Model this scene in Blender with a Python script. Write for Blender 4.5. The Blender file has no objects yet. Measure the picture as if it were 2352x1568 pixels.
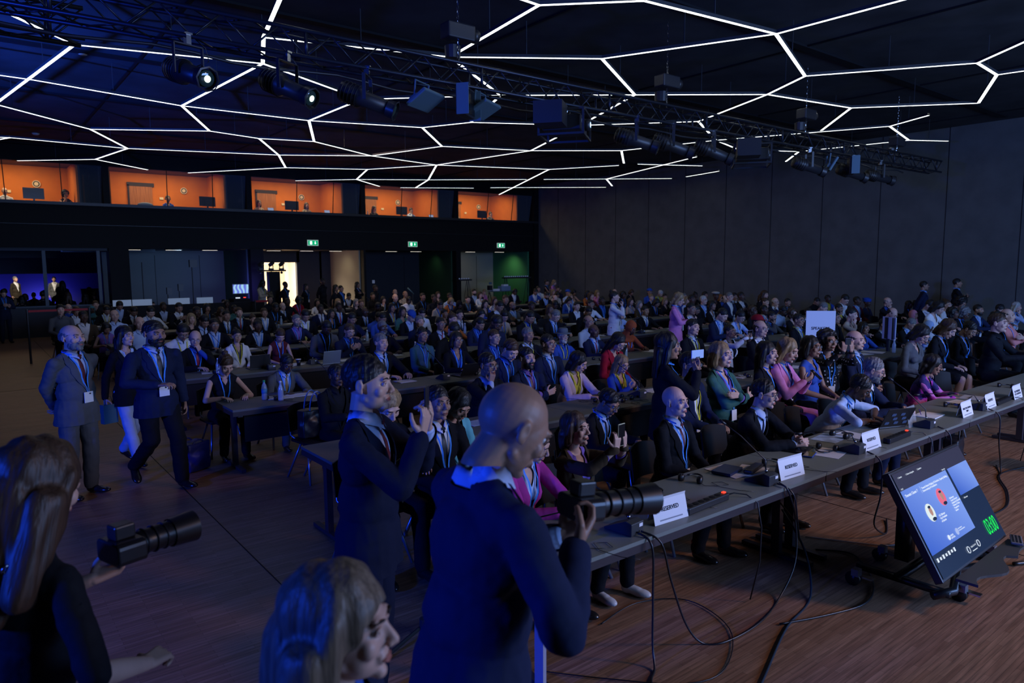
import bpy, bmesh, math, random
import numpy as np
from mathutils import Vector, Matrix, Euler, noise
from mathutils.bvhtree import BVHTree
C = bpy.context.scene.collection
SC = bpy.context.scene
V = Vector
PI = math.pi
R = math.radians
random.seed(7)

# ------------------------------------------------------------------ camera
cam_data = bpy.data.cameras.new('camera')
cam = bpy.data.objects.new('camera', cam_data)
C.objects.link(cam)
SC.camera = cam
F_PX = 1610.87
cam_data.sensor_fit = 'HORIZONTAL'
cam_data.sensor_width = 36.0
cam_data.lens = F_PX / 2352 * 36.0
cam_data.clip_start = 0.05
cam_data.clip_end = 120
H = 2.33
_y, _p, _r = R(38.0118), R(6.2968), R(-0.3775)
fwd = V((math.sin(_y) * math.cos(_p), math.cos(_y) * math.cos(_p), -math.sin(_p)))
rt = V((math.cos(_y), -math.sin(_y), 0))
up = rt.cross(fwd)
rt2 = math.cos(_r) * rt + math.sin(_r) * up
up2 = -math.sin(_r) * rt + math.cos(_r) * up
cam.matrix_world = Matrix(((rt2.x, up2.x, -fwd.x, 0), (rt2.y, up2.y, -fwd.y, 0), (rt2.z, up2.z, -fwd.z, H), (0, 0, 0, 1)))
cam_data.dof.use_dof = True
cam_data.dof.focus_distance = 6.5
cam_data.dof.aperture_fstop = 2.8

# ------------------------------------------------------------------ world, exposure, big lights
w = bpy.data.worlds.new('world'); SC.world = w; w.use_nodes = True
w.node_tree.nodes['Background'].inputs[0].default_value = (0.02, 0.03, 0.07, 1)
w.node_tree.nodes['Background'].inputs[1].default_value = 0.02
vs = SC.view_settings
vs.view_transform = 'Standard'; vs.look = 'None'; vs.exposure = 0.0; vs.gamma = 1.0
vs.use_curve_mapping = False
SC.cycles.max_bounces = 4; SC.cycles.diffuse_bounces = 2; SC.cycles.glossy_bounces = 2
SC.cycles.transmission_bounces = 4; SC.cycles.transparent_max_bounces = 6
SC.cycles.caustics_reflective = False; SC.cycles.caustics_refractive = False
SC.cycles.sample_clamp_indirect = 2.0
SC.cycles.use_adaptive_sampling = True; SC.cycles.adaptive_threshold = 0.02
SC.cycles.use_denoising = True

def lamp(kind, name, loc, target, col, power, size=1.0, size_y=None, spot=None, blend=.5):
    d = bpy.data.lights.new(name, kind); d.energy = power; d.color = col
    if kind == 'AREA':
        d.shape = 'RECTANGLE'; d.size = size; d.size_y = size_y or size
    else:
        d.shadow_soft_size = size
    if kind == 'SPOT':
        d.spot_size = R(spot); d.spot_blend = blend
    o = bpy.data.objects.new(name, d); C.objects.link(o)
    o.location = loc
    o.rotation_euler = (V(target) - V(loc)).to_track_quat('-Z', 'Y').to_euler()
    return o
# the LED wall of the stage, its front wash, and two saturated blue washes
lamp('AREA', 'stage_screen_light', (11, -7.0, 3.4), (11, 6, 1.2), (.25, .44, 1.0), 1750, 12, 3.4)
lamp('SPOT', 'stage_blue_wash', (-6.5, 3.0, 2.9), (1.4, 5.0, 2.15), (.012, .07, 1.0), 2600, .25, spot=72)
lamp('SPOT', 'ceiling_blue_wash', (-4.5, 12.0, 2.0), (-.6, 15.2, 6.3), (.02, .10, 1.0), 9000, .3, spot=80, blend=1)
lamp('SPOT', 'stage_white_spill', (9.5, -3.5, 5.2), (6.8, 1.2, 0), (1.0, .60, .40), 1000, .5, spot=100, blend=1)
lamp('SPOT', 'warm_house_light', (9, 20, 6.0), (14, 19.5, 1.0), (1.0, .70, .52), 420, .8, spot=120, blend=1)
# ------------------------------------------------------------------ materials
MATS = {}
def mat(name, col=(.5, .5, .5), rough=.6, metal=0, emis=None, estr=0, obj=False, nscale=0, namt=.2, bump=0, bscale=60, spec=.3, aniso=None, trans=0, alpha=1):
    if name in MATS: return MATS[name]
    m = bpy.data.materials.new(name); m.use_nodes = True
    nt = m.node_tree; b = nt.nodes['Principled BSDF']
    b.inputs['Roughness'].default_value = rough
    b.inputs['Metallic'].default_value = metal
    b.inputs['Specular IOR Level'].default_value = spec
    src = None
    if obj:
        oi = nt.nodes.new('ShaderNodeObjectInfo'); src = oi.outputs['Color']
        if obj != True:
            mx = nt.nodes.new('ShaderNodeMix'); mx.data_type = 'RGBA'; mx.blend_type = 'MULTIPLY'
            mx.inputs[0].default_value = 1; nt.links.new(src, mx.inputs[6]); mx.inputs[7].default_value = (*obj, 1)
            src = mx.outputs[2]
    else:
        b.inputs['Base Color'].default_value = (*col, 1)
    if nscale or bump:
        tc = nt.nodes.new('ShaderNodeTexCoord'); mp = nt.nodes.new('ShaderNodeMapping')
        nt.links.new(tc.outputs['Object'], mp.inputs[0])
        if aniso: mp.inputs['Scale'].default_value = aniso
    if nscale:
        n = nt.nodes.new('ShaderNodeTexNoise'); n.inputs['Scale'].default_value = nscale; n.inputs['Detail'].default_value = 3
        nt.links.new(mp.outputs[0], n.inputs['Vector'])
        mr = nt.nodes.new('ShaderNodeMapRange'); mr.inputs[1].default_value = .3; mr.inputs[2].default_value = .7
        mr.inputs[3].default_value = 1 - namt; mr.inputs[4].default_value = 1 + namt
        nt.links.new(n.outputs[0], mr.inputs[0])
        hs = nt.nodes.new('ShaderNodeHueSaturation')
        if src: nt.links.new(src, hs.inputs['Color'])
        else: hs.inputs['Color'].default_value = (*col, 1)
        nt.links.new(mr.outputs[0], hs.inputs['Value']); src = hs.outputs[0]
    if src: nt.links.new(src, b.inputs['Base Color'])
    if bump:
        n2 = nt.nodes.new('ShaderNodeTexNoise'); n2.inputs['Scale'].default_value = bscale; n2.inputs['Detail'].default_value = 2
        nt.links.new(mp.outputs[0], n2.inputs['Vector'])
        bp = nt.nodes.new('ShaderNodeBump'); bp.inputs['Strength'].default_value = bump; bp.inputs['Distance'].default_value = .01
        nt.links.new(n2.outputs[0], bp.inputs['Height']); nt.links.new(bp.outputs[0], b.inputs['Normal'])
    if emis:
        b.inputs['Emission Color'].default_value = (*emis, 1); b.inputs['Emission Strength'].default_value = estr
    if trans: b.inputs['Transmission Weight'].default_value = trans
    if alpha < 1: b.inputs['Alpha'].default_value = alpha
    MATS[name] = m
    return m

m_card = mat('white_card', (.78, .80, .84), rough=.5)
m_frame = mat('black_plastic', (.012, .012, .014), rough=.35, spec=.5)
m_leather = mat('black_leather', (.014, .012, .012), rough=.25, spec=.6)
# ------------------------------------------------------------------ mesh builder
class MB:
    def __init__(s): s.v = []; s.f = []; s.m = []; s.cm = 0
    def add(s, vs, fs, M=None):
        n = len(s.v)
        if M is not None: vs = [M @ V(p) for p in vs]
        s.v += [tuple(p) for p in vs]; s.f += [tuple(i + n for i in f) for f in fs]; s.m += [s.cm] * len(fs)
        return s
    def box(s, c, d, M=None, rz=0):
        x, y, z = d[0] / 2, d[1] / 2, d[2] / 2
        vs = [V((a, b, e)) for a in (-x, x) for b in (-y, y) for e in (-z, z)]
        if rz: vs = [Matrix.Rotation(rz, 3, 'Z') @ p for p in vs]
        vs = [p + V(c) for p in vs]
        return s.add(vs, [(0, 1, 3, 2), (4, 6, 7, 5), (0, 4, 5, 1), (2, 3, 7, 6), (0, 2, 6, 4), (1, 5, 7, 3)], M)
    def rbox(s, c, d, r, M=None, n=3, axis='Z'):
        # box with rounded vertical corners
        x, y, z = d[0] / 2, d[1] / 2, d[2] / 2
        ring = []
        for k, (sx, sy) in enumerate(((1, 1), (-1, 1), (-1, -1), (1, -1))):
            for i in range(n + 1):
                a = PI / 2 * (k + i / n)
                ring.append((sx * (x - r) + r * math.cos(a), sy * (y - r) + r * math.sin(a)))
        P = {'Z': lambda a, b, e: (a, b, e), 'Y': lambda a, b, e: (a, e, b), 'X': lambda a, b, e: (e, a, b)}[axis]
        N = len(ring)
        vs = [V(P(a, b, -z)) + V(c) for a, b in ring] + [V(P(a, b, z)) + V(c) for a, b in ring]
        fs = [(i, (i + 1) % N, N + (i + 1) % N, N + i) for i in range(N)] + [tuple(range(N - 1, -1, -1)), tuple(range(N, 2 * N))]
        return s.add(vs, fs, M)
    def tube(s, pts, r, n=8, M=None, cap=True, closed=False):
        pts = [V(p) for p in pts]
        rs = r if isinstance(r, (list, tuple)) else [r] * len(pts)
        vs = []; prev = None; N = len(pts)
        for i, p in enumerate(pts):
            if closed: t = pts[(i + 1) % N] - pts[i - 1]
            else: t = pts[min(i + 1, N - 1)] - pts[max(i - 1, 0)]
            t = t.normalized() if t.length > 1e-9 else V((0, 0, 1))
            if prev is None:
                a = t.orthogonal().normalized()
            else:
                a = prev - t * prev.dot(t)
                a = a.normalized() if a.length > 1e-6 else t.orthogonal().normalized()
            prev = a; b = t.cross(a)
            for k in range(n):
                an = 2 * PI * k / n
                vs.append(p + (a * math.cos(an) + b * math.sin(an)) * rs[i])
        fs = []
        for i in range(N if closed else N - 1):
            j = (i + 1) % N
            for k in range(n):
                fs.append((i * n + k, i * n + (k + 1) % n, j * n + (k + 1) % n, j * n + k))
        if cap and not closed: fs += [tuple(range(n - 1, -1, -1)), tuple(range((N - 1) * n, N * n))]
        return s.add(vs, fs, M)
    def cyl(s, a, b, r, r2=None, n=16, M=None):
        return s.tube([a, b], [r, r if r2 is None else r2], n, M)
    def lathe(s, prof, n=20, M=None):
        vs = []; N = len(prof)
        for r, z in prof:
            for k in range(n): vs.append((r * math.cos(2 * PI * k / n), r * math.sin(2 * PI * k / n), z))
        fs = [(i * n + k, i * n + (k + 1) % n, (i + 1) * n + (k + 1) % n, (i + 1) * n + k) for i in range(N - 1) for k in range(n)]
        fs += [tuple(range(n - 1, -1, -1)), tuple(range((N - 1) * n, N * n))]
        return s.add(vs, fs, M)
    def ell(s, c, r, M=None, n=24, k=14):
        vs = [V((0, 0, -1))]
        for i in range(1, k):
            a = -PI / 2 + PI * i / k
            for j in range(n): vs.append(V((math.cos(a) * math.cos(2 * PI * j / n), math.cos(a) * math.sin(2 * PI * j / n), math.sin(a))))
        vs.append(V((0, 0, 1)))
        fs = [(0, 1 + (j + 1) % n, 1 + j) for j in range(n)]
        for i in range(k - 2):
            for j in range(n): fs.append((1 + i * n + j, 1 + i * n + (j + 1) % n, 1 + (i + 1) * n + (j + 1) % n, 1 + (i + 1) * n + j))
        L = len(vs) - 1
        fs += [(L, 1 + (k - 2) * n + j, 1 + (k - 2) * n + (j + 1) % n) for j in range(n)]
        r = (r, r, r) if not hasattr(r, '__len__') else r
        return s.add([V((p.x * r[0], p.y * r[1], p.z * r[2])) + V(c) for p in vs], fs, M)
    def cap(s, a, b, r1, r2, M=None, n=16):
        # tapered capsule
        a, b = V(a), V(b); d = b - a; L = d.length
        if L < 1e-6: return s.ell(a, r1, M)
        d /= L
        pts = [a - d * r1, a - d * r1 * .87, a - d * r1 * .5, a, b, b + d * r2 * .5, b + d * r2 * .87, b + d * r2]
        rr = [r1 * .02, r1 * .5, r1 * .87, r1, r2, r2 * .87, r2 * .5, r2 * .02]
        return s.tube(pts, rr, n, M)
    def quad(s, pts, M=None): return s.add(pts, [tuple(range(len(pts)))], M)
    def mesh(s, name, mats=()):
        me = bpy.data.meshes.new(name); me.from_pydata(s.v, [], s.f); me.update()
        for mm in (mats if isinstance(mats, (list, tuple)) else [mats]): me.materials.append(mm)
        if any(s.m): me.polygons.foreach_set('material_index', s.m)
        return me
    def obj(s, name, mats, parent=None, smooth=False, loc=None):
        me = s.mesh(name, mats)
        if smooth: shade(me)
        return link(name, me, parent, loc)

def shade(me, ang=None):
    me.polygons.foreach_set('use_smooth', [True] * len(me.polygons))
    if ang is not None:
        try: me.set_sharp_from_angle(angle=R(ang))
        except Exception: pass
    me.update()
def link(name, me, parent=None, loc=None):
    o = bpy.data.objects.new(name, me); C.objects.link(o)
    if parent is not None: o.parent = parent
    if loc is not None: o.location = loc
    return o
def bevel(o, w=.004, seg=2):
    m = o.modifiers.new('bevel', 'BEVEL'); m.width = w; m.segments = seg; m.limit_method = 'ANGLE'; return o
def empty(name, loc=(0, 0, 0), rz=0, label=None, cat=None, group=None):
    o = bpy.data.objects.new(name, None); C.objects.link(o); o.location = loc; o.rotation_euler = (0, 0, rz)
    o.empty_display_size = .1
    tag(o, label, cat, group); return o
def tag(o, label=None, cat=None, group=None, kind=None):
    if label: o['label'] = label
    if cat: o['category'] = cat
    if group: o['group'] = group
    if kind: o['kind'] = kind
    return o
def struct(o): o['kind'] = 'structure'; return o
def dup(root, loc=None, rz=None, label=None, group=None, parent=None):
    r = root.copy(); C.objects.link(r)
    if loc is not None: r.location = loc
    if rz is not None: r.rotation_euler = (0, 0, rz)
    if label: r['label'] = label
    if group: r['group'] = group
    if parent is not None: r.parent = parent
    for ch in KIDS.get(root.name, ()) or root.children:
        c = ch.copy(); C.objects.link(c); c.parent = r
        for g in ch.children:
            d = g.copy(); C.objects.link(d); d.parent = c
    return r
KIDS = {}

# voxel-merge a soup of primitives into one continuous surface
def remesh(mb, vox, smooth=3, name='body'):
    me = mb.mesh('tmp'); o = bpy.data.objects.new('tmp', me); C.objects.link(o)
    m = o.modifiers.new('r', 'REMESH'); m.mode = 'VOXEL'; m.voxel_size = vox; m.use_smooth_shade = True
    if smooth:
        s = o.modifiers.new('s', 'SMOOTH'); s.factor = .5; s.iterations = smooth
    dg = bpy.context.evaluated_depsgraph_get(); ev = o.evaluated_get(dg)
    out = bpy.data.meshes.new_from_object(ev); out.name = name
    bpy.data.objects.remove(o); bpy.data.meshes.remove(me)
    return out
def get_v(me):
    a = np.empty(len(me.vertices) * 3); me.vertices.foreach_get('co', a); return a.reshape(-1, 3)
def set_v(me, a): me.vertices.foreach_set('co', a.ravel()); me.update()
def xform(me, M):
    me.transform(M); me.update()
def join(meshes, name, mats):
    # several (mesh, slot) pairs into one mesh object datablock
    vs = []; fs = []; mi = []; n = 0
    for me, slot in meshes:
        a = get_v(me); vs.append(a)
        for p in me.polygons:
            fs.append(tuple(i + n for i in p.vertices)); mi.append(slot if slot is not None else p.material_index)
        n += len(a)
    out = bpy.data.meshes.new(name); out.from_pydata(np.vstack(vs).tolist(), [], fs)
    for m in mats: out.materials.append(m)
    out.polygons.foreach_set('material_index', mi); shade(out)
    return out
def cut(me, planes_keep=None, pred=None, bis=()):
    # bisect by planes then delete faces where pred(centre) holds
    bm = bmesh.new(); bm.from_mesh(me)
    for co, no in bis:
        bmesh.ops.bisect_plane(bm, geom=bm.verts[:] + bm.edges[:] + bm.faces[:], plane_co=co, plane_no=no, dist=1e-5)
    if pred:
        bmesh.ops.delete(bm, geom=[f for f in bm.faces if pred(f.calc_center_median())], context='FACES')
    bm.to_mesh(me); bm.free(); shade(me); return me
def bvh_of(*mes):
    vs = []; fs = []; n = 0
    for me in mes:
        vs += [v.co.copy() for v in me.vertices]; fs += [tuple(i + n for i in p.vertices) for p in me.polygons]; n = len(vs)
    return BVHTree.FromPolygons(vs, fs)
def front(bv, x, z, off, back=False):
    sgn = 1 if back else -1
    h = bv.ray_cast(V((x, sgn * .8, z)), V((0, -sgn, 0)))
    if h[0] is None: return None
    return V((x, h[0].y + sgn * off, z))
LIGHT_PTS = [(-0.63,10.21),(1.62,12.88),(4.25,12.18),(0.6,19.97),(-1.19,15.53),(1.3,15.69),(3.94,16.33),(5.19,18.92),(6.69,16.23),(-0.51,17.1),(2.78,20.39),(4.04,23.04),(6.53,19.25),(7.89,18.84),(7.95,21.74),(9.14,24.37),(-0.83,23.6),(1.27,22.9),(0.32,25.2),(10.33,20.25),(3.61,25.93),(1.68,27.66),(5.44,27.67),(6.78,27.74),(11.64,23.16),(3.8,10.81),(3.05,7.24),(6.56,9.99),(6.23,7.35),(3.96,7.17),(7.22,6.41),(9.8,6.12),(8.63,8.57),(9.99,2.36),(12.39,7.12),(10.96,9.95),(13.99,4.89),(11.99,2.47),(15.15,4.97),(15.67,2.62),(17.5,6.05),(15.73,7.93),(17.77,9.71),(13.1,8.33),(14.21,10.86),(16.75,12.19),(12.24,12.89),(6.72,13.55),(8.81,11.59),(9.87,14.16),(9.26,15.4),(11.15,17.47),(13.72,16.58),(15.94,14.98),(17.99,16.79),(18.62,8.38),(17.99,7.23),(21.17,8.99),(22.25,8.39),(20.52,11.9),(18.71,12.79),(22.17,13.32),(13.05,20.81),(16.93,19.43),(18.24,17.26),(15.02,24.59),(12.62,26.08),(10.83,27.86),(14.53,27.81),(18.16,22.22),(16.07,27.38),(15.52,27.76),(18.28,26.08),(18.73,21.82),(22.78,18.65),(20.71,20.27),(22.76,21.92),(18.81,14.42),(20.99,27.81),(18.54,16.66),(20.73,15.63),(22.79,17.95),(22.41,16.15),(18.79,25.51),(22.92,22.45)]
LIGHT_EDGES = [(0,1),(1,2),(1,3),(4,5),(5,6),(2,6),(6,7),(6,8),(9,10),(10,11),(10,7),(7,12),(12,13),(12,14),(14,15),(16,17),(17,11),(18,17),(11,14),(14,19),(11,20),(21,20),(20,22),(15,23),(15,24),(26,25),(25,2),(25,27),(27,28),(28,29),(28,30),(30,31),(27,32),(32,31),(31,33),(31,34),(32,35),(34,36),(36,37),(36,38),(38,39),(38,40),(40,41),(41,42),(34,43),(43,35),(43,41),(43,44),(44,45),(44,46),(35,46),(2,47),(47,8),(47,48),(27,48),(48,35),(48,49),(49,50),(8,50),(49,46),(8,13),(13,19),(51,19),(50,51),(51,52),(52,46),(52,53),(53,54),(53,45),(45,55),(55,56),(55,57),(57,58),(57,59),(59,60),(59,61),(45,60),(52,62),(19,62),(62,24),(62,63),(63,64),(62,65),(65,70),(24,66),(66,67),(66,68),(66,65),(65,69),(71,72),(63,78),(73,74),(75,76),(75,77),(79,80),(81,82),(83,84)]
# ------------------------------------------------------------------ the hall
YW, XR, ZC, ZL = 28.0, 23.6, 6.3, 5.7
m_black = mat('black_paint', (.010, .010, .012), rough=.7, spec=.2)
m_ceil = mat('black_ceiling_board', (.045, .047, .05), rough=.8, nscale=1.2, namt=.3)
m_wallp = mat('charcoal_panel', (.105, .105, .10), rough=.75, spec=.25, nscale=2, namt=.12)
m_beam = mat('black_fascia', (.008, .008, .009), rough=.6, spec=.15)
m_strip = mat('light_strip', (.9, .9, .9), emis=(.93, 1.0, .97), estr=3.2)
m_stripside = mat('strip_housing', (.05, .05, .05))
# floor: small hardwood strips along X
m_floor = mat('strip_parquet', (.2, .1, .06), rough=.42, spec=.35)
nt = m_floor.node_tree; N = nt.nodes.new; L = nt.links.new; b = nt.nodes['Principled BSDF']
tc = N('ShaderNodeTexCoord'); br = N('ShaderNodeTexBrick')
br.inputs['Scale'].default_value = 1; br.inputs['Brick Width'].default_value = .42; br.inputs['Row Height'].default_value = .032
br.inputs['Mortar Size'].default_value = .0008; br.inputs['Mortar'].default_value = (.05, .03, .02, 1)
br.inputs['Color1'].default_value = (.20, .105, .062, 1); br.inputs['Color2'].default_value = (.27, .155, .095, 1)
L(tc.outputs['Object'], br.inputs['Vector'])
mp = N('ShaderNodeMapping'); mp.inputs['Scale'].default_value = (1.2, 22, 1); ns = N('ShaderNodeTexNoise'); ns.inputs['Scale'].default_value = 2.5; ns.inputs['Detail'].default_value = 5
L(tc.outputs['Object'], mp.inputs[0]); L(mp.outputs[0], ns.inputs['Vector'])
mr = N('ShaderNodeMapRange'); mr.inputs[1].default_value = .3; mr.inputs[2].default_value = .7; mr.inputs[3].default_value = .65; mr.inputs[4].default_value = 1.35
L(ns.outputs[0], mr.inputs[0]); hs = N('ShaderNodeHueSaturation'); L(br.outputs['Color'], hs.inputs['Color']); L(mr.outputs[0], hs.inputs['Value']); L(hs.outputs[0], b.inputs['Base Color'])
mr2 = N('ShaderNodeMapRange'); mr2.inputs[3].default_value = .34; mr2.inputs[4].default_value = .56; L(ns.outputs[0], mr2.inputs[0]); L(mr2.outputs[0], b.inputs['Roughness'])

X0, Y0 = -9.0, -9.0
struct(MB().box(((X0 + XR) / 2, (Y0 + 44) / 2, -.1), (XR - X0 + 1, 44 - Y0, .2)).obj('floor', m_floor))
fs = MB()
for xx in (1.69, 1.69 + 4.8, 1.69 + 9.6, 1.69 + 14.4): fs.box((xx, 9, .0012), (.008, 36, .0024))
fs.box((8, 16.2, .0012), (30, .008, .0024))
tag(fs.obj('trim_1', m_black), kind='structure')
cb = MB(); cb.box(((X0 + XR) / 2, (Y0 + YW) / 2, ZC + .1), (XR - X0 + .4, YW - Y0, .2))
struct(cb.obj('ceiling', m_ceil))
cj = MB()                        # dark joints and service slots of the ceiling
for k in range(7): cj.box((X0 + 2.4 + 4.8 * k, 9.5, ZC - .012), (.05, 36, .024))
for k in range(9): cj.box((7, -5 + 4.1 * k, ZC - .02), (32, .18, .04))
tag(cj.obj('trim_2', m_black), kind='structure')
# right wall of tall panels
rw = MB(); rw.box((XR + .1, (Y0 + YW) / 2, ZC / 2), (.2, YW - Y0, ZC)); rwo = struct(rw.obj('wall_right', m_wallp))
jn = MB(); y = YW - 1.6
while y > -8: jn.box((XR - .002, y, ZC / 2), (.014, .014, ZC)); y -= 1.95
tag(jn.obj('trim_3', m_black), kind='structure')
struct(MB().box(((X0 + XR) / 2, Y0 - .1, ZC / 2), (XR - X0, .2, ZC)).obj('wall_front', m_black))
struct(MB().box((X0 - .1, (Y0 + YW) / 2, ZC / 2), (.2, YW - Y0, ZC)).obj('wall_left', m_black))
# back wall: fascia, band of interpreter booths, recessed bays below
bw_ = MB()
bw_.box(((X0 + XR) / 2, YW + .12, (4.50 + 2.97) / 2), (XR - X0, .24, 4.50 - 2.97))
bw_.box(((X0 + XR) / 2, YW + .12, (5.76 + ZC) / 2), (XR - X0, .24, ZC - 5.76))
bw_.box((23.45, YW + 1.7, 3.15), (.3, 3.6, 6.3))
struct(bw_.obj('wall_back', m_beam))
sl = MB(); sl.box(((X0 + XR) / 2, YW - .04, 4.44), (XR - X0, .16, .10)); sl.box(((X0 + XR) / 2, YW - .012, 3.75), (XR - X0, .03, .015))
tag(sl.obj('trim_4', mat('dark_steel', (.05, .05, .052), rough=.4, metal=.5)), kind='structure')
PX = [4.16, 9.0, 13.8, 18.58]
pl = MB()
for i, x in enumerate(PX):
    wd = (.62, .50, .10, .26)[i]
    pl.box((x + (wd / 2 - .05), YW + .25, 1.485), (wd, .6, 2.97))
    pl.box((x, YW + .10, 5.13), (.20, .34, 1.3))
pl.box((-0.64, YW + .10, 5.13), (.24, .34, 1.3)); pl.box((23.35, YW + .10, 5.13), (.16, .34, 1.3))
tag(pl.obj('trim_5', m_beam), kind='structure')
# bays
m_paleblue = mat('pale_partition', (.16, .17, .17), rough=.7)
m_tan = mat('tan_wall', (.42, .38, .28), rough=.8); m_green = mat('green_wall', (.055, .22, .085), rough=.8)
m_dkwall = mat('dark_door_wall', (.030, .032, .042), rough=.6); m_dkgreen = mat('dark_green_wall', (.030, .075, .035), rough=.8)
YB = YW + 3.3
bb = MB()
bb.cm = 0; bb.box((6.8, YB + .1, 1.485), (4.9, .2, 2.97))
bb.cm = 1; bb.box((9.66 - .3, YB + .1, 1.485), (.62, .2, 2.97)); bb.box((13.2, YB + .1, 1.485), (2.26, .2, 2.97)); bb.box((10.9, YB + .1, 2.72), (2.6, .2, .50)); bb.box((16.5, YB + .1, 1.485), (4.4, .2, 2.97))
bb.cm = 2; bb.box((21.2, YB + .1, 1.485), (4.9, .2, 2.97))
tag(bb.obj('wall_bays', [m_paleblue, m_dkwall, m_tan]), kind='structure')
sd = MB()
for i, (x, c) in enumerate(((9.0, 3), (13.8, 0), (18.58, 1), (23.28, 2))):
    sd.cm = c; sd.box((x - .06, YW + 1.8, 1.485), (.1, 3.0, 2.97))
tag(sd.obj('wall_bay_sides', [m_tan, m_dkgreen, m_green, mat('dark_blue_green_wall', (.05, .09, .08), rough=.8)]), kind='structure')
so = MB(); so.box((13.9, YW + 1.8, 3.02), (19.6, 3.2, .08)); tag(so.obj('ceiling_bays', m_dkwall), kind='structure')
dj = MB()
for x in (20.9, 22.05, 15.3, 17.6, 6.2, 7.9): dj.box((x, YB - .004, 1.4), (.016, .012, 2.75))
tag(dj.obj('trim_6', m_black), kind='structure')
# bright lobby behind the open doorway
lb_ = MB(); lb_.box((10.9, YB + 4, 1.485), (6, .1, 2.97)); lb_.box((9.0, YB + 2, 1.485), (.1, 4, 2.97)); lb_.box((13.2, YB + 2, 1.485), (.1, 4, 2.97)); lb_.box((11, YB + 2.1, 3.0), (4.4, 4, .06))
tag(lb_.obj('wall_lobby', mat('white_lobby_wall', (.80, .72, .58), rough=.8)), kind='structure')
lamp('AREA', 'lobby_light', (11.0, YB + 1.6, 2.9), (11.0, YB + 2.2, 0), (1, .90, .74), 900, 3, 2.5)
dr = MB(); dr.box((12.35, YB + 3.93, 1.2), (1.1, .05, 2.4)); tag(dr.obj('door_1', mat('cream_door', (.62, .50, .33), rough=.6)), kind='structure')
# soffit strip lights of the bays
k = 0
m_soff = mat('soffit_lamp', (1, 1, 1), emis=(1, .9, .75), estr=1.3)
sofs = [(5.0, 0), (6.4, 0), (7.7, 0), (10.2, 0), (11.6, 0), (12.9, 0), (15.6, 0), (16.9, 0), (20.0, 0), (21.8, 0)]
for i, (x, _) in enumerate(sofs):
    e = empty('soffit_light', (x, YW + .9, 2.94), 0, 'slim strip lamp under the balcony, ' + ('first', 'second', 'third', 'fourth', 'fifth', 'sixth', 'seventh', 'eighth', 'ninth', 'tenth')[i] + ' from the left', 'lamp', 'strip lamps in the soffit under the booths')
    MB().box((0, 0, .02), (.62, .12, .04)).obj('housing', m_black, e); MB().box((0, 0, -.003), (.54, .07, .012)).obj('diffuser', m_soff, e)
lamp('SPOT', 'green_bay_spot', (22.3, YW + 1.3, 2.85), (23.3, YW + 1.6, 1.2), (.8, 1, .6), 26, .08, spot=120, blend=1)
lamp('SPOT', 'tan_bay_spot', (12.9, YW + 1.3, 2.85), (13.8, YW + 1.6, 1.0), (1, .9, .6), 10, .08, spot=130, blend=1)
lamp('SPOT', 'door_bay_spot', (20.8, YW + 1.5, 2.85), (20.8, YB, 1.2), (1, .9, .7), 9, .08, spot=120, blend=1)
lamp('SPOT', 'dark_green_spot', (17.9, YW + 1.5, 2.85), (18.5, YW + 1.8, 1.6), (.6, 1, .6), 3.5, .08, spot=120, blend=1)
lamp('SPOT', 'pale_bay_spot', (6.6, YW + .6, 2.8), (6.8, YB, 1.3), (.25, .6, 1), 26, .2, spot=140, blend=1)

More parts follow.
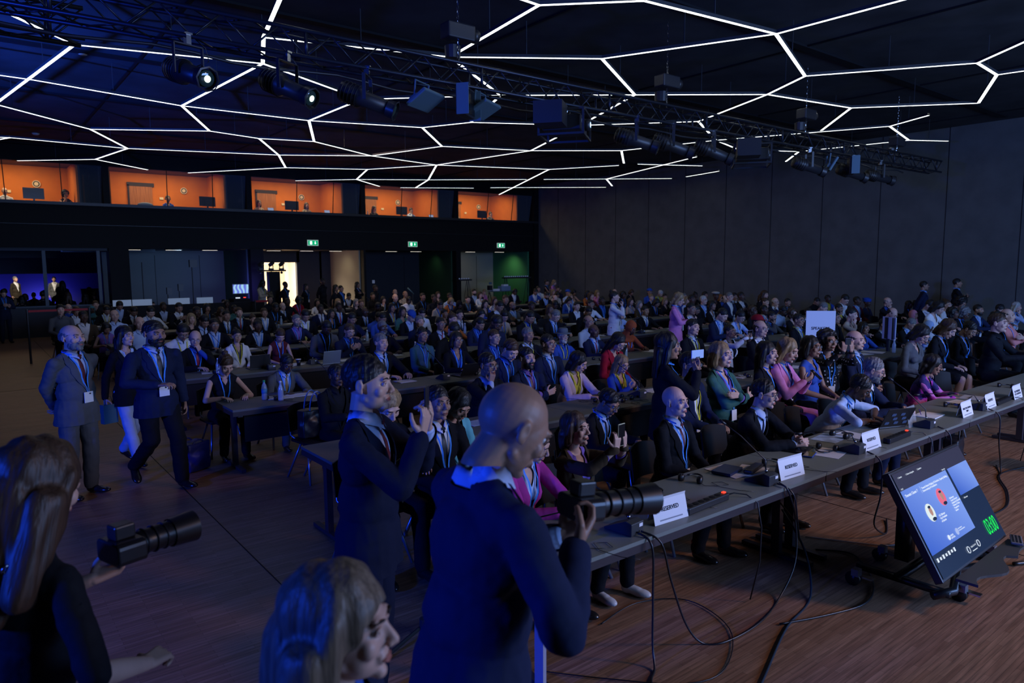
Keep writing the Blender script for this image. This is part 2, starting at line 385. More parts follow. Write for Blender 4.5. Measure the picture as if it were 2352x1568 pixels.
# interpreter booths
m_or = mat('orange_booth_wall', (.62, .17, .022), rough=.85, nscale=3, namt=.06); m_wood = mat('booth_door_wood', (.34, .12, .035), rough=.5, nscale=4, namt=.25, aniso=(6, 1, .4))
m_dk = mat('booth_dark', (.02, .012, .01), rough=.5); m_cream = mat('cream_plastic', (.75, .62, .40), rough=.5)
m_gl = mat('booth_glass', (.6, .7, .8), rough=.02, spec=.8, alpha=.10)
m_scr = mat('black_screen', (.006, .006, .008), rough=.2, spec=.6)
booths = [(-.64, 4.16), (4.16, 9.0), (9.0, 13.8), (13.8, 18.58), (18.58, 23.3)]
fl = MB(); fl.box((11.3, YW + 1.5, 3.62), (24.6, 2.6, .12)); fl.box((11.3, YW + 1.5, 5.95), (24.6, 2.6, .1)); tag(fl.obj('floor_booths', m_dk), kind='structure')
for bi, (xa, xb) in enumerate(booths):
    o = MB(); yb = YW + 2.55
    o.box(((xa + xb) / 2, yb + .05, 4.8), (xb - xa, .1, 2.4))
    o.box((xa + .16, YW + 1.45, 4.8), (.06, 2.3, 2.4)); o.box((xb - .80, YW + 1.45, 4.8), (.06, 2.3, 2.4))
    tag(o.obj('wall_booth_%d' % (bi + 1), m_or), kind='structure')
    o = MB(); o.box((xb - .40, yb - .04, 4.8), (.7, .06, 2.3)); o.box((xb - .735, YW + 1.2, 4.8), (.06, 1.7, 2.3)); o.box((xb - .14, YW + 1.4, 4.8), (.05, 2.2, 2.3))
    o.cm = 1; o.box((xb - .36, yb - .09, 4.75), (.30 if bi > 1 else .06, .05, 1.9))
    tag(o.obj('trim_booth_%d' % (bi + 1), [m_dk, m_or]), kind='structure')
    dx = xa + (1.55 if bi else 1.45)
    d = MB(); d.box((dx, yb - .03, 4.55), (.80, .05, 1.72)); d.cm = 1; d.box((dx, yb - .03, 5.47), (.94, .07, .14)); d.box((dx - .43, yb - .03, 4.55), (.06, .07, 1.8)); d.box((dx + .32, yb - .065, 4.62), (.10, .04, .02))
    tag(d.obj('door_%d' % (bi + 2), [m_wood, m_dk]), kind='structure')
    # front glazing leaning out at the top, dark slim mullions
    g = MB(); g.quad([(xa + .10, YW + .22, 4.50), (xb - .10, YW + .22, 4.50), (xb - .10, YW - .04, 5.76), (xa + .10, YW - .04, 5.76)])
    tag(g.obj('window_%d' % (bi + 1), m_gl), kind='structure')
    g = MB()
    for t in (.40, .74): x = xa + .1 + (xb - xa - .2) * t; g.tube([(x + .02, YW + .21, 4.50), (x - .02, YW - .05, 5.76)], .018, 4)
    tag(g.obj('trim_glazing_%d' % (bi + 1), m_dk), kind='structure')
    lamp('AREA', 'booth_light', ((xa + xb) / 2 - .4, YW + 1.25, 5.85), ((xa + xb) / 2 - .4, YW + 1.5, 4), (1, .74, .42), 62, 2.6, .8)
    # round clock-like speakers
    for j, sx in enumerate((dx + 1.55, xa + .35)[:2 if bi == 1 else 1]):
        e = empty('round_speaker', (sx, yb - .02, 5.32 if bi else 5.28), 0, 'round cream wall speaker ' + ('at the far left of the second booth' if j else 'on the back wall of the ' + ('first', 'second', 'third', 'fourth', 'fifth')[bi] + ' booth from the left'), 'speaker', 'round speakers in the interpreter booths')
        MB().cyl((0, 0, 0), (0, -.03, 0), .125, n=24).obj('rim', m_cream, e); MB().cyl((0, -.028, 0), (0, -.034, 0), .10, n=24).obj('ring', m_dk, e); MB().ell((0, -.03, 0), (.072, .014, .072)).obj('cone', m_cream, e, True)
    tag(MB().box((dx + .72, yb - .02, 4.98), (.14, .04, .09)).obj('wall_thermostat', m_cream), 'small cream wall box beside the door of the ' + ('first', 'second', 'third', 'fourth', 'fifth')[bi] + ' booth', 'switch', 'cream boxes in the booths')
    # desk and monitor
    tag(MB().box(((xa + xb) / 2 - .3, YW + .55, 4.46), (xb - xa - 1.3, .55, .05)).obj('booth_desk', m_dk), 'dark desk along the window of the ' + ('first', 'second', 'third', 'fourth', 'fifth')[bi] + ' booth', 'desk', 'interpreter desks')
    mx = xa + (2.75, 3.95 - .5, 1.9, 2.2, 1.9)[bi] * 1.0
    e = empty('monitor', (mx, YW + .55, 4.485), .12, 'black monitor on the desk of the ' + ('first', 'second', 'third', 'fourth', 'fifth')[bi] + ' interpreter booth', 'monitor', 'monitors in the booths')
    bevel(MB().box((0, 0, .29), (.60, .035, .36)).obj('screen', m_scr, e)); MB().box((0, -.01, .08), (.05, .03, .14)).obj('neck', m_scr, e); MB().box((0, 0, .008), (.2, .14, .016)).obj('base', m_scr, e)

# green emergency exit signs
m_sgn = mat('exit_sign_green', (0, .4, .15), emis=(.0, .42, .16), estr=.9); m_sgnw = mat('exit_sign_white', (1, 1, 1), emis=(.8, 1, .9), estr=1.5)
m_sgf = mat('exit_sign_frame', (.6, .7, .65), emis=(.5, .7, .6), estr=.35)
for i, (x, nm) in enumerate(((11.5, 'over the bright doorway'), (16.2, 'between bright doorway and green bay'), (21.2, 'over the green bay'))):
    e = empty('exit_sign', (x, YW - .03, 3.13), 0, 'lit green exit sign on the fascia ' + nm, 'sign', 'green exit signs')
    MB().box((0, 0, .12), (.46, .05, .24)).obj('frame', m_sgf, e); MB().box((0, -.028, .12), (.40, .01, .18)).obj('face', m_sgn, e)
    g = MB(); g.box((-.09, -.036, .12), (.09, .006, .13)); g.obj('door_symbol', m_sgnw, e)
    g = MB(); g.box((.09, -.036, .14), (.022, .006, .09)); g.quad([(.045, -.036, .115), (.09, -.036, .06), (.135, -.036, .115)]); g.obj('arrow', m_sgnw, e)

# ------------------------------------------------------------------ faceted network of light strips under the ceiling
def unz(x, y, z):
    d = fwd + (x - 1176) / F_PX * rt2 - (y - 784) / F_PX * up2
    return V((0, 0, H)) + d * ((z - H) / d.z)
VX = LIGHT_PTS
net = empty('light_network', (9, 14, ZL), 0, 'white glowing polygonal network of ceiling light strips spanning the hall', 'ceiling light')
for a, b_ in LIGHT_EDGES:
    p, q_ = V((*VX[a], ZL)), V((*VX[b_], ZL)); d = (q_ - p); Ln = d.length; d /= Ln; n_ = V((-d.y, d.x, 0))
    o = MB(); wd = .030
    o.cm = 0; o.quad([p - n_ * wd, p + n_ * wd, q_ + n_ * wd, q_ - n_ * wd])
    u = V((0, 0, .05)); o.cm = 1; o.quad([p - n_ * wd, q_ - n_ * wd, q_ - n_ * wd + u, p - n_ * wd + u]); o.quad([p + n_ * wd, p + n_ * wd + u, q_ + n_ * wd + u, q_ + n_ * wd]); o.quad([p - n_ * wd + u, q_ - n_ * wd + u, q_ + n_ * wd + u, p + n_ * wd + u])
    nrod = max(1, int(Ln / 2.5))
    for i in range(nrod): c = p.lerp(q_, (i + .5) / nrod); o.box((c.x, c.y, (ZL + .05 + ZC) / 2), (.012, .012, ZC - ZL - .08))
    ob = o.obj('light_strip', [m_strip, m_stripside]); ob.parent = net; ob.matrix_parent_inverse = Matrix.Translation((-9, -14, -ZL))
for i, (x, y) in enumerate(((2.2, 12.2), (1.6, 18.5))):
    p = unz(190, 120, ZC) if i == 0 else unz(82, 306, ZC)
    tag(MB().lathe([(.10, 0), (.10, -.02), (.06, -.05), (.01, -.055)], 16, Matrix.Translation((p.x, p.y, ZC))).obj('smoke_detector', m_cream, smooth=True), 'pale round smoke detector on the blue-lit ceiling, ' + ('nearer one' if i == 0 else 'farther one'), 'smoke detector', 'ceiling smoke detectors')
# ------------------------------------------------------------------ truss and rig
m_alu = mat('black_truss_paint', (.035, .04, .055), rough=.35, metal=.7); m_rig = mat('rig_black', (.02, .02, .024), rough=.4, spec=.5)
m_panel = mat('floodlight_grey_blue', (.10, .17, .22), rough=.5, metal=.2)
m_chrome = mat('chrome', (.55, .57, .6), rough=.2, metal=1)
TY, TZ0, TZ1 = 7.95, 4.64, 4.92
def truss(name, x0, x1, y, z0, z1, w_, label, rot=0):
    e = empty(name, (x0, y, z0), rot, label, 'truss')
    Ln = x1 - x0; h = z1 - z0
    for dy in (-w_ / 2, w_ / 2):
        for dz in (0, h): MB().tube([(0, dy, dz), (Ln, dy, dz)], .024, 8).obj('chord', m_alu, e, True)
    o = MB(); n = int(Ln / .30); st = Ln / n
    for i in range(n):
        a, b_ = i * st, (i + 1) * st
        if i % 2: a, b_ = b_, a
        for dy in (-w_ / 2, w_ / 2): o.tube([(a, dy, 0), (b_, dy, h)], .010, 5)
        for dz in (0, h): o.tube([(a, -w_ / 2, dz), (b_, w_ / 2, dz)], .010, 5)
        if i % 8 == 0:
            for dy in (-w_ / 2, w_ / 2): o.tube([(i * st, dy, 0), (i * st, dy, h)], .02, 6)
    o.obj('bracing', m_alu, e, True)
    return e
truss('truss', -4.0, 20.35, TY, TZ0, TZ1, .30, 'long black box truss carrying the stage lamps across the hall')
truss('truss', -4.0, 1.2, 8.9, 4.70, 5.0, .30, 'short blue-lit box truss behind the long truss, upper left corner')
def chain(mb, a, b_, r=.016):
    a, b_ = V(a), V(b_); n = int((b_ - a).length / .06)
    for i in range(n):
        c = a.lerp(b_, (i + .5) / n); ax = V((1, 0, 0)) if i % 2 else V((0, 1, 0))
        mb.tube([c + ax * .013 * math.cos(t) + V((0, 0, .035)) * math.sin(t) for t in [2 * PI * k / 8 for k in range(8)]], .004, 4, closed=True)
for i, x in enumerate((5.35, 9.55, 13.94, 18.08)):
    e = empty('chain_hoist', (x, TY, TZ1), 0, 'black motor hoist holding the long truss, ' + ('first', 'second', 'third', 'fourth')[i] + ' from the left', 'hoist', 'motor hoists above the truss')
    hb = .42 if i != 3 else .28
    bevel(MB().box((0, 0, hb), (.42, .22, .20)).obj('motor', m_rig, e), .02); o = MB(); o.cyl((.21, 0, hb), (.30, 0, hb), .09); o.obj('end_cap', m_rig, e, True)
    o = MB(); chain(o, (0, 0, hb + .1), (0, 0, ZC - TZ1)); chain(o, (0, 0, 0), (0, 0, hb - .1)); o.obj('chain', m_chrome, e)
    o = MB(); o.lathe([(.10, -.04), (.11, .12), (.06, .14)], 12, Matrix.Translation((.0, .13, hb - .26))); o.obj('chain_bag', m_rig, e)
m_lens_g = mat('lit_lens', (.6, .7, .6), rough=.1, emis=(.75, 1, .8), estr=2.2); m_lens_d = mat('dark_lens', (.03, .06, .05), rough=.05, spec=1); m_lens_b = mat('blue_projector_lens', (.2, .4, 1), emis=(.25, .5, 1), estr=7)
# profile spotlights aimed at the stage
def profile_spot(x, z, yaw, pitch, lit, label):
    x -= .25
    e = empty('profile_spotlight', (x, TY - .15, TZ0 - .02), yaw, label, 'spotlight', 'profile spotlights on the truss')
    o = MB(); o.box((0, 0, -.02), (.05, .06, .10)); o.box((0, 0, .03), (.07, .09, .02)); o.obj('clamp', m_chrome, e)
    o = MB()
    for s_ in (-1, 1): o.box((s_ * .15, 0, -.22), (.012, .04, .30))
    o.box((0, 0, -.075), (.31, .04, .012)); o.obj('yoke', m_rig, e)
    M = Matrix.Translation((0, 0, z - TZ0)) @ Matrix.Rotation(pitch, 4, 'X')
    o = MB(); o.tube([(0, .36, 0), (0, .34, 0), (0, .10, 0), (0, .05, 0), (0, -.30, 0)], [.07, .115, .125, .095, .085], 16, M)
    for k in range(5): o.tube([(math.cos(t) * .128, .30 - k * .045, math.sin(t) * .128) for t in [2 * PI * j / 16 for j in range(16)]], .006, 4, M, closed=True)
    o.obj('body', m_rig, e, True)
    o = MB(); o.tube([(0, -.26, 0), (0, -.36, 0)], [.105, .105], 20, M, cap=False); o.tube([(0, -.365, 0), (0, -.36, 0)], [.108, .125], 8, M, cap=False); o.obj('barrel', m_rig, e, True)
    o = MB(); o.ell((0, -.33, 0), (.082, .02, .082), M); o.obj('lens', m_lens_d, e, True)
    if lit: o = MB(); o.ell((.0, -.352, .0), (.034, .008, .034), M); o.obj('hot_spot', m_lens_g, e, True)
    o = MB(); o.tube([(.1, .05, .03), (.22, .05, -.05), (.24, .03, -.18), (.14, .2, -.24)], .006, 6); o.obj('safety_cable', m_rig, e, True)
for i, (x, lit, yw, pt) in enumerate(((2.22, 1, R(15), R(18)), (3.24, 1, R(28), R(24)), (4.20, 0, R(48), R(22)), (8.9, 0, R(38), R(20)), (9.8, 0, R(42), R(22)), (10.9, 0, R(44), R(24)), (14.1, 0, R(56), R(18)), (15.9, 0, R(58), R(18)), (17.2, 0, R(62), R(12)))):
    profile_spot(x, 4.29, yw, pt, lit, 'black profile spotlight under the long truss, ' + ('first', 'second', 'third', 'fourth', 'fifth', 'sixth', 'seventh', 'eighth', 'ninth')[i] + ' from the left' + (', lens lit' if lit else ''))
def flood(x, yaw, pitch, label):
    e = empty('led_floodlight', (x, TY - .12, TZ0 - .02), yaw, label, 'floodlight', 'flat LED floodlights on the truss')
    M = Matrix.Translation((0, -.02, -.24)) @ Matrix.Rotation(pitch, 4, 'X')
    bevel(MB().box((0, 0, 0), (.50, .32, .05), M).obj('panel', m_panel, e), .015)
    o = MB()
    for k in range(6): o.box((0, -.13 + k * .022, .03), (.44, .008, .012), M)
    o.obj('cooling_fins', m_panel, e)
    o = MB(); o.box((0, .07, .05), (.34, .12, .06), M); o.cyl((-.0, .09, .08), (0, .09, .10), .06, M=M); o.obj('driver_box', m_panel, e)
    o = MB(); o.tube([(-.16, .05, -.22), (-.16, .03, -.02), (.16, .03, -.02), (.16, .05, -.22)], .012, 6); o.obj('bracket', m_panel, e)
flood(4.75, R(28), R(-32), 'grey-blue flat floodlight under the truss, left of the dark square one')
flood(5.65, R(30), R(-28), 'grey-blue flat floodlight half hidden behind the dark square one')
flood(14.75, R(40), R(-60), 'grey-blue flat floodlight at the right end of the truss')
for x, nm in ((5.28, 'between two grey-blue floodlights'), (15.4, 'near the right end of the truss')):
    e = empty('square_floodlight', (x, TY - .25, TZ0 - .02), R(36), 'dark square floodlight ' + nm, 'floodlight')
    o = MB(); o.box((0, 0, -.22), (.40, .12, .36)); bevel(o.obj('housing', m_rig, e), .01)
    MB().box((0, -.065, -.22), (.34, .01, .30)).obj('front_glass', m_scr, e)
    for s_ in (-1, 1): MB().box((s_ * .24, -.05, -.22), (.012, .16, .38)).obj('barn_door', m_panel, e)
    MB().tube([(-.15, 0, -.05), (-.15, 0, .0), (.15, 0, .0), (.15, 0, -.05)], .012, 6).obj('bracket', m_rig, e)
# projectors hanging in cages
for x, nm, zz in ((7.15, 'larger projector in a cage with blue lens, middle of the truss', 4.34), (11.88, 'smaller-looking caged projector with blue lens toward the right', 4.32)):
    e = empty('projector', (x, TY - .1, zz), R(38), nm, 'projector')
    bevel(MB().box((0, 0, 0), (.62, .56, .22)).obj('case', m_rig, e), .02)
    o = MB(); o.cyl((.12, -.27, .02), (.12, -.36, .02), .085, n=20); o.obj('lens_barrel', m_rig, e, True)
    MB().ell((.12, -.355, .02), (.045, .012, .045)).obj('lens', m_lens_b, e, True)
    o = MB()
    for sx in (-.36, .36):
        for sy in (-.32, .32): o.box((sx, sy, 0), (.03, .03, .34))
        for z_ in (-.17, .17): o.box((sx, 0, z_), (.03, .66, .03))
    for sy in (-.32, .32):
        for z_ in (-.17, .17): o.box((0, sy, z_), (.74, .03, .03))
    o.obj('cage', m_rig, e)
    MB().box((-.2, -.285, .02), (.08, .006, .05)).obj('type_plate', m_card, e)
    o = MB()
    for sx in (-.34, .34):
        for sy in (-.1, .1): chain(o, (sx, sy, .17), (sx * .8, sy + .15, TZ0 - zz))
    o.obj('chain', m_chrome, e)
    MB().box((-.62, .1, .05), (.42, .40, .30)).obj('signal_box', m_rig, e)
tag(MB().tube([(-4, TY + .2, TZ0 - .06)] + [(x, TY + .17 + .03 * math.sin(x * 3), TZ0 - .06 - .05 * math.sin(x * 1.7) ** 2) for x in np.arange(-3.5, 19, .4)], .016, 6).obj('cable_bundle', m_rig, smooth=True), 'black cable bundle sagging along the bottom of the long truss', 'cable')

# ------------------------------------------------------------------ tables
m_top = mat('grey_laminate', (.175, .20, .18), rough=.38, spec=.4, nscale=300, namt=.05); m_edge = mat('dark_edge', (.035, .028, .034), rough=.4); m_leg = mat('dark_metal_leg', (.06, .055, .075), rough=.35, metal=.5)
m_chair = mat('black_chair_shell', (.009, .009, .011), rough=.6, spec=.2); m_cleg = mat('steel_leg', (.28, .32, .38), rough=.32, metal=.7)
TL = 2.82; X_T0 = 2.26
m_top_dim = mat('dimmed_grey_laminate', (.105, .115, .115), rough=.55, spec=.25)  # same grey laminate; dimmer light on the audience rows is put into the colour
def table_meshes(panel):
    t = MB(); t.box((TL / 2 - .002, .335, .728), (TL - .006, .67, .024)); t.cm = 1; t.box((TL / 2 - .002, .335, .690), (TL - .012, .66, .052))
    legs = []
    for x in (.10, TL - .10):
        l = MB(); l.box((x, .335, .36), (.05, .07, .66)); l.box((x, .335, .022), (.05, .60, .034)); l.box((x, .335, .655), (.05, .56, .03)); legs.append(l.mesh('leg', [m_leg]))
    return t.mesh('tabletop', [m_top_dim if panel else m_top, m_edge]), legs, (MB().box((TL / 2, .10, .50), (TL - .3, .015, .32)).mesh('modesty_panel', [m_black]) if panel else None)
TM = {p: table_meshes(p) for p in (0, 1)}
ORD = ('first', 'second', 'third', 'fourth', 'fifth', 'sixth', 'seventh', 'eighth')
def table(x, y, row, col):
    nm = {0: 'front row'}.get(row, ORD[row] + ' row' if row < 8 else 'last row')
    e = empty('conference_table', (x, y, 0), 0, 'grey-topped conference table, %s from the left in the %s' % (ORD[col], nm), 'table', 'conference tables')
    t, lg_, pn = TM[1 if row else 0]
    link('tabletop', t, e)
    for l in lg_: link('leg', l, e)
    if pn: link('modesty_panel', pn, e)
    if row == 0 and col == 0:
        pass
NT = [4, 4, 6, 7, 7, 7, 7, 7, 6]
for r_ in range(9):
    for c_ in range(NT[r_]): table(X_T0 + c_ * TL, 2.62 + 2.65 * r_, r_, c_)
e = empty('end_panel_post', (X_T0 + .012, 2.66, 0), 0, 'metal leg post coloured as blue-lit, under the left front corner of the front table', 'post')
MB().box((.0, .02, .35), (.022, .07, .70)).obj('post', mat('blue_lit_leg_metal', (.42, .42, .55), rough=.4, metal=.3), e); MB().box((0, .02, .004), (.07, .1, .008)).obj('foot', m_leg, e)  # table leg; blue light falling on it is painted in as pale lilac

# ------------------------------------------------------------------ chairs
def chair_meshes():
    s = MB(); s.rbox((0, -.02, .435), (.44, .42, .022), .07); s.cap((-.19, -.215, .43), (.19, -.215, .43), .014, .014, n=6)
    b_ = MB(); vs = []; W_ = 9
    for i in range(W_):
        u = -1 + 2 * i / (W_ - 1); yy = .22 - .05 * (1 - math.cos(u * 1.2)) * 1.0
        for z in (.52, .60, .68, .76, .81): vs.append((u * .215, yy + (z - .5) * .14 - .03 * (u * u), z - (.03 * u * u if z > .78 else 0)))
    fs = [(i * 5 + k, (i + 1) * 5 + k, (i + 1) * 5 + k + 1, i * 5 + k + 1) for i in range(W_ - 1) for k in range(4)]
    b_.add(vs, fs); n = len(b_.v); b_.add([(x, y + .014, z) for x, y, z in vs], [tuple(reversed(f)) for f in fs])
    edge = [i * 5 for i in range(W_)] + [(W_ - 1) * 5 + k for k in range(1, 5)] + [i * 5 + 4 for i in range(W_ - 2, -1, -1)] + [k for k in (3, 2, 1)]
    b_.f += [(edge[i], edge[(i + 1) % len(edge)], edge[(i + 1) % len(edge)] + n, edge[i] + n) for i in range(len(edge))]; b_.m += [0] * len(edge)
    legs = []
    for sx in (-1, 1):
        for sy in (-1, 1): legs.append(MB().tube([(sx * .14, sy * .06 - .01, .42), (sx * .22, sy * .24, 0)], .013, 7))
    up_ = MB()
    up_.tube([(-.18, .235, .60), (-.18, .215, .47), (-.17, .10, .428), (.17, .10, .428), (.18, .215, .47), (.18, .235, .60)], .010, 6)
    al = MB(); al.v = list(s.v); al.f = list(s.f); al.m = [0] * len(s.f)
    for o in (b_, up_): al.add(o.v, o.f)
    al.cm = 1
    for o in legs: al.add(o.v, o.f)
    ms = s.mesh('seat', [m_chair]); mbk = b_.mesh('backrest', [m_chair]); shade(mbk, 40); mu = up_.mesh('back_support', [m_cleg]); shade(mu)
    ml = [o.mesh('leg', [m_cleg]) for o in legs]
    for o in ml: shade(o)
    return ms, mbk, mu, ml, al.mesh('conference_chair', [m_chair, m_cleg])
CM = chair_meshes()
def chair(x, y, rz=0, near=False, label=None, group='black conference chairs'):
    if not near:
        o = link('conference_chair', CM[4]); o.location = (x, y, 0); o.rotation_euler = (0, 0, rz)
        return tag(o, label, 'chair', group)
    e = empty('conference_chair', (x, y, 0), rz, label, 'chair', group)
    link('seat', CM[0], e); link('backrest', CM[1], e); link('back_support', CM[2], e)
    for m_ in CM[3]: link('leg', m_, e)
    return e

# ------------------------------------------------------------------ things on the front table
ZT = .741
def text(s, size, parent, loc, rot, m_, name='lettering', ext=.0006, bold=False, sx=1, align='CENTER'):
    c = bpy.data.curves.new(name, 'FONT'); c.body = s; c.size = size; c.align_x = align; c.align_y = 'CENTER'; c.extrude = ext
    if bold: c.offset = size * .018
    o = bpy.data.objects.new('tmp', c); C.objects.link(o)
    dg = bpy.context.evaluated_depsgraph_get(); me = bpy.data.meshes.new_from_object(o.evaluated_get(dg)); bpy.data.objects.remove(o)
    me.materials.clear(); me.materials.append(m_); me.transform(Matrix.Diagonal((sx, 1, 1, 1)))
    ob = link(name, me, parent); ob.location = loc; ob.rotation_euler = rot
    return ob
m_ink = mat('black_ink', (.01, .012, .03), rough=.6); m_inkg = mat('grey_ink', (.25, .27, .32), rough=.6); m_acr = mat('clear_acrylic', (.8, .9, 1), rough=.05, alpha=.16, spec=.8)
def card(x, y, rz, lines, label, size=.036, stand=True):
    e = empty('name_card', (x, y, ZT), rz, label, 'name card', 'white name cards on the front table')
    T_ = Matrix.Rotation(R(-14), 4, 'X')
    MB().box((0, .0, .075), (.30, .002, .15), T_).obj('card_front', m_card, e); MB().box((0, .068, .072), (.30, .002, .148), Matrix.Rotation(R(14), 4, 'X') @ Matrix.Translation((0, .0, 0))).obj('card_back', m_card, e)
    for i, l in enumerate(lines):
        zz = .085 - .03 * i if len(lines) > 1 else .085
        text(l, size, e, tuple(T_ @ V((0, -.0022, zz))), (R(90 - 14), 0, 0), m_ink, bold=True, sx=.95)
    MB().box((0, -.0018, .022), (.20, .001, .008), T_).obj('small_print', m_inkg, e)
    return e
card(3.36, 2.70, R(-3), ['RESERVED'], 'white RESERVED card nearest the camera, beside the first power strip')
card(4.76, 2.71, R(-3), ['RESERVED'], 'white RESERVED card beside the second microphone')
card(6.02, 2.71, R(0), ['RESERVED'], 'white RESERVED card in front of the open laptop')
card(8.08, 2.70, R(2), ['DIRECTOR GENERAL', 'WIPO'], 'white card reading DIRECTOR GENERAL on the front table', .026)
card(8.74, 2.70, R(2), ['RESERVED'], 'white RESERVED card farthest right, beside the fourth microphone')
card(9.58, 2.70, R(2), ['VICE PRESIDENT', 'OF EL SALVADOR'], 'white two-line card cut by the right edge of the photo', .03)
m_mic = mat('mic_base_grey', (.03, .032, .036), rough=.45, spec=.4)
def mic(x, y, rz, label, bend, near=True):
    e = empty('desk_microphone', (x, y, ZT), rz, label, 'microphone', 'gooseneck desk microphones')
    o = MB(); vs = [(-.06, -.075, 0), (.06, -.075, 0), (.06, .13, 0), (-.06, .13, 0), (-.06, -.075, .075), (.06, -.075, .075), (.06, -.03, .085), (-.06, -.03, .085), (.06, .13, .012), (-.06, .13, .012)]
    o.add(vs, [(0, 3, 2, 1), (0, 1, 5, 4), (4, 5, 6, 7), (7, 6, 8, 9), (9, 8, 2, 3), (0, 4, 7, 9, 3), (1, 2, 8, 6, 5)]); bevel(o.obj('base', m_mic, e), .004)
    MB().box((.03, -.0765, .055), (.034, .003, .02)).obj('number_label', m_card, e)
    MB().tube(bend, [.0065] + [.0045] * (len(bend) - 1), 8).obj('gooseneck', m_rig, e, True)
    a, b_ = V(bend[-2]), V(bend[-1]); d = (b_ - a).normalized()
    MB().tube([b_ - d * .01, b_ + d * .045], [.010, .010], 10).obj('microphone_head', m_rig, e, True)
    MB().cyl(bend[0], V(bend[0]) + V((0, 0, .02)), .009, n=10).obj('collar', m_chrome, e, True)
    return e
bar = lambda tip, z0=.083: [(0, -.01, z0), (0, .0, z0 + .09), (tip[0] * .2, tip[1] * .2 + .01, z0 + (tip[2] - z0) * .35 + .03), (tip[0] * .6, tip[1] * .6, z0 + (tip[2] - z0) * .75), tip]
mic(3.02, 2.76, R(6), 'desk microphone nearest the camera, its neck bent flat to the left', [(0, -.01, .083), (-.01, .02, .13), (-.05, .09, .16), (-.16, .20, .15), (-.28, .30, .11), (-.42, .42, .07)])
mic(4.48, 2.77, R(0), 'desk microphone with upright neck between the second RESERVED card and notebooks', bar((-.16, .24, .42)))
mic(5.80, 2.77, R(0), 'desk microphone left of the third RESERVED card, neck bent down to papers', [(0, -.01, .083), (-.01, .02, .15), (-.05, .10, .18), (-.14, .22, .17), (-.26, .33, .14)])
mic(7.22, 2.78, R(0), 'desk microphone with tall upright neck left of the white pad', bar((-.14, .26, .44)))
mic(8.52, 2.77, R(0), 'desk microphone beside the rightmost RESERVED card, neck bent over the table', [(0, -.01, .083), (-.01, .03, .15), (-.08, .14, .17), (-.22, .30, .16), (-.36, .45, .14)])
m_redl = mat('red_rocker_light', (.9, .05, .02), emis=(1, .05, .02), estr=1.6)
for i, (x, rz) in enumerate(((3.74, R(3)), (6.52, R(2)), (9.14, R(2)))):
    e = empty('power_strip', (x, 2.73, ZT), rz, 'black power strip with red switch, ' + ('first', 'second', 'third')[i] + ' from the left on the front table', 'power strip', 'power strips on the front table')
    bevel(MB().box((0, 0, .024), (.46, .062, .048)).obj('case', m_frame, e), .008, 3)
    o = MB()
    for k in range(6): o.cyl((-.18 + k * .062, 0, .0485), (-.18 + k * .062, 0, .0505), .021, n=14)
    o.obj('sockets', mat('socket_recess', (.003, .003, .004), rough=.8), e)
    if i < 2: MB().box((.205, 0, .051), (.028, .02, .006)).obj('switch', m_redl, e)
    MB().tube([(.23, 0, .025), (.30, -.02, .03), (.36, -.08, .02), (.40, -.14, -.03), (.41, -.17, -.20), (.42, -.16, -.45), (.38, -.12, -.72)], .005, 6).obj('mains_cable', m_frame, e, True)
m_band = mat('headset_band', (.20, .24, .30), rough=.2, metal=1)
def headset(x, y, rz, label, boom=False, z=ZT):
    e = empty('headset', (x, y, z), rz, label, 'headset', 'interpretation headsets')
    o = MB(); o.tube([(-.07 * math.cos(t) , .16 * math.sin(t), .012) for t in [PI * k / 14 for k in range(15)]], .0035, 6); o.obj('headband', m_band, e, True)
    o = MB(); o.tube([(-.071 * math.cos(t) , .155 * math.sin(t), .014) for t in [PI * k / 14 for k in range(3, 12)]], .0065, 6); o.obj('band_cover', m_frame, e, True)
    for s_ in (-1, 1):
        o = MB(); o.cyl((s_ * .058, -.01, .022), (s_ * .084, -.01, .020), .031, n=16); o.ell((s_ * .058, -.01, .022), (.012, .027, .027)); o.obj('ear_cup', m_frame, e, True)
    pts = [(.07, -.03, .01), (.12, -.06, .004), (.20, -.02, .004), (.26, .05, .004), (.20, .09, .004), (.14, .04, .004), (.22, -.03, .004), (.36, -.04, .004), (.46, -.01, .004)]
    o = MB(); o.tube(pts, .002, 5); o.obj('wire', m_frame, e, True)
    if boom: MB().tube([(-.07, -.02, .02), (-.12, -.08, .025), (-.19, -.10, .02)], [.003, .003, .009], 6).obj('boom_microphone', m_frame, e, True)
    return e
headset(2.66, 2.88, R(-75), 'headset at the left end of the front table, below the held camera')
headset(3.62, 3.10, R(-70), 'headset behind the first RESERVED card')
headset(4.10, 3.13, R(-70), 'headset between the second headset and the dark notebooks')
headset(4.92, 2.97, R(-60), 'headset behind the second RESERVED card')
headset(5.70, 2.95, R(100), 'headset lying beside the third microphone', True)
headset(6.22, 3.10, R(-100), 'headset lying on printed papers behind the third microphone', True)
headset(7.25, 3.08, R(-80), 'headset behind the raised laptop screen')
headset(8.45, 2.98, R(-80), 'headset behind the DIRECTOR GENERAL card')
headset(10.3, 3.05, R(-80), 'headset at the far right of the front table')
m_paper = mat('printed_paper', (.66, .68, .74), rough=.7, nscale=60, namt=.12, aniso=(1, 6, 1)); m_bluecase = mat('blue_phone_case', (.03, .08, .35), rough=.4); m_gold = mat('olive_screen', (.16, .13, .03), rough=.15, spec=.7)
def sheet(x, y, rz, w_, d_, label, name='paper_sheet', m_=None, cat='paper', h=.0015, z=ZT):
    o = MB().box((0, 0, h / 2), (w_, d_, h)).obj(name, m_ or m_paper); o.location = (x, y, z); o.rotation_euler = (0, 0, rz)
    return tag(o, label, cat)
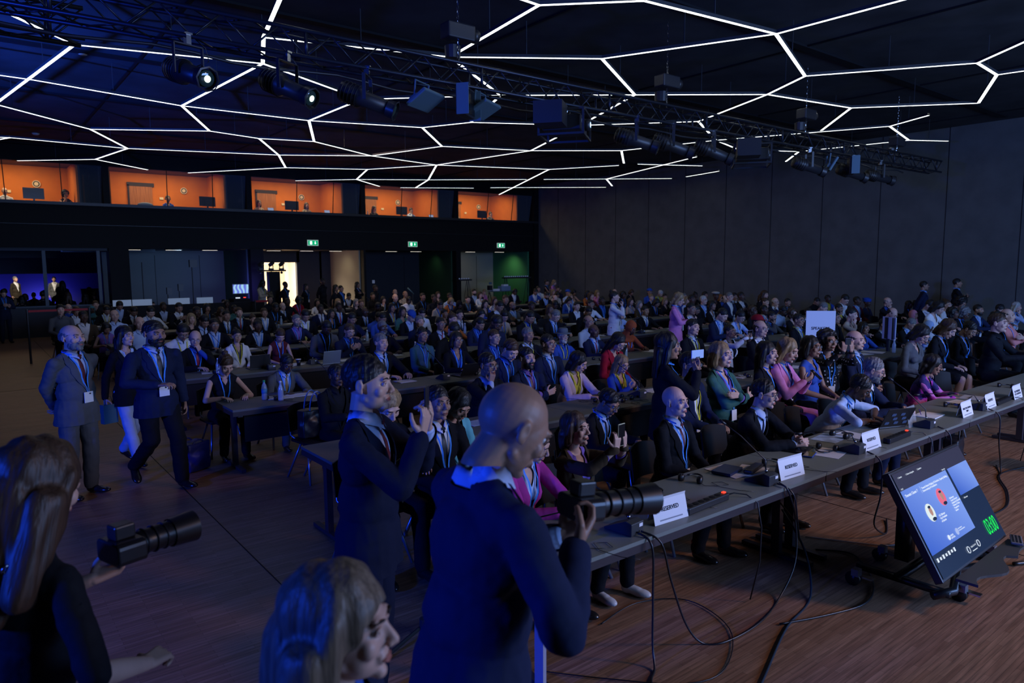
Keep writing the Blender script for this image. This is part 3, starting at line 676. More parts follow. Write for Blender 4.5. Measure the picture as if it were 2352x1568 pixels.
sheet(4.66, 3.00, R(20), .30, .21, 'printed sheet under the dark notebooks'); sheet(4.52, 3.10, R(-5), .21, .30, 'blue-edged sheet half under the dark notebooks', z=ZT + .0016)
o = sheet(4.50, 3.10, R(12), .24, .15, 'dark blue notebook on papers at the front table', 'notebook', mat('dark_blue_cover', (.015, .03, .10), rough=.35), 'notebook', .022, ZT + .004); bevel(o)
o = sheet(4.68, 2.99, R(14), .26, .07, 'black spectacle case lying on papers beside the dark notebook', 'spectacle_case', m_frame, 'case', .032, ZT + .004); bevel(o, .01, 3)
sheet(5.62, 2.88, R(12), .30, .21, 'printed sheet under the phone beside the third microphone'); 
e = empty('phone', (5.42, 2.95, ZT + .003), R(18), 'phone in blue case lying face up on a printed sheet', 'phone'); bevel(MB().box((0, 0, .005), (.165, .08, .01)).obj('case', m_bluecase, e), .004); MB().box((0, 0, .0105), (.155, .07, .001)).obj('screen', m_gold, e)
e = empty('tablet', (5.52, 3.12, ZT), R(14), 'dark tablet lying under the clasped hands', 'tablet'); bevel(MB().box((0, 0, .006), (.28, .20, .011)).obj('case', m_frame, e), .004); MB().box((0, 0, .0122), (.26, .18, .001)).obj('screen', m_scr, e)
sheet(6.10, 3.14, R(8), .32, .22, 'blue and white leaflet under the boom headset', m_=mat('blue_leaflet', (.35, .48, .70), rough=.6, nscale=9, namt=.5)); sheet(6.38, 3.05, R(-4), .21, .28, 'white printed sheet beside the blue leaflet')
# laptop with raised screen
e = empty('laptop', (6.98, 3.06, ZT), R(160), 'open black laptop with tilted screen on the front table', 'laptop')
bevel(MB().box((0, 0, .009), (.33, .23, .016)).obj('base', m_frame, e), .004)
o = MB()
for i in range(5):
    for j in range(12): o.box((-.143 + j * .026, -.055 + i * .024, .018), (.022, .020, .003))
o.obj('keyboard', m_rig, e)
M = Matrix.Translation((0, .115, .018)) @ Matrix.Rotation(R(-28), 4, 'X')
bevel(MB().box((0, 0, .11), (.33, .008, .22), M).obj('screen', m_frame, e), .003)
MB().box((0, -.0048, .112), (.305, .001, .195), M).obj('display', mat('lit_display', (.02, .03, .06), rough=.15, emis=(.03, .05, .12), estr=.6), e)
g = MB()
for i in range(7): g.rbox((-.11 + .036 * i, .006, .05 + .05 * (i % 3)), (.05, .03, .002), .008, M, axis='Y')
g.obj('lid_stickers', mat('lid_sticker', (.07, .11, .20), rough=.5), e)
e = empty('acrylic_stand', (7.16, 2.86, ZT), R(4), 'clear acrylic sign stand in front of the laptop', 'stand'); MB().box((0, 0, .10), (.21, .003, .20), Matrix.Rotation(R(-10), 4, 'X')).obj('panel', m_acr, e); MB().box((0, .03, .002), (.21, .07, .003)).obj('foot', m_acr, e)
sheet(7.80, 2.97, R(4), .30, .21, 'white writing pad in front of the person writing', 'writing_pad', m_card, 'pad', .008)
e = empty('pen', (7.74, 3.03, ZT + .02), R(30), 'slim pen above the white writing pad', 'pen'); MB().tube([(-.06, 0, 0), (.07, 0, .03)], [.003, .0045], 6).obj('barrel', mat('violet_pen', (.1, .05, .4), rough=.3), e)
sheet(8.72, 3.02, R(-6), .24, .17, 'white closed book on the front table by the floral blouse', 'book', m_card, 'book', .02); sheet(9.22, 3.06, R(6), .30, .21, 'grey printed papers right of the white book', m_=mat('grey_papers', (.4, .41, .44), rough=.7))
e = empty('pen', (9.18, 3.06, ZT + .008), R(8), 'dark pen lying on the grey printed papers', 'pen'); MB().tube([(-.08, 0, 0), (.08, 0, 0)], .005, 6).obj('barrel', m_frame, e)
# ------------------------------------------------------------------ people
m_skin = mat('skin', obj=True, rough=.48, spec=.4, nscale=14, namt=.07)
m_lip = mat('lips', obj=(.75, .42, .42), rough=.4)
m_dark = mat('brow_and_iris', (.012, .009, .008), rough=.5)
m_white = mat('eye_white', (.55, .55, .55), rough=.25)
m_hair = mat('hair', obj=True, rough=.52, spec=.4, nscale=70, namt=.45, bump=.4, bscale=90, aniso=(1, 1, .12))
m_wool = mat('suit_cloth', obj=True, rough=.85, spec=.12, nscale=5, namt=.12, bump=.25, bscale=14)
m_cotton = mat('shirt_cloth', obj=True, rough=.8, spec=.15, bump=.3, bscale=22)
m_silk = mat('tie_cloth', obj=True, rough=.45, spec=.4)
m_ribbon = mat('lanyard_ribbon', obj=True, rough=.6, spec=.3)
m_frame = mat('black_plastic', (.012, .012, .014), rough=.35, spec=.5)
m_leather = mat('black_leather', (.014, .012, .012), rough=.25, spec=.6)
m_glass = mat('spectacle_lens', (.8, .9, 1), rough=.02, alpha=.13, spec=.9)
m_dots = mat('polka_dot_cloth', (.01, .01, .012), rough=.8)
nt = m_dots.node_tree; _b = nt.nodes['Principled BSDF']
_t = nt.nodes.new('ShaderNodeTexCoord'); _v = nt.nodes.new('ShaderNodeTexVoronoi'); _v.inputs['Scale'].default_value = 22; _v.inputs['Randomness'].default_value = .25
_c = nt.nodes.new('ShaderNodeValToRGB'); _c.color_ramp.elements[0].color = (.8, .8, .8, 1); _c.color_ramp.elements[1].color = (.01, .01, .015, 1)
_c.color_ramp.elements[0].position = .22; _c.color_ramp.elements[1].position = .26
nt.links.new(_t.outputs['Object'], _v.inputs['Vector']); nt.links.new(_v.outputs['Distance'], _c.inputs[0]); nt.links.new(_c.outputs[0], _b.inputs['Base Color'])
m_floral = mat('floral_cloth', (.3, .02, .3), rough=.7)
nt = m_floral.node_tree; _b = nt.nodes['Principled BSDF']
_t = nt.nodes.new('ShaderNodeTexCoord'); _v = nt.nodes.new('ShaderNodeTexVoronoi'); _v.inputs['Scale'].default_value = 11
_c = nt.nodes.new('ShaderNodeValToRGB'); _c.color_ramp.interpolation = 'CONSTANT'
for _k, (_p0, _cc) in enumerate(((0, (.02, .015, .12, 1)), (.35, (.42, .03, .36, 1)), (.6, (.06, .02, .2, 1)), (.75, (.6, .18, .55, 1)))):
    _e = _c.color_ramp.elements[_k] if _k < 2 else _c.color_ramp.elements.new(_p0)
    _e.position = _p0; _e.color = _cc
_s = nt.nodes.new('ShaderNodeSeparateColor'); nt.links.new(_t.outputs['Object'], _v.inputs['Vector']); nt.links.new(_v.outputs['Color'], _s.inputs[0])
nt.links.new(_s.outputs[0], _c.inputs[0]); nt.links.new(_c.outputs[0], _b.inputs['Base Color'])

COL = dict(black=(.008, .009, .013), navy=(.012, .018, .05), grey=(.085, .09, .10), blue=(.03, .08, .36), ltblue=(.40, .51, .74),
    white=(.68, .69, .72), teal=(.05, .12, .15), violet=(.20, .12, .45), green=(.045, .13, .11), maroon=(.10, .015, .02), red=(.30, .01, .03),
    brown=(.055, .038, .022), beige=(.42, .34, .25), orange=(.40, .12, .03), rust=(.30, .07, .025), yellow=(.55, .48, .06), pink=(.62, .22, .46),
    palepink=(.58, .45, .52), mustard=(.28, .18, .06), coral=(.62, .22, .20), peach=(.62, .38, .30), stripe=(.22, .04, .08), dots=(.01, .01, .01),
    darknavy=(.007, .010, .028), purple=(.36, .035, .25), cyan=(.12, .38, .44), floral=(.3, .02, .3), darkbrown=(.03, .024, .018))
HAIR = dict(black=(.008, .007, .007), brown=(.05, .025, .013), fair=(.12, .085, .055), blonde=(.24, .155, .075), grey=(.13, .13, .13), white=(.40, .38, .34), orange=(.3, .1, .02),
    teal=(.05, .16, .18), rust=(.30, .07, .025), blue=(.02, .07, .35), red=(.25, .01, .02), ltblue=(.30, .42, .66), pink=(.5, .2, .25))
SKIN = dict(l=(.56, .34, .26), m=(.33, .18, .12), d=(.09, .045, .03))
LANY = dict(b=(.05, .28, .85), y=(.62, .55, .03))

def hand(mb, W, d, n, side, curl=.5, s=1.0, spread=.25, holdthumb=False):
    # palm + five separate bent fingers; thumb leaves the side of the palm near its base
    W, d, n = V(W), V(d).normalized(), V(n)
    n = (n - d * n.dot(d)).normalized(); t = d.cross(n) * side       # t points to the thumb
    P = lambda a, b, c: W + (d * a + t * b + n * c) * s
    for b in (-.024, -.008, .010, .026): mb.cap(P(.005, b * .65, 0), P(.082, b, .002), .015 * s, .0125 * s, n=8)
    for k, (b, L) in enumerate(((.030, .072), (.010, .082), (-.010, .076), (-.028, .060))):
        base = P(.084 - (.006 if k == 3 else 0), b, 0)
        an = curl * (1 + .12 * k); dirv = d; pos = base; sp = t * (b / .03) * spread * .25
        rr = .0092 * s
        for q, fr in enumerate((.45, .30, .25)):
            a = an * (.8 if q == 0 else 1.0 + .15 * q) * (q + 1) * .75
            dv = (d * math.cos(a) + n * math.sin(a) + sp * max(0, math.cos(a))).normalized()
            nx = pos + dv * L * fr * s
            mb.cap(pos, nx, rr, rr * .92, n=8); pos = nx; rr *= .9
    tb = P(.018, .026, .006)
    t1 = tb + (d * .55 + t * .75 + n * .35).normalized() * .036 * s
    t2 = t1 + (d * .85 + t * (.1 if curl > .6 else .4) + n * (.25 + .5 * curl)).normalized() * .03 * s
    t3 = t2 + (d * .9 - t * (.35 if curl > .6 else -.1) + n * (.2 + .5 * curl)).normalized() * .025 * s
    mb.cap(tb, t1, .015 * s, .0125 * s, n=8); mb.cap(t1, t2, .0122 * s, .0105 * s, n=8); mb.cap(t2, t3, .0105 * s, .0085 * s, n=8)

_HEAD = {}
def head_mesh(q, fem=False):
    k = (q, fem)
    if k in _HEAD: return _HEAD[k]
    mb = MB(); g = .95 if fem else 1
    mb.ell((0, .020, .030), (.075, .094, .088)); mb.ell((0, -.018, -.004), (.067 * g, .074, .094))
    mb.ell((0, -.026, -.064), (.056 * g, .056, .047)); mb.ell((0, -.074, -.096), (.021 * g, .017, .017))
    mb.cap((-.048 * g, -.005, -.060), (0, -.06, -.094), .015, .017); mb.cap((.048 * g, -.005, -.060), (0, -.06, -.094), .015, .017)
    for sx in (-1, 1):
        mb.ell((sx * .040, -.062, -.024), (.023, .020, .026))
        mb.ell((sx * .079, .014, -.004), (.008, .017, .031)); mb.ell((sx * .0105, -.101, -.029), .0085)
        mb.ell((sx * .077, .006, -.024), (.007, .010, .013))
    for sx in (-1, 1): mb.ell((sx * .027, -.036, -.048), (.031, .034, .044))
    mb.cap((-.036, -.078, .028), (.036, -.078, .028), .0115, .0115)
    mb.cap((0, -.084, .020), (0, -.109, -.023), .0075, .0115)
    mb.ell((0, -.082, -.058), (.027, .013, .019))
    mb.cap((0, .022, -.05), (0, .030, -.125), .050 * g, .050 * g)
    me = remesh(mb, (.012, .0058, .0042)[q], (2, 4, 6)[q], 'head')
    a = get_v(me)
    for sx in (-1, 1):
        c = np.array((sx * .031, -.088, .008)); d2 = ((a - c) ** 2 / np.array([.017, .03, .012]) ** 2).sum(1)
        a[:, 1] += .0105 * np.exp(-d2)
        # ear hollow
        c = np.array((sx * .088, .012, .0)); d2 = ((a - c) ** 2 / np.array([.01, .009, .016]) ** 2).sum(1)
        a[:, 0] -= sx * .005 * np.exp(-d2)
    c = np.array((0, -.1, -.0615)); d2 = ((a - c) ** 2 / np.array([.022, .03, .0028]) ** 2).sum(1)
    a[:, 1] += .004 * np.exp(-d2)
    set_v(me, a)
    parts = [(me, 0)]
    nn = 6 if q == 0 else 10
    eb = MB()
    for sx in (-1, 1): eb.ell((sx * .031, -.0735, .007), .0112, n=nn, k=6)
    parts.append((eb.mesh('e'), 3))
    eb = MB()
    for sx in (-1, 1):
        eb.ell((sx * .030, -.0815, .0075), (.0050, .0035, .0050), n=nn, k=6)
        eb.tube([(sx * .014, -.0925, .0275), (sx * .03, -.0925, .0335), (sx * .048, -.079, .030)], [.0028, .0036, .002], 5)
    parts.append((eb.mesh('e'), 2))
    eb = MB()
    for sx in (-1, 1): eb.tube([(sx * .019, -.0835, .0095), (sx * .026, -.0865, .0155), (sx * .036, -.0855, .0155), (sx * .043, -.079, .0085)], .0036, 5); eb.tube([(sx * .019, -.0815, .0065), (sx * .031, -.0850, .0005), (sx * .043, -.078, .0055)], .0028, 5)
    parts.append((eb.mesh('e'), 0))
    eb = MB()
    eb.tube([(-.023, -.0870, -.062), (-.010, -.0945, -.0575), (0, -.0960, -.0585), (.010, -.0945, -.0575), (.023, -.0870, -.062)], [.0015, .0036, .0036, .0036, .0015], 6)
    eb.tube([(-.021, -.0875, -.063), (-.009, -.0950, -.0670), (.009, -.0950, -.0670), (.021, -.0875, -.063)], [.0015, .0045, .0045, .0015], 6)
    parts.append((eb.mesh('e'), 1))
    me = join(parts, 'head', [m_skin, m_lip, m_dark, m_white])
    _HEAD[k] = me
    return me

_HAIR = {}
def hair_mesh(style, q):
    k = (style, q)
    if k in _HAIR: return _HAIR[k]
    mb = MB(); vox = (.014, .0075, .0055)[q]; sm = 1; pred = None; bis = []; amp = .004; fr = 60
    line = (V((0, -.088, .064)), V((0, .66, 1)).normalized())
    below = lambda c: (c - line[0]).dot(line[1]) < 0
    mats = m_hair
    if style in ('short', 'cap', 'beret', 'hat'):
        mb.ell((0, .022, .036), (.0800, .0985, .0945)); bis = [line]; pred = below
    elif style in ('bald', 'fringe'):
        mb.ell((0, .026, .012), (.082, .098, .085)); pred = lambda c: c.z > .045 + .25 * c.y or below(c); bis = [line, (V((0, 0, .045)), V((0, -.25, 1)).normalized())]
    elif style in ('long', 'bob', 'longwave'):
        L = {'long': -.27, 'longwave': -.30, 'bob': -.125}[style]
        mb.ell((0, .024, .036), (.090, .106, .100)); mb.ell((0, .06, -.05), (.086, .065, .11))
        if style == 'longwave': mb.cap((0, .085, -.02), (0, .115, -.27), .075, .060)
        for sx in (-1, 1):
            if style == 'longwave': mb.cap((sx * .085, .05, -.02), (sx * .095, .075, -.24), .042, .038)
            mb.cap((sx * .070, .0, .04), (sx * .083, .015, -.08), .028, .030); mb.cap((sx * .083, .015, -.08), (sx * .075, .03 if style == 'bob' else .045, L + .03), .030, .022)
            mb.cap((sx * .045, .07, -.04), (sx * .045, .09, L), .045, .030)
        pred = lambda c: (c.z > -.2 and c.y < -.02 and abs(c.x) < .058 and c.z < .056 - max(0, (abs(c.x) - .015)) * .6) or (c.y < -.068 and c.z < .035)
        bis = [(V((.058, 0, 0)), V((1, 0, 0))), (V((-.058, 0, 0)), V((1, 0, 0))), (V((0, -.02, 0)), V((0, 1, 0))), (V((0, -.068, 0)), V((0, 1, 0))),
               (V((.015, 0, .056)), V((.6, 0, 1)).normalized()), (V((-.015, 0, .056)), V((-.6, 0, 1)).normalized()), (V((0, 0, .056)), V((0, 0, 1)))]
        amp = .007; fr = 28
    elif style in ('bun', 'pony'):
        mb.ell((0, .024, .036), (.084, .103, .097)); bis = [line]; pred = lambda c: below(c) and c.y < .09
        mb.ell((0, .105 if style == 'pony' else .075, .045 if style == 'pony' else .125), .036)
        if style == 'pony': mb.cap((0, .12, .04), (0, .125, -.14), .028, .012)
    elif style in ('afro', 'curly'):
        mb.ell((0, .035, .045), (.118, .122, .115)); mb.ell((0, .05, -.03), (.105, .09, .09))
        pred = lambda c: c.y < -.03 and abs(c.x) < .07 and c.z < .072; amp = .016; fr = 32
    elif style == 'hijab':
        mb.ell((0, .015, .012), (.092, .112, .125)); mb.cap((0, -.01, -.10), (0, .0, -.22), .085, .12); mb.ell((0, -.03, -.22), (.15, .11, .05))
        pred = lambda c: c.y < -.06 and abs(c.x) < .052 and -.098 < c.z < .062; amp = .004; fr = 18; mats = m_cotton
    elif style == 'turban':
        mb.ell((0, .02, .075), (.108, .122, .085))
        for q_ in range(5): mb.tube([(math.cos(a) * (.094 + .005 * q_), .015 + math.sin(a) * (.11), .045 + .018 * q_ + .02 * math.cos(a * 1 + q_)) for a in [2 * PI * i / 16 for i in range(16)]], .018, 6, closed=True)
        bis = [(V((0, 0, .03)), V((0, -.1, 1)))]; pred = lambda c: c.z < .03; amp = .003; mats = m_cotton
    if style == 'beard':
        mb.ell((0, -.030, -.068), (.064, .064, .056)); mb.cap((-.022, -.094, -.046), (.022, -.094, -.046), .008, .008); mb.ell((0, -.075, -.10), (.03, .024, .024))
        pred = lambda c: c.z > -.038 or c.y > .0 or (abs(c.x) < .019 and -.070 < c.z < -.053 and c.y < -.07) or (c.z > -.045 and abs(c.x) > .03 and c.y < -.045); amp = .003
    if style == 'mous':
        mb.tube([(-.030, -.084, -.056), (-.012, -.098, -.047), (.012, -.098, -.047), (.030, -.084, -.056)], [.003, .007, .007, .003], 6)
        me = mb.mesh('moustache', mats); shade(me); _HAIR[k] = me; return me
    me = remesh(mb, vox, 10 if q and style in ('long', 'bob', 'longwave') else sm, 'hair')
    if pred or bis: me = cut(me, pred=pred, bis=bis)
    if amp:
        a_ = get_v(me); b_ = a_ * np.array([1, 1, .3 if style in ('long', 'bob', 'longwave', 'pony') else 1])
        set_v(me, a_ + get_n(me) * (fnoise(b_, fr * 2.6, 5) * amp)[:, None])
    me.materials.append(mats); shade(me)
    _HAIR[k] = me
    return me

def headgear(style, q):
    k = ('gear', style)
    if k in _HAIR: return _HAIR[k]
    mb = MB()
    if style == 'cap':
        mb.ell((0, .022, .055), (.092, .108, .088)); me = remesh(mb, .009, 2); cut(me, pred=lambda c: c.z < .05, bis=[(V((0, 0, .05)), V((0, 0, 1)))])
        b = MB(); b.ell((0, -.10, .052), (.065, .055, .006)); me = join([(me, 0), (b.mesh('b'), 0)], 'cap', [m_cotton])
    elif style == 'beret':
        mb.ell((0, .03, .105), (.125, .13, .045)); me = remesh(mb, .009, 2); me.materials.append(m_cotton); shade(me)
    elif style == 'hat':
        b = MB(); b.lathe([(.155, .062), (.16, .066), (.10, .075), (.088, .08), (.09, .085)], 28)
        b.lathe([(.090, .07), (.088, .12), (.082, .15), (.06, .165), (.02, .158)], 24)
        me = b.mesh('hat', [m_cotton]); shade(me)
    elif style == 'glasses':
        b = MB()
        for sx in (-1, 1):
            b.tube([(sx * .032 + .024 * math.cos(a), -.101 + .006 * abs(math.cos(a)), .006 + .017 * math.sin(a)) for a in [2 * PI * i / 14 for i in range(14)]], .0019, 5, closed=True)
            b.tube([(sx * .056, -.096, .010), (sx * .076, -.06, .010), (sx * .083, .01, .008)], .002, 5)
        b.tube([(-.008, -.105, .010), (.008, -.105, .010)], .0018, 5)
        b.cm = 1
        for sx in (-1, 1): b.quad([(sx * .032 + .023 * math.cos(a), -.1005 + .006 * abs(math.cos(a)), .006 + .016 * math.sin(a)) for a in [2 * PI * i / 14 for i in range(14)]])
        me = b.mesh('glasses', [m_frame, m_glass]); shade(me)
    elif style == 'headphones':
        b = MB()
        b.tube([(.09 * math.cos(a), .02, .03 + .105 * math.sin(a)) for a in [PI * i / 12 for i in range(13)]], .005, 6)
        for sx in (-1, 1): b.cyl((sx * .078, .015, -.004), (sx * .098, .015, -.004), .030, n=14)
        me = b.mesh('headphones', [m_frame]); shade(me)
    _HAIR[k] = me
    return me

def ik(S, W, l1, l2, hint):
    S, W = V(S), V(W); d = W - S; L = min(d.length, l1 + l2 - .006); L = max(L, abs(l1 - l2) + .02); d.normalize()
    a = (l1 * l1 - l2 * l2 + L * L) / (2 * L); h = math.sqrt(max(0, l1 * l1 - a * a))
    hint = V(hint); p = hint - d * hint.dot(d); p = p.normalized() if p.length > 1e-5 else d.orthogonal().normalized()
    return S + d * a + p * h, S + d * L

# pose: arms given as (wrist, elbow hint, hand direction, palm normal, curl) for right (-x) and left (+x)
def P_(r, l, head=(0, 0), lean=0, legs='sit', tw=0): return dict(r=r, l=l, head=head, lean=lean, legs=legs, tw=tw)
def mir(a): return ((-a[0][0], a[0][1], a[0][2]), (-a[1][0], a[1][1], a[1][2]), (-a[2][0], a[2][1], a[2][2]), (-a[3][0], a[3][1], a[3][2]), a[4])
_lap = ((.10, -.32, .66), (.5, .4, -.6), (-.35, -1, -.15), (0, .1, -1), .35)
_tab = ((.14, -.47, .81), (.7, .3, -.6), (-.45, -1, 0), (0, 0, -1), .35)
_low = ((.21, -.10, .56), (.6, .6, 0), (0, -.7, -.7), (-1, 0, -.3), .4)
_ph = ((.06, -.33, .90), (.6, .2, -.8), (-.35, -.8, .6), (-.3, .9, .3), .7)
_hang = ((.25, -.01, .80), (.3, .8, 0), (0, -.08, -1), (-1, 0, 0), .4)
POSES = {
 'lap': P_(mir(_lap), _lap, lean=R(3)),
 'table': P_(mir(_tab), _tab, lean=R(8)),
 'down': P_(mir(_tab), _tab, head=(R(30), R(4)), lean=R(14)),
 'lapdown': P_(mir(_lap), _lap, head=(R(35), 0), lean=R(10)),
 'phone': P_(mir(_ph), _ph, head=(R(18), 0), lean=R(6)),
 'cross': P_(((.10, -.235, .83), (-.7, .1, -.5), (1, -.1, .25), (0, 1, 0), .3), ((-.11, -.26, .87), (.7, .1, -.5), (-1, .1, .1), (0, 1, 0), .3), lean=R(-2)),
 'chin': P_(((-.03, -.21, 1.04), (-.5, -.5, -.7), (.25, -.1, 1), (.3, .9, -.2), .95), _tab, head=(R(6), R(6)), lean=R(10)),
 'chinL': P_(mir(_tab), ((.02, -.20, 1.03), (.5, -.5, -.7), (-.35, -.1, 1), (-.3, .9, -.2), .8), head=(R(12), R(-22)), lean=R(10)),
 'photo': P_(((-.05, -.46, 1.16), (-.6, -.2, -.7), (.1, -.1, 1), (.2, 1, 0), .6), ((.05, -.46, 1.16), (.6, -.2, -.7), (-.1, -.1, 1), (-.2, 1, 0), .6), head=(R(-3), R(8)), lean=R(3)),
 'clasp': P_(((-.05, -.56, .80), (-.8, .3, -.4), (.55, -.8, .2), (.7, .3, -.3), .9), ((.05, -.54, .82), (.8, .3, -.4), (-.55, -.8, .2), (-.7, .3, -.3), .9), head=(R(4), R(14)), lean=R(22)),
 'type': P_(((-.10, -.52, .80), (-.9, .2, .1), (.35, -1, -.1), (0, 0, -1), .45), ((.12, -.52, .80), (.9, .2, .1), (-.35, -1, -.1), (0, 0, -1), .45), head=(R(28), R(8)), lean=R(34)),
 'write': P_(((-.12, -.52, .80), (-.7, .3, -.5), (.4, -1, -.1), (.3, 0, -1), .75), ((.16, -.50, .80), (.7, .3, -.5), (-.3, -1, -.1), (-.3, 0, -1), .6), head=(R(16), R(16)), lean=R(18)),
 'tableR': P_(((-.10, -.50, .80), (-.7, .3, -.6), (.4, -1, 0), (0, 0, -1), .35), ((.08, -.52, .80), (.7, .3, -.6), (-.4, -1, 0), (0, 0, -1), .35), head=(R(26), R(20)), lean=R(14)),
 # standing
 'st_back': P_(((-.06, .20, .93), (-.8, .3, 0), (.8, .2, -.5), (0, 1, 0), .4), ((.06, .21, .93), (.8, .3, 0), (-.8, .2, -.5), (0, 1, 0), .4), legs='stand'),
 'st_hang': P_(mir(_hang), _hang, legs='stand'),
 'st_cross': P_(((.10, -.235, 1.24), (-.7, .1, -.5), (1, -.1, .25), (0, 1, 0), .3), ((-.11, -.26, 1.28), (.7, .1, -.5), (-1, .1, .1), (0, 1, 0), .3), legs='stand'),
 'st_phone': P_(((-.06, -.33, 1.20), (-.6, .2, -.8), (.35, -.8, .5), (.3, .9, .3), .7), ((.08, -.34, 1.18), (.6, .2, -.8), (-.35, -.8, .5), (-.3, .9, .3), .7), head=(R(24), 0), legs='stand'),
 'st_chin': P_(((-.02, -.19, 1.44), (-.5, -.5, -.7), (.2, -.1, 1), (.3, .9, -.2), .9), ((-.12, -.26, 1.20), (.7, .1, -.5), (-1, .1, 0), (0, 1, 0), .3), head=(R(-2), R(12)), legs='stand'),
 'st_photo': P_(((-.06, -.28, 1.42), (-.5, -.1, -1), (.1, -.25, 1), (.3, 1, 0), .75), ((.06, -.28, 1.42), (.5, -.1, -1), (-.1, -.25, 1), (-.3, 1, 0), .75), head=(R(3), 0), legs='stand'),
 'st_walk': P_(((-.12, -.30, 1.14), (-.8, .4, -.3), (.6, -.8, .1), (.1, .1, -1), .6), ((.26, .02, .82), (.3, .8, 0), (0, -.2, -1), (-1, 0, 0), .4), head=(R(8), R(6)), legs='walk'),
 'st_walk2': P_(((-.27, .08, .84), (-.3, .8, 0), (0, -.1, -1), (1, 0, 0), .6), ((.25, -.08, .82), (.3, .8, 0), (0, -.3, -1), (-1, 0, 0), .4), head=(R(0), R(8)), legs='walk2'),
 'st_cam': P_(((-.13, -.25, 1.27), (-.6, .3, -.8), (.3, -.8, .6), (.6, .3, .5), .8), ((.05, -.33, 1.22), (.6, .2, -.9), (-.3, -.9, .5), (-.2, 0, 1), .7), head=(R(34), R(-4)), lean=R(5), legs='stand'),
 'st_girl': P_(((-.24, -.24, 1.06), (-.6, .7, -.2), (.3, -1, -.1), (.4, 0, -1), .7), ((.10, -.30, 1.24), (.7, .2, -.6), (-.3, -1, .2), (-.3, 0, 1), .8), head=(R(14), R(6)), lean=R(6), legs='stand'),
}

def get_n(me):
    a = np.empty(len(me.vertices) * 3); me.vertex_normals.foreach_get('vector', a) if hasattr(me, 'vertex_normals') else me.vertices.foreach_get('normal', a)
    return a.reshape(-1, 3)
def fnoise(a, f, seed=0):
    # smooth pseudo noise from a few rotated sines
    rs = np.random.RandomState(11 + seed); o = 0
    for k in range(5):
        d = rs.normal(size=3); d /= np.linalg.norm(d)
        ph = rs.uniform(0, 6.28); q = a @ d * f * (1 + .35 * k) + ph
        d2 = rs.normal(size=3); o = o + np.sin(q + 1.3 * np.sin(a @ d2 * f * .5 + k)) / (1 + .4 * k)
    return o / 2.4
def wrinkle(me, amp, f=9, s=3):
    a = get_v(me); n = get_n(me)
    b = a * np.array([1, 1, 1.8])
    set_v(me, a + n * ((fnoise(b, f * 3.2, s) + .5 * fnoise(b, f * 7, s + 1)) * amp * .8)[:, None])

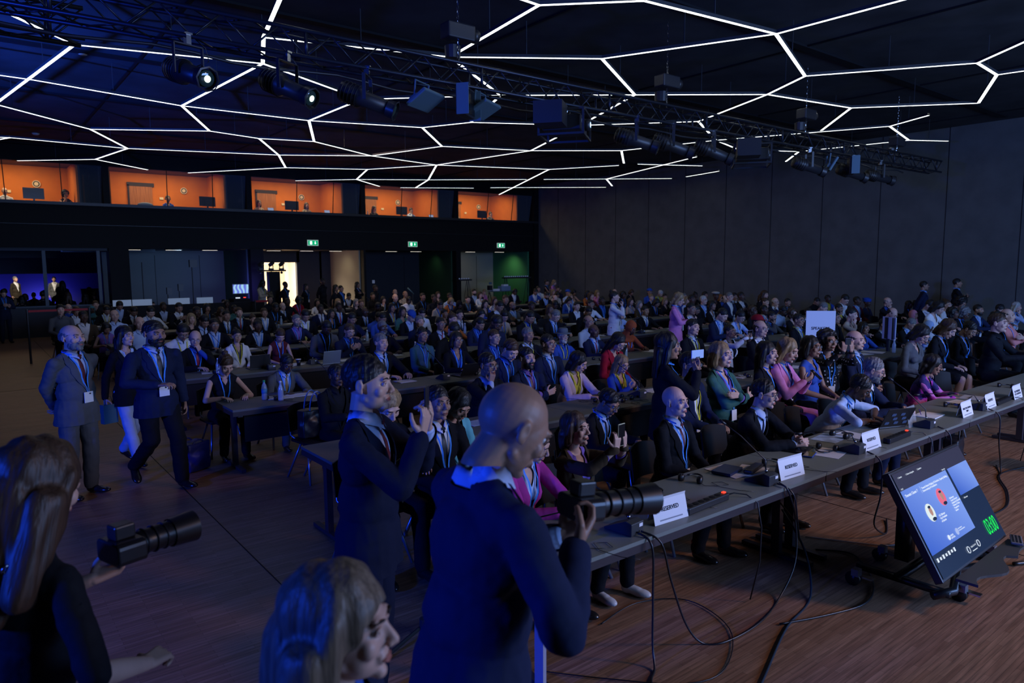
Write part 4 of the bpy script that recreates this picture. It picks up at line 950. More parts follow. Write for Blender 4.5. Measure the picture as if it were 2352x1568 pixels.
_KIT = {}
def kit(build, outfit, pose, q, sk=0, opts=()):
    # -> {part: mesh} in person space, plus the head matrix
    key = (build, outfit, pose, q, opts)
    if key in _KIT: return _KIT[key]
    p = POSES[pose]; fem = build == 'w'
    sit = p['legs'] == 'sit'
    hz = .52 if sit else .93
    T = Matrix.Translation((0, 0, hz)) @ Matrix.Rotation(p['lean'], 4, 'X') @ Matrix.Rotation(p.get('tw', 0), 4, 'Z')
    Ti = T.inverted()
    bw = .90 if fem else 1.0
    sh = .165 if fem else .185
    vb, vg = ((.016, .016), (.010, .010), (.008, .008))[q]
    arms = {}
    for s_, kk in ((-1, 'r'), (1, 'l')):
        W, hint, d, n, cu = p[kk]
        S = T @ V((s_ * sh, .0, .475)); E, W2 = ik(S, W, .29, .255, hint)
        arms[kk] = (S, E, W2, d, n, cu, s_)
    HM = T @ Matrix.Translation((0, .01, .575)) @ Matrix.Rotation(p['head'][0] - p['lean'] * .8, 4, 'X') @ Matrix.Rotation(p['head'][1], 4, 'Z') @ Matrix.Translation((0, -.022, .137)) @ Matrix.Scale(1.06, 4)
    lg = {}
    for s_ in (-1, 1):
        if p['legs'] == 'sit': lg[s_] = ((s_ * .09, 0, hz), (s_ * .12, -.44, .50), (s_ * .12, -.40 - .05 * s_, .09))
        elif p['legs'] == 'stand': lg[s_] = ((s_ * .09, 0, hz), (s_ * .10, -.015, .50), (s_ * .115, .03, .09))
        elif p['legs'] == 'walk': lg[s_] = ((s_ * .09, 0, hz), (s_ * .09, -.16 if s_ > 0 else -.06, .52), (s_ * .09, -.20 if s_ > 0 else .30, .10 if s_ > 0 else .20))
        else: lg[s_] = ((s_ * .09, 0, hz), (s_ * .08, -.10 if s_ < 0 else -.02, .51), (s_ * .06, -.20 if s_ < 0 else .26, .10 if s_ < 0 else .15))
    # ---- body (skin): one continuous surface
    b = MB()
    b.ell((0, .0, .35), (.145 * bw, .095, .17), T); b.cap((-sh + .03, .005, .462), (sh - .03, .005, .462), .038, .038, T)
    b.ell((0, 0, .14), (.13 * bw, .095, .17), T); b.ell((0, 0, .0), (.145, .105, .10), T)
    nk = HM @ V((0, .028, -.10))
    b.cap(T @ V((0, .02, .50)), nk, .055 * bw, .052 * bw); b.cap(T @ V((-.08, .02, .50)), T @ V((.08, .02, .50)), .045, .045)
    for kk in 'rl':
        S, E, W2, d, n, cu, s_ = arms[kk]
        b.cap(S + V((0, 0, -.012)), E, .041 * bw, .037 * bw); b.cap(E, E.lerp(W2, .35), .038 * bw, .039 * bw); b.cap(E.lerp(W2, .35), W2, .039 * bw, .026 * bw)
    for s_ in (-1, 1):
        h_, k_, a_ = lg[s_]
        b.cap(h_, k_, .08, .052); b.cap(k_, V(k_).lerp(V(a_), .3), .052, .054); b.cap(V(k_).lerp(V(a_), .3), a_, .054, .034)
    trunk = remesh(b, vb, 3)
    hm = head_mesh(q, fem).copy(); hm.transform(HM)
    parts = [(trunk, 0), (hm, None)]
    hb = MB()
    for kk in 'rl':
        S, E, W2, d, n, cu, s_ = arms[kk]
        hand(hb, W2, d, n, -s_, cu, .92 if fem else 1.02)
        hb.cap(E.lerp(W2, .8), W2, .0265 * bw, .0245 * bw)
    if q == 0: parts.append((hb.mesh('h'), 0))
    else: parts.append((remesh(hb, .0055 if q == 1 else .0042, 3), 0))
    out = {'body': join(parts, 'body', [m_skin, m_lip, m_dark, m_white])}
    # ---- shirt / top
    def torso(mb, g, sleeves=None, long=False, bust=True, collar=0):
        mb.ell((0, .0, .36), ((.152 + g) * bw, .102 + g, .17), T); mb.cap((-sh + .03, .008, .462), (sh - .03, .008, .462), .044 + g * .8, .044 + g * .8, T)
        for s_ in (-1, 1): mb.cap((s_ * .035, .022, .545), (s_ * (sh - .02), .010, .470), .030 + g * .4, .040 + g * .6, T)
        mb.cap((-.085, .018, .515), (.085, .018, .515), .042 + g * .6, .042 + g * .6, T)
        mb.ell((0, -.008, .16), ((.148 + g) * bw, .118 + g, .19), T); mb.ell((0, .0, .02), ((.158 + g), .120 + g, .10), T)
        if long:
            for s_ in (-1, 1): mb.cap((s_ * .045, 0, .02), (s_ * .050, 0, -.17), .118 + g, .128 + g, T)
        if fem and bust:
            for s_ in (-1, 1): mb.ell((s_ * .062, -.085, .335), (.055 + g * .5, .045 + g * .5, .055), T)
        if sleeves:
            for kk in 'rl':
                S, E, W2, d, n, cu, s_ = arms[kk]
                mb.cap(S + V((0, 0, -.008)), E, (.046 + g * .75) * bw, (.040 + g * .8) * bw)
                if sleeves == 'short': continue
                mb.cap(E, E.lerp(W2, .93), (.040 + g * .8) * bw, (.033 + g * .6) * bw)
    def chest(g):
        m0 = MB(); torso(m0, g); me = remesh(m0, .013, 3); me.transform(Ti); b0 = bvh_of(me); bpy.data.meshes.remove(me); return b0
    def vneck(me, w, z0, z1, skin_back=True):
        me.transform(Ti)
        a = V((w, 0, z1)); c0 = V((0, 0, z0)); e = (a - c0); nrm = V((e.z, 0, -e.x)).normalized()
        nm2 = V((-nrm.x, 0, nrm.z))
        cut(me, pred=lambda c: c.y < -.0 and c.z > z0 and abs(c.x) < w * (c.z - z0) / (z1 - z0) and c.z < .63, bis=[(c0, nrm), (c0, nm2), (V((0, 0, 0)), V((0, 1, 0)))])
        me.transform(T)
    def rim(me, rx, ry):
        # draw the ragged neck edge onto a clean oval
        bm = bmesh.new(); bm.from_mesh(me)
        for v in bm.verts:
            if v.is_boundary and v.co.z > .49:
                u = math.hypot(v.co.x / rx, (v.co.y - .012) / ry)
                if .6 < u < 1.35: v.co.x /= u; v.co.y = .012 + (v.co.y - .012) / u; v.co.z = v.co.z * .5 + .5 * (.545 + .25 * v.co.y)
        bm.to_mesh(me); bm.free()
    def neckhole(me, r1=.066, r2=.066):
        me.transform(Ti); cut(me, pred=lambda c: (c.x / r1) ** 2 + ((c.y - .012) / r2) ** 2 < 1 and c.z > .5); rim(me, r1, r2); me.transform(T)
    has_j = outfit in 'SJ'
    mbs = MB(); torso(mbs, .004 if has_j else .010, sleeves=None if outfit == 'N' else ('short' if outfit == 'K' else 'long'))
    sh_me = remesh(mbs, vg, 3, 'shirt')
    if fem and outfit != 'S': vneck(sh_me, .085, .40 if outfit != 'N' else .43, .56)
    neckhole(sh_me)
    if q and not has_j: wrinkle(sh_me, .004)
    collar = None
    if has_j:
        cf = MB()
        for kk in 'rl':
            S, E, W2, d, n, cu, s_ = arms[kk]
            cf.tube([E.lerp(W2, .80), E.lerp(W2, .985)], [.036 * bw, .033 * bw], 12, cap=False)
    if not fem or outfit == 'S':
        cb = MB()
        for s_ in (-1, 1):
            pts = [(0, .078, .562), (s_ * .045, .066, .563), (s_ * .070, .02, .566), (s_ * .060, -.030, .558), (s_ * .030, -.066, .540), (s_ * .010, -.083, .522)]
            hgt = [.030, .030, .030, .032, .036, .030]
            N = len(pts); vs = [V(p0) for p0 in pts] + [V(p0) + V((-p0[0] * .16, -p0[1] * .12, h_)) for p0, h_ in zip(pts, hgt)]
            vs += [V(p0) + V((p0[0] * .16, p0[1] * .13 - .004, -.024)) for p0 in pts]
            fs = [(i, i + 1, N + i + 1, N + i) for i in range(N - 1)] + [(N + i, N + i + 1, 2 * N + i + 1, 2 * N + i) for i in range(N - 1)]
            cb.add(vs, fs, T)
        if has_j: cb.add(cf.v, cf.f)
        collar = cb.mesh('collar')
    if collar: sh_me = join([(sh_me, 0), (collar, 0)], 'shirt', [m_cotton])
    else: sh_me.materials.append(m_cotton)
    shade(sh_me)
    if 'floral' in opts: sh_me.materials[0] = m_floral
    if 'dots' in opts: sh_me.materials[0] = m_dots
    out['shirt' if outfit in 'SJTK' else 'top'] = sh_me
    front_meshes = [sh_me]
    if has_j:
        mj = MB(); torso(mj, .020, 'long', long=not sit)
        j = remesh(mj, vg, 3, 'jacket')
        if q: wrinkle(j, .0045)
        if not sit: j.transform(Ti); cut(j, pred=lambda c: c.z < -.155 and abs(c.x) < .2 and c.y > -.3, bis=[(V((0, 0, -.155)), V((0, 0, 1)))]); j.transform(T)
        z0 = .17 if outfit == 'S' else (.10 if not fem else .16)
        wv = .104 if outfit == 'S' else (.125 if not fem else .115)
        vneck(j, wv, z0, .585)
        neckhole(j, .076, .078)
        # lapels
        bv = chest(.020)
        lb = MB()
        for s_ in (-1, 1):
            vs = []; NS = 9
            for i in range(NS):
                t = i / (NS - 1); z = .565 - t * (.565 - z0); xi = wv * (z - z0) / (.585 - z0)
                wd = (.016 + .050 * min(1, t * 3.2)) if t < .42 else .066 * (1 - (t - .42) / .58) + .006
                if .30 < t < .40: wd *= .75
                for u in (0, .5, 1):
                    x = s_ * (xi - .004 + wd * u); h = front(bv, x, z, .010 + .004 * math.sin(u * PI))
                    if h is None: h = V((x, .0, z))
                    vs.append(h)
            fs = [(3 * i + u, 3 * i + u + 1, 3 * i + u + 4, 3 * i + u + 3) for i in range(NS - 1) for u in (0, 1)]
            lb.add(vs, fs, T)
        j = join([(j, 0), (lb.mesh('l'), 0)], 'jacket', [m_wool])
        bb = MB(); h = front(bv, 0.012, z0 - .02, .02)
        if h is not None and q and outfit == 'S': bb.ell(h, (.008, .004, .008), T, n=8, k=5)
        if bb.v: j = join([(j, 0), (bb.mesh('b'), 1)], 'jacket', [m_wool, m_frame])
        out['jacket'] = j
        front_meshes.append(j)
    # front surface in torso space for tie and lanyard
    bs = chest(.004 if has_j else .010); bv = chest(.020) if has_j else bs
    if outfit == 'S' or 'tie' in opts:
        tb = MB(); vs = []
        zs = [.545, .53, .505, .49, .44, .38, .32, .26, .20, .14]; ws = [.012, .019, .016, .012, .017, .022, .027, .031, .034, .036]
        for z, w_ in zip(zs, ws):
            for u in (-1, 0, 1):
                h = front(bs, u * w_, z, (.014 if z > .5 else .005) + (.003 if u == 0 else 0)) or V((u * w_, -.085, z))
                if h.y > -.07: h.y = -.086
                vs.append(h)
        fs = [(3 * i + u, 3 * i + u + 1, 3 * i + u + 4, 3 * i + u + 3) for i in range(len(zs) - 1) for u in (0, 1)]
        tb.add(vs, fs, T); me = tb.mesh('tie', [m_silk]); shade(me); out['tie'] = me
    ly = MB()
    zb = .17
    for s_ in (-1, 1):
        vs = []; NS = 9
        for i in range(NS):
            t = i / (NS - 1); z = .552 - t * (.552 - zb); x = s_ * (.062 * (1 - t) + .004)
            for u in (-.007, .007):
                h = front(bv, x + u, z, .012) or V((x + u, -.06, z))
                if t < .15: h.y = max(h.y, -.085)
                vs.append(h)
        ly.add(vs, [(2 * i, 2 * i + 1, 2 * i + 3, 2 * i + 2) for i in range(NS - 1)], T)
        # round the back of the neck
        pts = [(s_ * .062, -.066, .540), (s_ * .078, -.01, .556), (s_ * .070, .048, .568), (s_ * .038, .084, .574), (0, .090, .574)]
        vs = []
        for p0 in pts: vs += [V(p0), V(p0) + V((0, 0, .013))]
        ly.add(vs, [(2 * i, 2 * i + 1, 2 * i + 3, 2 * i + 2) for i in range(4)], T)
    me = ly.mesh('lanyard', [m_ribbon]); out['lanyard'] = me
    h = front(bv, 0, zb - .06, .016) or V((0, -.14, zb - .06))
    bd = MB(); bd.box((0, h.y - .002, zb - .055), (.088, .004, .108)); 
    me = bd.mesh('badge', [m_card]); me.transform(T); out['badge'] = me
    # ---- legs
    lb = MB(); lb.ell((0, 0, .0), (.162, .122, .10), T)
    skirt = 'skirt' in opts
    for s_ in (-1, 1):
        h_, k_, a_ = map(V, lg[s_])
        if skirt: lb.cap(h_, h_.lerp(k_, .85), .098, .085); continue
        lb.cap(h_, k_, .094, .070); fl = .062 if p['legs'] != 'sit' else .055
        lb.cap(k_, a_ + V((0, 0, .0)), .070, fl)
    me = remesh(lb, vg, 3, 'trousers')
    if q: wrinkle(me, .005, 7)
    if not skirt: cut(me, pred=lambda c: c.z < .055 + min(0, 0), bis=[(V((0, 0, .055)), V((0, 0, 1)))])
    me.materials.append(m_wool); shade(me); out['skirt' if skirt else 'trousers'] = me
    for s_ in (-1, 1):
        k_, a_ = V(lg[s_][1]), V(lg[s_][2]); fb = MB()
        tilt = 0
        if a_.z > .12: tilt = R(42) if a_.z > .17 else R(20)
        F = Matrix.Translation(a_ + V((0, 0, -.0))) @ Matrix.Rotation(tilt, 4, 'X') @ Matrix.Rotation(-s_ * R(8) * (-1), 4, 'Z')
        fb.ell((0, -.125, -.055), (.043, .078, .030), F); fb.ell((0, .0, -.050), (.036, .050, .040), F); fb.cap((0, -.02, -.045), (0, -.10, -.055), .036, .038, F)
        fb.cap((0, .01, 0), (0, .01, -.04), .036, .036, F)
        me = remesh(fb, .009 if q else .014, 2, 'shoe')
        me.transform(F.inverted()); cut(me, pred=lambda c: False, bis=[]); 
        a = get_v(me); a[:, 2] = np.maximum(a[:, 2], -.086); set_v(me, a); me.transform(F)
        me.materials.append(m_leather); shade(me); out['shoe%d' % (0 if s_ < 0 else 1)] = me
    out['_lg'] = [lg[-1][2], lg[1][2]]; out['_HM'] = HM; out['_T'] = T; out['_arms'] = arms
    _KIT[key] = out
    return out

NPEOPLE = 0
def put(name, me, root, col=None, M=None):
    o = bpy.data.objects.new(name, me); C.objects.link(o); o.parent = root
    if M is not None: o.matrix_local = M
    if col is not None: o.color = (*col, 1)
    return o
def sock(k, root, c):
    for s_ in (0, 1):
        a = k['_lg'][s_]; put('sock', MB().tube([V(a) + V((0, .005, .06)), V(a) + V((0, .005, -.035))], [.046, .042], 14).mesh('sock', [m_cotton]), root, c)
def person(x, y, rz, build, outfit, top, inner, tie, hair, hcol, skin, lany, pose, ex='', sc=1.0, q=0, label='', group=None, trs=None, z=0, shoes=True, opts=(), hbulk=1.0, shoemat=None):
    if top == 'dots' or inner == 'dots': opts += ('dots',)
    if top == 'floral': opts += ('floral',)
    if outfit in 'TKN' and tie != '-': opts += ('tie',)
    if 'skirt' in ex: opts += ('skirt',)
    k = kit(build, outfit, pose, q, opts=opts)
    root = empty('person', (x, y, z), rz, label, 'person', group)
    root.scale = (sc, sc, sc)
    sk = SKIN[skin]; jit = random.uniform(.88, 1.1); sk = tuple(c * jit for c in sk)
    put('body', k['body'], root, sk)
    inn = COL.get(inner, COL['white'])
    if outfit in 'SJ':
        put('shirt', k['shirt'], root, inn); put('jacket', k['jacket'], root, COL[top])
    else:
        put('top' if outfit == 'N' else 'shirt', k.get('shirt') or k['top'], root, COL[top])
    if 'tie' in k: put('tie', k['tie'], root, COL.get(tie, COL['black']))
    put('skirt' if 'skirt' in k else 'trousers', k.get('trousers') or k['skirt'], root, COL[trs] if trs else (COL[top] if outfit == 'S' else COL['black']))
    if shoes:
        for s_ in (0, 1):
            so = put('shoe', k['shoe%d' % s_], root)
            if shoemat: so.data = so.data.copy(); so.data.materials[0] = shoemat
    HM = k['_HM']
    hc = HAIR.get(hcol, HAIR['black'])
    if not (hair == 'bald' and hcol == '-'):
        hn = {'hijab': 'headscarf', 'turban': 'turban'}.get(hair, 'hair')
        put(hn, hair_mesh('longwave' if hair == 'longwave' else hair, q), root, HAIR['black'] if hair in ('cap', 'beret') else hc, HM @ Matrix.Scale(hbulk, 4))
    if hair in ('cap', 'beret', 'hat'): put(hair, headgear(hair, q), root, hc if hair != 'hat' else (.10, .12, .14), HM)
    for e in ex.split(','):
        if e in ('glasses', 'headphones'): put(e, headgear(e, q), root, None, HM)
        elif e == 'beard': put('beard', hair_mesh('beard', q), root, hc, HM)
        elif e == 'mous': put('moustache', hair_mesh('mous', q), root, HAIR['grey'], HM)
    if lany in 'by':
        l = put('lanyard', k['lanyard'], root, LANY[lany])
        if q or random.random() < .5: put('badge', k['badge'], l)
    return root, k
CROWD = [
(6.54,6.20,0.87,'w J blue yellow - long blonde l y phone glasses','seated person in royal blue blazer'),
(6.47,4.56,1.08,'w J green violet - bob blonde l b cross -','seated person in green blazer, nearest in front of the raised-phone white blazer'),
(7.32,4.59,1.04,'w J black black - long black l b table -','black-clad person beside the green blazer'),
(7.59,4.58,1.07,'w J pink violet - long blonde l b phone -','seated person in lilac suit, nearest to the left of the blue sleeveless top'),
(5.44,7.20,1.05,'m S navy blue navy short brown l b down -','person in navy suit, nearest head to the left of the crossed-arms navy suit'),
(8.26,4.57,1.04,'w N blue - - bob black m - table glasses','seated person in blue sleeveless top'),
(6.25,7.24,1.01,'m S navy ltblue navy short black m b table glasses','glasses wearer with V-shaped lanyard, nearest to the left of the grey felt hat'),
(4.59,8.99,1.01,'m S black ltblue black short grey l b table -','seated person in navy suit with white lapel pin'),
(7.42,7.20,1.01,'w J red red - long black l - down glasses','seated person in crimson blouse, nearest in front of the rust headscarf'),
(9.00,4.72,1.04,'w T dots - - afro black m b photo glasses','seated person in polka-dot blouse, nearest to the right of the blue sleeveless top'),
(9.40,4.58,1.04,'m S navy ltblue black bald black l b table -','person in navy suit, nearest head to the right of the polka-dot blouse'),
(5.86,8.95,0.97,'w J black blue - bob black m b table glasses','seated person in black blazer over blue top'),
(2.75,11.62,1.00,'m S black blue red bald grey l b chinL glasses','suited person covering their mouth, second behind the black sleeveless reader'),
(6.60,9.00,0.96,'m J navy blue - short brown l b table glasses','person in navy jacket and glasses, nearest head behind the dark-framed glasses suit'),
(8.03,8.94,0.89,'m J blue blue - hat white l y table glasses,beard','seated person in grey felt hat'),
(3.70,12.53,0.91,'w J white grey - bun black l y table glasses','seated person in white blazer over a desk'),
(4.42,12.54,0.92,'w N maroon - - pony brown l b down -','seated person in maroon sleeveless top'),
(5.83,9.88,0.97,'m T teal - blue short black m b table glasses,headphones','seated person in teal shirt and blue tie'),
(7.25,8.94,0.96,'m J black ltblue - short grey m y table -','seated person in open-collared jacket, nearest behind the crossed-arms navy suit'),
(11.03,4.56,1.07,'w T grey - - bob black l - down glasses','seated person in grey jumper, nearest behind the purple floral blouse'),
(2.80,12.57,1.06,'m T white - - short black m y down glasses','seated person in white shirt with yellow lanyard'),
(10.39,7.21,0.93,'w J white black - bun black m - photo glasses','seated person in raised-phone white blazer'),
(5.36,11.66,0.96,'m S navy blue black short brown l b phone glasses,mous','glasses wearer fingering a phone, nearest to the left of the white lapel pin'),
(8.76,8.94,0.93,'m S navy ltblue stripe bald black d b table -','seated person in striped tie, nearest to the left of the crimson blouse'),
(6.37,9.89,1.05,'m T black - - short black l y down glasses','person in black shirt and glasses, nearest head behind the black blazer over blue top'),
(15.19,6.08,0.87,'w T ltblue - - hijab ltblue d - down -','person in light blue blouse and light blue headscarf, nearest head behind the grey jumper'),
(12.90,4.57,1.03,'w J black dots - short black m b lapdown -','seated person in dotted skirt, nearest to the right of the lap-reader with black skirt'),
(11.96,4.56,1.09,'w J black black - bob brown l b lapdown -','lap-reader with black skirt, nearest to the left of the dotted skirt'),
(9.90,6.37,1.05,'m J black white - bald black l - table glasses','person in black jacket and glasses, nearest head in front of the chin-resting grey T-shirt'),
(2.30,16.89,0.89,'w N violet - - bob black m b down -','seated person in violet sleeveless top'),
(13.26,6.33,0.89,'w T blue - - bob black m - table -','person in blue blouse, nearest head in front of the blue headwrap'),
(5.25,12.47,1.00,'m J grey black - short black d b down -','person in grey jacket, nearest head to the left of the glasses wearer fingering a phone'),
(6.00,11.60,0.97,'m J black black - short grey d b table glasses,beard','person in black jacket and glasses, nearest head behind the white lapel pin'),
(9.68,9.01,0.97,'w T rust - - hijab rust d b down -','seated person in rust headscarf, nearest behind the crimson blouse'),
(9.40,7.25,1.04,'m S black ltblue - short black l y table -','seated person in dark suit with yellow lanyard'),
(4.62,14.28,0.92,'m J black ltblue - short black d b table -','person in black jacket, nearest head to the right of the white blazer over a desk'),
(3.78,14.25,0.98,'m J black ltblue - short black m b table glasses','person in black jacket and glasses, nearest head to the right of the mouth-covering suit'),
(14.09,6.36,0.91,'m S black ltblue - short black m - chin -','person in black suit, second head in front of the dark jacket pinching a pen'),
(15.02,6.34,0.91,'m J black ltblue - short grey m b down -','person in black jacket, second head behind the grey jumper'),
(7.24,11.59,0.97,'m S black ltblue red short black m - table glasses','person in black suit and glasses, nearest head to the right of the teal shirt'),
(8.08,11.61,0.97,'m J navy blue - short black m b down -','person in navy jacket, nearest head to the right of the black blazer over blue top'),
(4.93,15.14,0.90,'m J black black - short black d b table -','person in black jacket, second head to the right of the white blazer over a desk'),
(7.22,9.91,1.11,'m S navy blue - short black d - down beard','person in navy suit, second head in front of the grey suit with crossed arms'),
(2.68,15.26,1.00,'m T ltblue - - bald grey l - table -','person in light blue shirt, second head to the right of the violet sleeveless top'),
(11.21,7.20,1.02,'m T black - - cap red m - table -','black shirt and red cap, nearest to the left of the chin-resting grey T-shirt'),
(7.34,12.50,0.95,'m J navy black - short grey l - table headphones','person in navy jacket, nearest head to the right of the blue cap'),
(9.56,9.84,0.98,'m T ltblue - - bald black m - table glasses,headphones','person in light blue shirt and glasses, nearest head behind the striped tie'),
(3.77,15.15,1.03,'m S black ltblue black short black m - down -','person in black suit, nearest head behind the mouth-covering suit'),
(14.74,4.58,1.02,'w J black black - afro black l b table -','seated person in upright black jacket'),
(5.44,14.35,0.97,'m J navy violet - short grey l b table glasses,beard','violet-shirted laptop user, nearest behind the maroon sleeveless top'),
(12.66,7.26,0.99,'m S black ltblue blue short black m y table glasses','seated person in yellow-patterned tie, nearest to the left of the SPEAKERS board'),
(5.38,16.95,0.87,'w J black white - bun brown l - table -','person in black jacket, second head to the right of the green top'),
(8.05,12.46,0.98,'w T orange - - bun brown l - chin -','person in orange blouse, second head behind the black blazer over blue top'),
(4.01,16.95,0.94,'w T black - - long blonde l - table -','person in black blouse, second head behind the mouth-covering suit'),
(6.56,14.26,1.00,'m J navy grey - short black m - down -','person in navy jacket, nearest head behind the glasses wearer fingering a phone'),
(7.31,14.30,0.97,'m T blue - - short black m - down -','person in blue shirt, second head behind the white lapel pin'),
(14.06,7.26,0.97,'m J black black - short black m - table glasses','person in black jacket and glasses, nearest head to the right of the SPEAKERS board'),
(7.73,15.16,0.93,'m T blue - - short black m - down -','person in blue shirt, second head to the right of the glasses wearer fingering a phone'),
(9.34,11.58,1.03,'m S black blue black short black m y down -','seated person in broad black suit looking down'),
(2.05,17.94,1.01,'m J brown white - short black d - table -','person in brown jacket, nearest head in front of the teal headscarf'),
(13.05,8.97,1.00,'w T ltblue - - bun black l b down glasses','person in light blue blouse and glasses, nearest head to the right of the slate jacket'),
(14.40,8.97,0.91,'m T grey - - short black m b chin beard','seated person in chin-resting grey T-shirt'),
(8.01,14.22,0.98,'m J black ltblue - cap blue l - down -','seated person in blue cap, second behind the teal shirt'),
(9.44,12.53,1.00,'w T beige - - bun black l b down glasses','beige blouse in glasses, nearest in front of the grey suit with crossed arms'),
(10.11,11.62,1.02,'m S black ltblue black short grey l b down glasses','seated person in black suit behind the felt hat'),
(18.52,7.21,0.87,'m T coral - blue short black m b down glasses','seated person in coral shirt, second behind the lap-reader with black skirt'),
(15.42,4.60,1.06,'m T coral - - bald black l b cross -','person in coral shirt, nearest head to the right of the upright black jacket'),
(4.75,16.86,0.97,'m S black white black short black m b table -','person in black suit, nearest head in front of the green top'),
(2.64,17.84,1.01,'m T ltblue - - bald grey l - table -','person in light blue shirt, nearest head behind the violet sleeveless top'),
(5.93,15.17,1.04,'m J black white - short black m y down -','person in black jacket, yellow lanyard, nearest head to the right of the violet-shirted laptop user'),
(17.65,7.21,0.87,'w T pink - - hijab pink m - table -','person in pink blouse and pink headscarf, second head to the left of the coral shirt'),
(12.36,8.96,1.06,'m J navy ltblue - short black l b down -','seated person in slate jacket, nearest behind the raised-phone white blazer'),
(9.48,14.26,0.91,'m S black white black short black l - table -','person in black suit, second head in front of the orange jacket'),
(15.30,8.95,0.91,'w T black - - afro brown l - table -','person in black blouse, nearest head behind the yellow-patterned tie'),
(14.54,7.25,1.02,'w T beige - - bun black l - chin -','person in beige blouse, nearest head in front of the maroon jacket'),
(10.00,14.23,0.94,'w T black - - bob black l - down -','person in black blouse, fifth head to the right of the orange jacket'),
(16.18,7.20,1.00,'m J navy blue - bald black l b down glasses,beard','navy jacket in glasses, nearest in front of the dark jacket pinching a pen'),
(17.64,6.32,0.98,'w J black black - afro grey d b down glasses','person in black jacket and glasses, nearest head behind the dotted skirt'),
(17.38,6.32,0.95,'w T black - - afro black d - table -','person in black blouse, nearest head behind the lap-reader with black skirt'),
(7.30,16.85,0.91,'w J black black - long black m b table -','person in black jacket, third head behind the glasses wearer fingering a phone'),
(9.67,15.20,0.88,'w T black - - bun black m - table -','person in black blouse, nearest head in front of the orange jacket'),
(8.91,15.16,0.96,'m T white - - short black l - down -','person in white shirt, second head to the right of the blue cap'),
(12.22,11.61,0.98,'w T ltblue - - bob grey l - down -','person in light blue blouse, nearest head behind the rust headscarf'),
(5.99,17.89,0.93,'m J black white - short brown m b table -','person in black jacket, second head behind the maroon sleeveless top'),
(16.07,8.99,0.91,'m J black white - short black m - table -','person in black jacket, nearest head to the right of the yellow-patterned tie'),
(5.32,17.73,0.97,'m S black white red short brown l b table -','person in black suit, nearest head to the right of the green top'),
(3.64,19.63,1.01,'m T white - - short black l b down -','seated person in white shirt beside the desk'),
(4.36,17.79,1.01,'m J black black - short black d - table -','person in black jacket, third head behind the mouth-covering suit'),
(5.37,19.64,0.94,'w T brown - - long brown m - down -','person in brown blouse, second head to the left of the green top'),
(8.31,16.98,0.90,'m S black white black bald black d b table glasses','person in black suit and glasses, second head behind the glasses wearer fingering a phone'),
(8.42,15.15,0.97,'w T green - - long black m - table -','person in green blouse, nearest head to the left of the blue cap'),
(12.05,12.53,0.98,'m J black black - short black m - down -','person in black jacket, second head behind the striped tie'),
(3.45,20.52,0.99,'m S black white black short black m - down -','person in black suit, nearest head to the right of the violet sleeveless top'),
(15.10,9.83,0.93,'w T black - - afro brown d - table -','person in black blouse, second head to the left of the chin-resting grey T-shirt'),
(2.36,22.14,0.97,'m J black white - short brown m - down -','person in black jacket, nearest head to the left of the teal headscarf'),
(16.21,9.85,0.94,'m T ltblue - - short black d - down headphones','person in light blue shirt, nearest head to the right of the chin-resting grey T-shirt'),
(13.21,11.65,0.95,'m S black white blue short black m - table -','seated person in blue tie beside the rust headscarf'),
(3.09,22.31,0.96,'m J black white - short black m y down -','person in black jacket, yellow lanyard, nearest head to the right of the teal headscarf'),
(2.86,23.12,0.90,'w T teal - - hijab teal d b table -','seated person in teal headscarf, third behind the violet sleeveless top'),
(18.74,6.29,0.97,'m J navy ltblue - short black m b table beard','seated person in open-shirted navy jacket'),
(15.67,9.89,0.94,'m S black white red short black d b table -','person in black suit, nearest head behind the chin-resting grey T-shirt'),
(1.88,20.56,1.04,'m T grey - - short black l - table -','person in grey shirt, third head to the left of the teal headscarf'),
(15.10,11.66,0.94,'m J black black - short black m - down glasses','person in black jacket and glasses, nearest head behind the yellow-lanyard suit'),
(19.94,6.34,0.97,'m J black black - short black l - down headphones','person in black jacket, nearest head behind the upright black jacket'),
(6.01,20.43,0.91,'m T green - - short black d - table -','seated person in green top, fourth behind the white blazer over a desk'),
(7.46,17.82,0.96,'m S navy white black short black d - table -','person in navy suit, second head to the right of the dark red top'),
(12.39,14.27,0.92,'w T brown - - long brown m - table glasses','person in brown blouse and glasses, nearest head to the left of the mustard jumper'),
(12.70,9.83,1.07,'m J black white - short black m - table glasses','person in black jacket and glasses, nearest head in front of the lilac blazer'),
(17.44,8.98,0.95,'m J black yellow - short black m y chin glasses,beard','person in black jacket and glasses, second head to the left of the maroon jacket'),
(2.30,23.08,0.96,'m J black blue - bald grey l - table -','person in black jacket, second head to the left of the teal headscarf'),
(5.24,20.39,0.97,'w T black - - bob black m b chin -','person in black blouse, third head to the left of the green top'),
(6.78,19.55,0.99,'m S black black - short black d b down -','person in black suit, nearest head to the left of the violet-shirted laptop user'),
(9.12,17.01,0.96,'w J black yellow - long black m b table -','person in black jacket, second head to the left of the blue cap'),
(4.53,20.44,1.01,'m J black white - short black m - phone -','person in black jacket, fifth head behind the mouth-covering suit'),
(16.41,8.96,1.04,'m T black - - short grey l - down -','person in black shirt, second head behind the SPEAKERS board'),
(16.60,6.49,1.13,'w T white - - bob black l - down -','person in white blouse, nearest head behind the coral shirt'),
(7.96,17.78,0.98,'m S black white red short black d b table -','person in black suit, fourth head behind the glasses wearer fingering a phone'),
(9.10,17.86,0.98,'m T black - - short black d - down -','person in black shirt, fifth head behind the white lapel pin'),
(21.44,6.35,0.94,'w J ltblue ltblue - long white l b chin -','seated person in sky blue blazer'),
(11.32,15.24,1.01,'m J black white - short black m - down -','person in black jacket, second head to the left of the grey suit with crossed arms'),
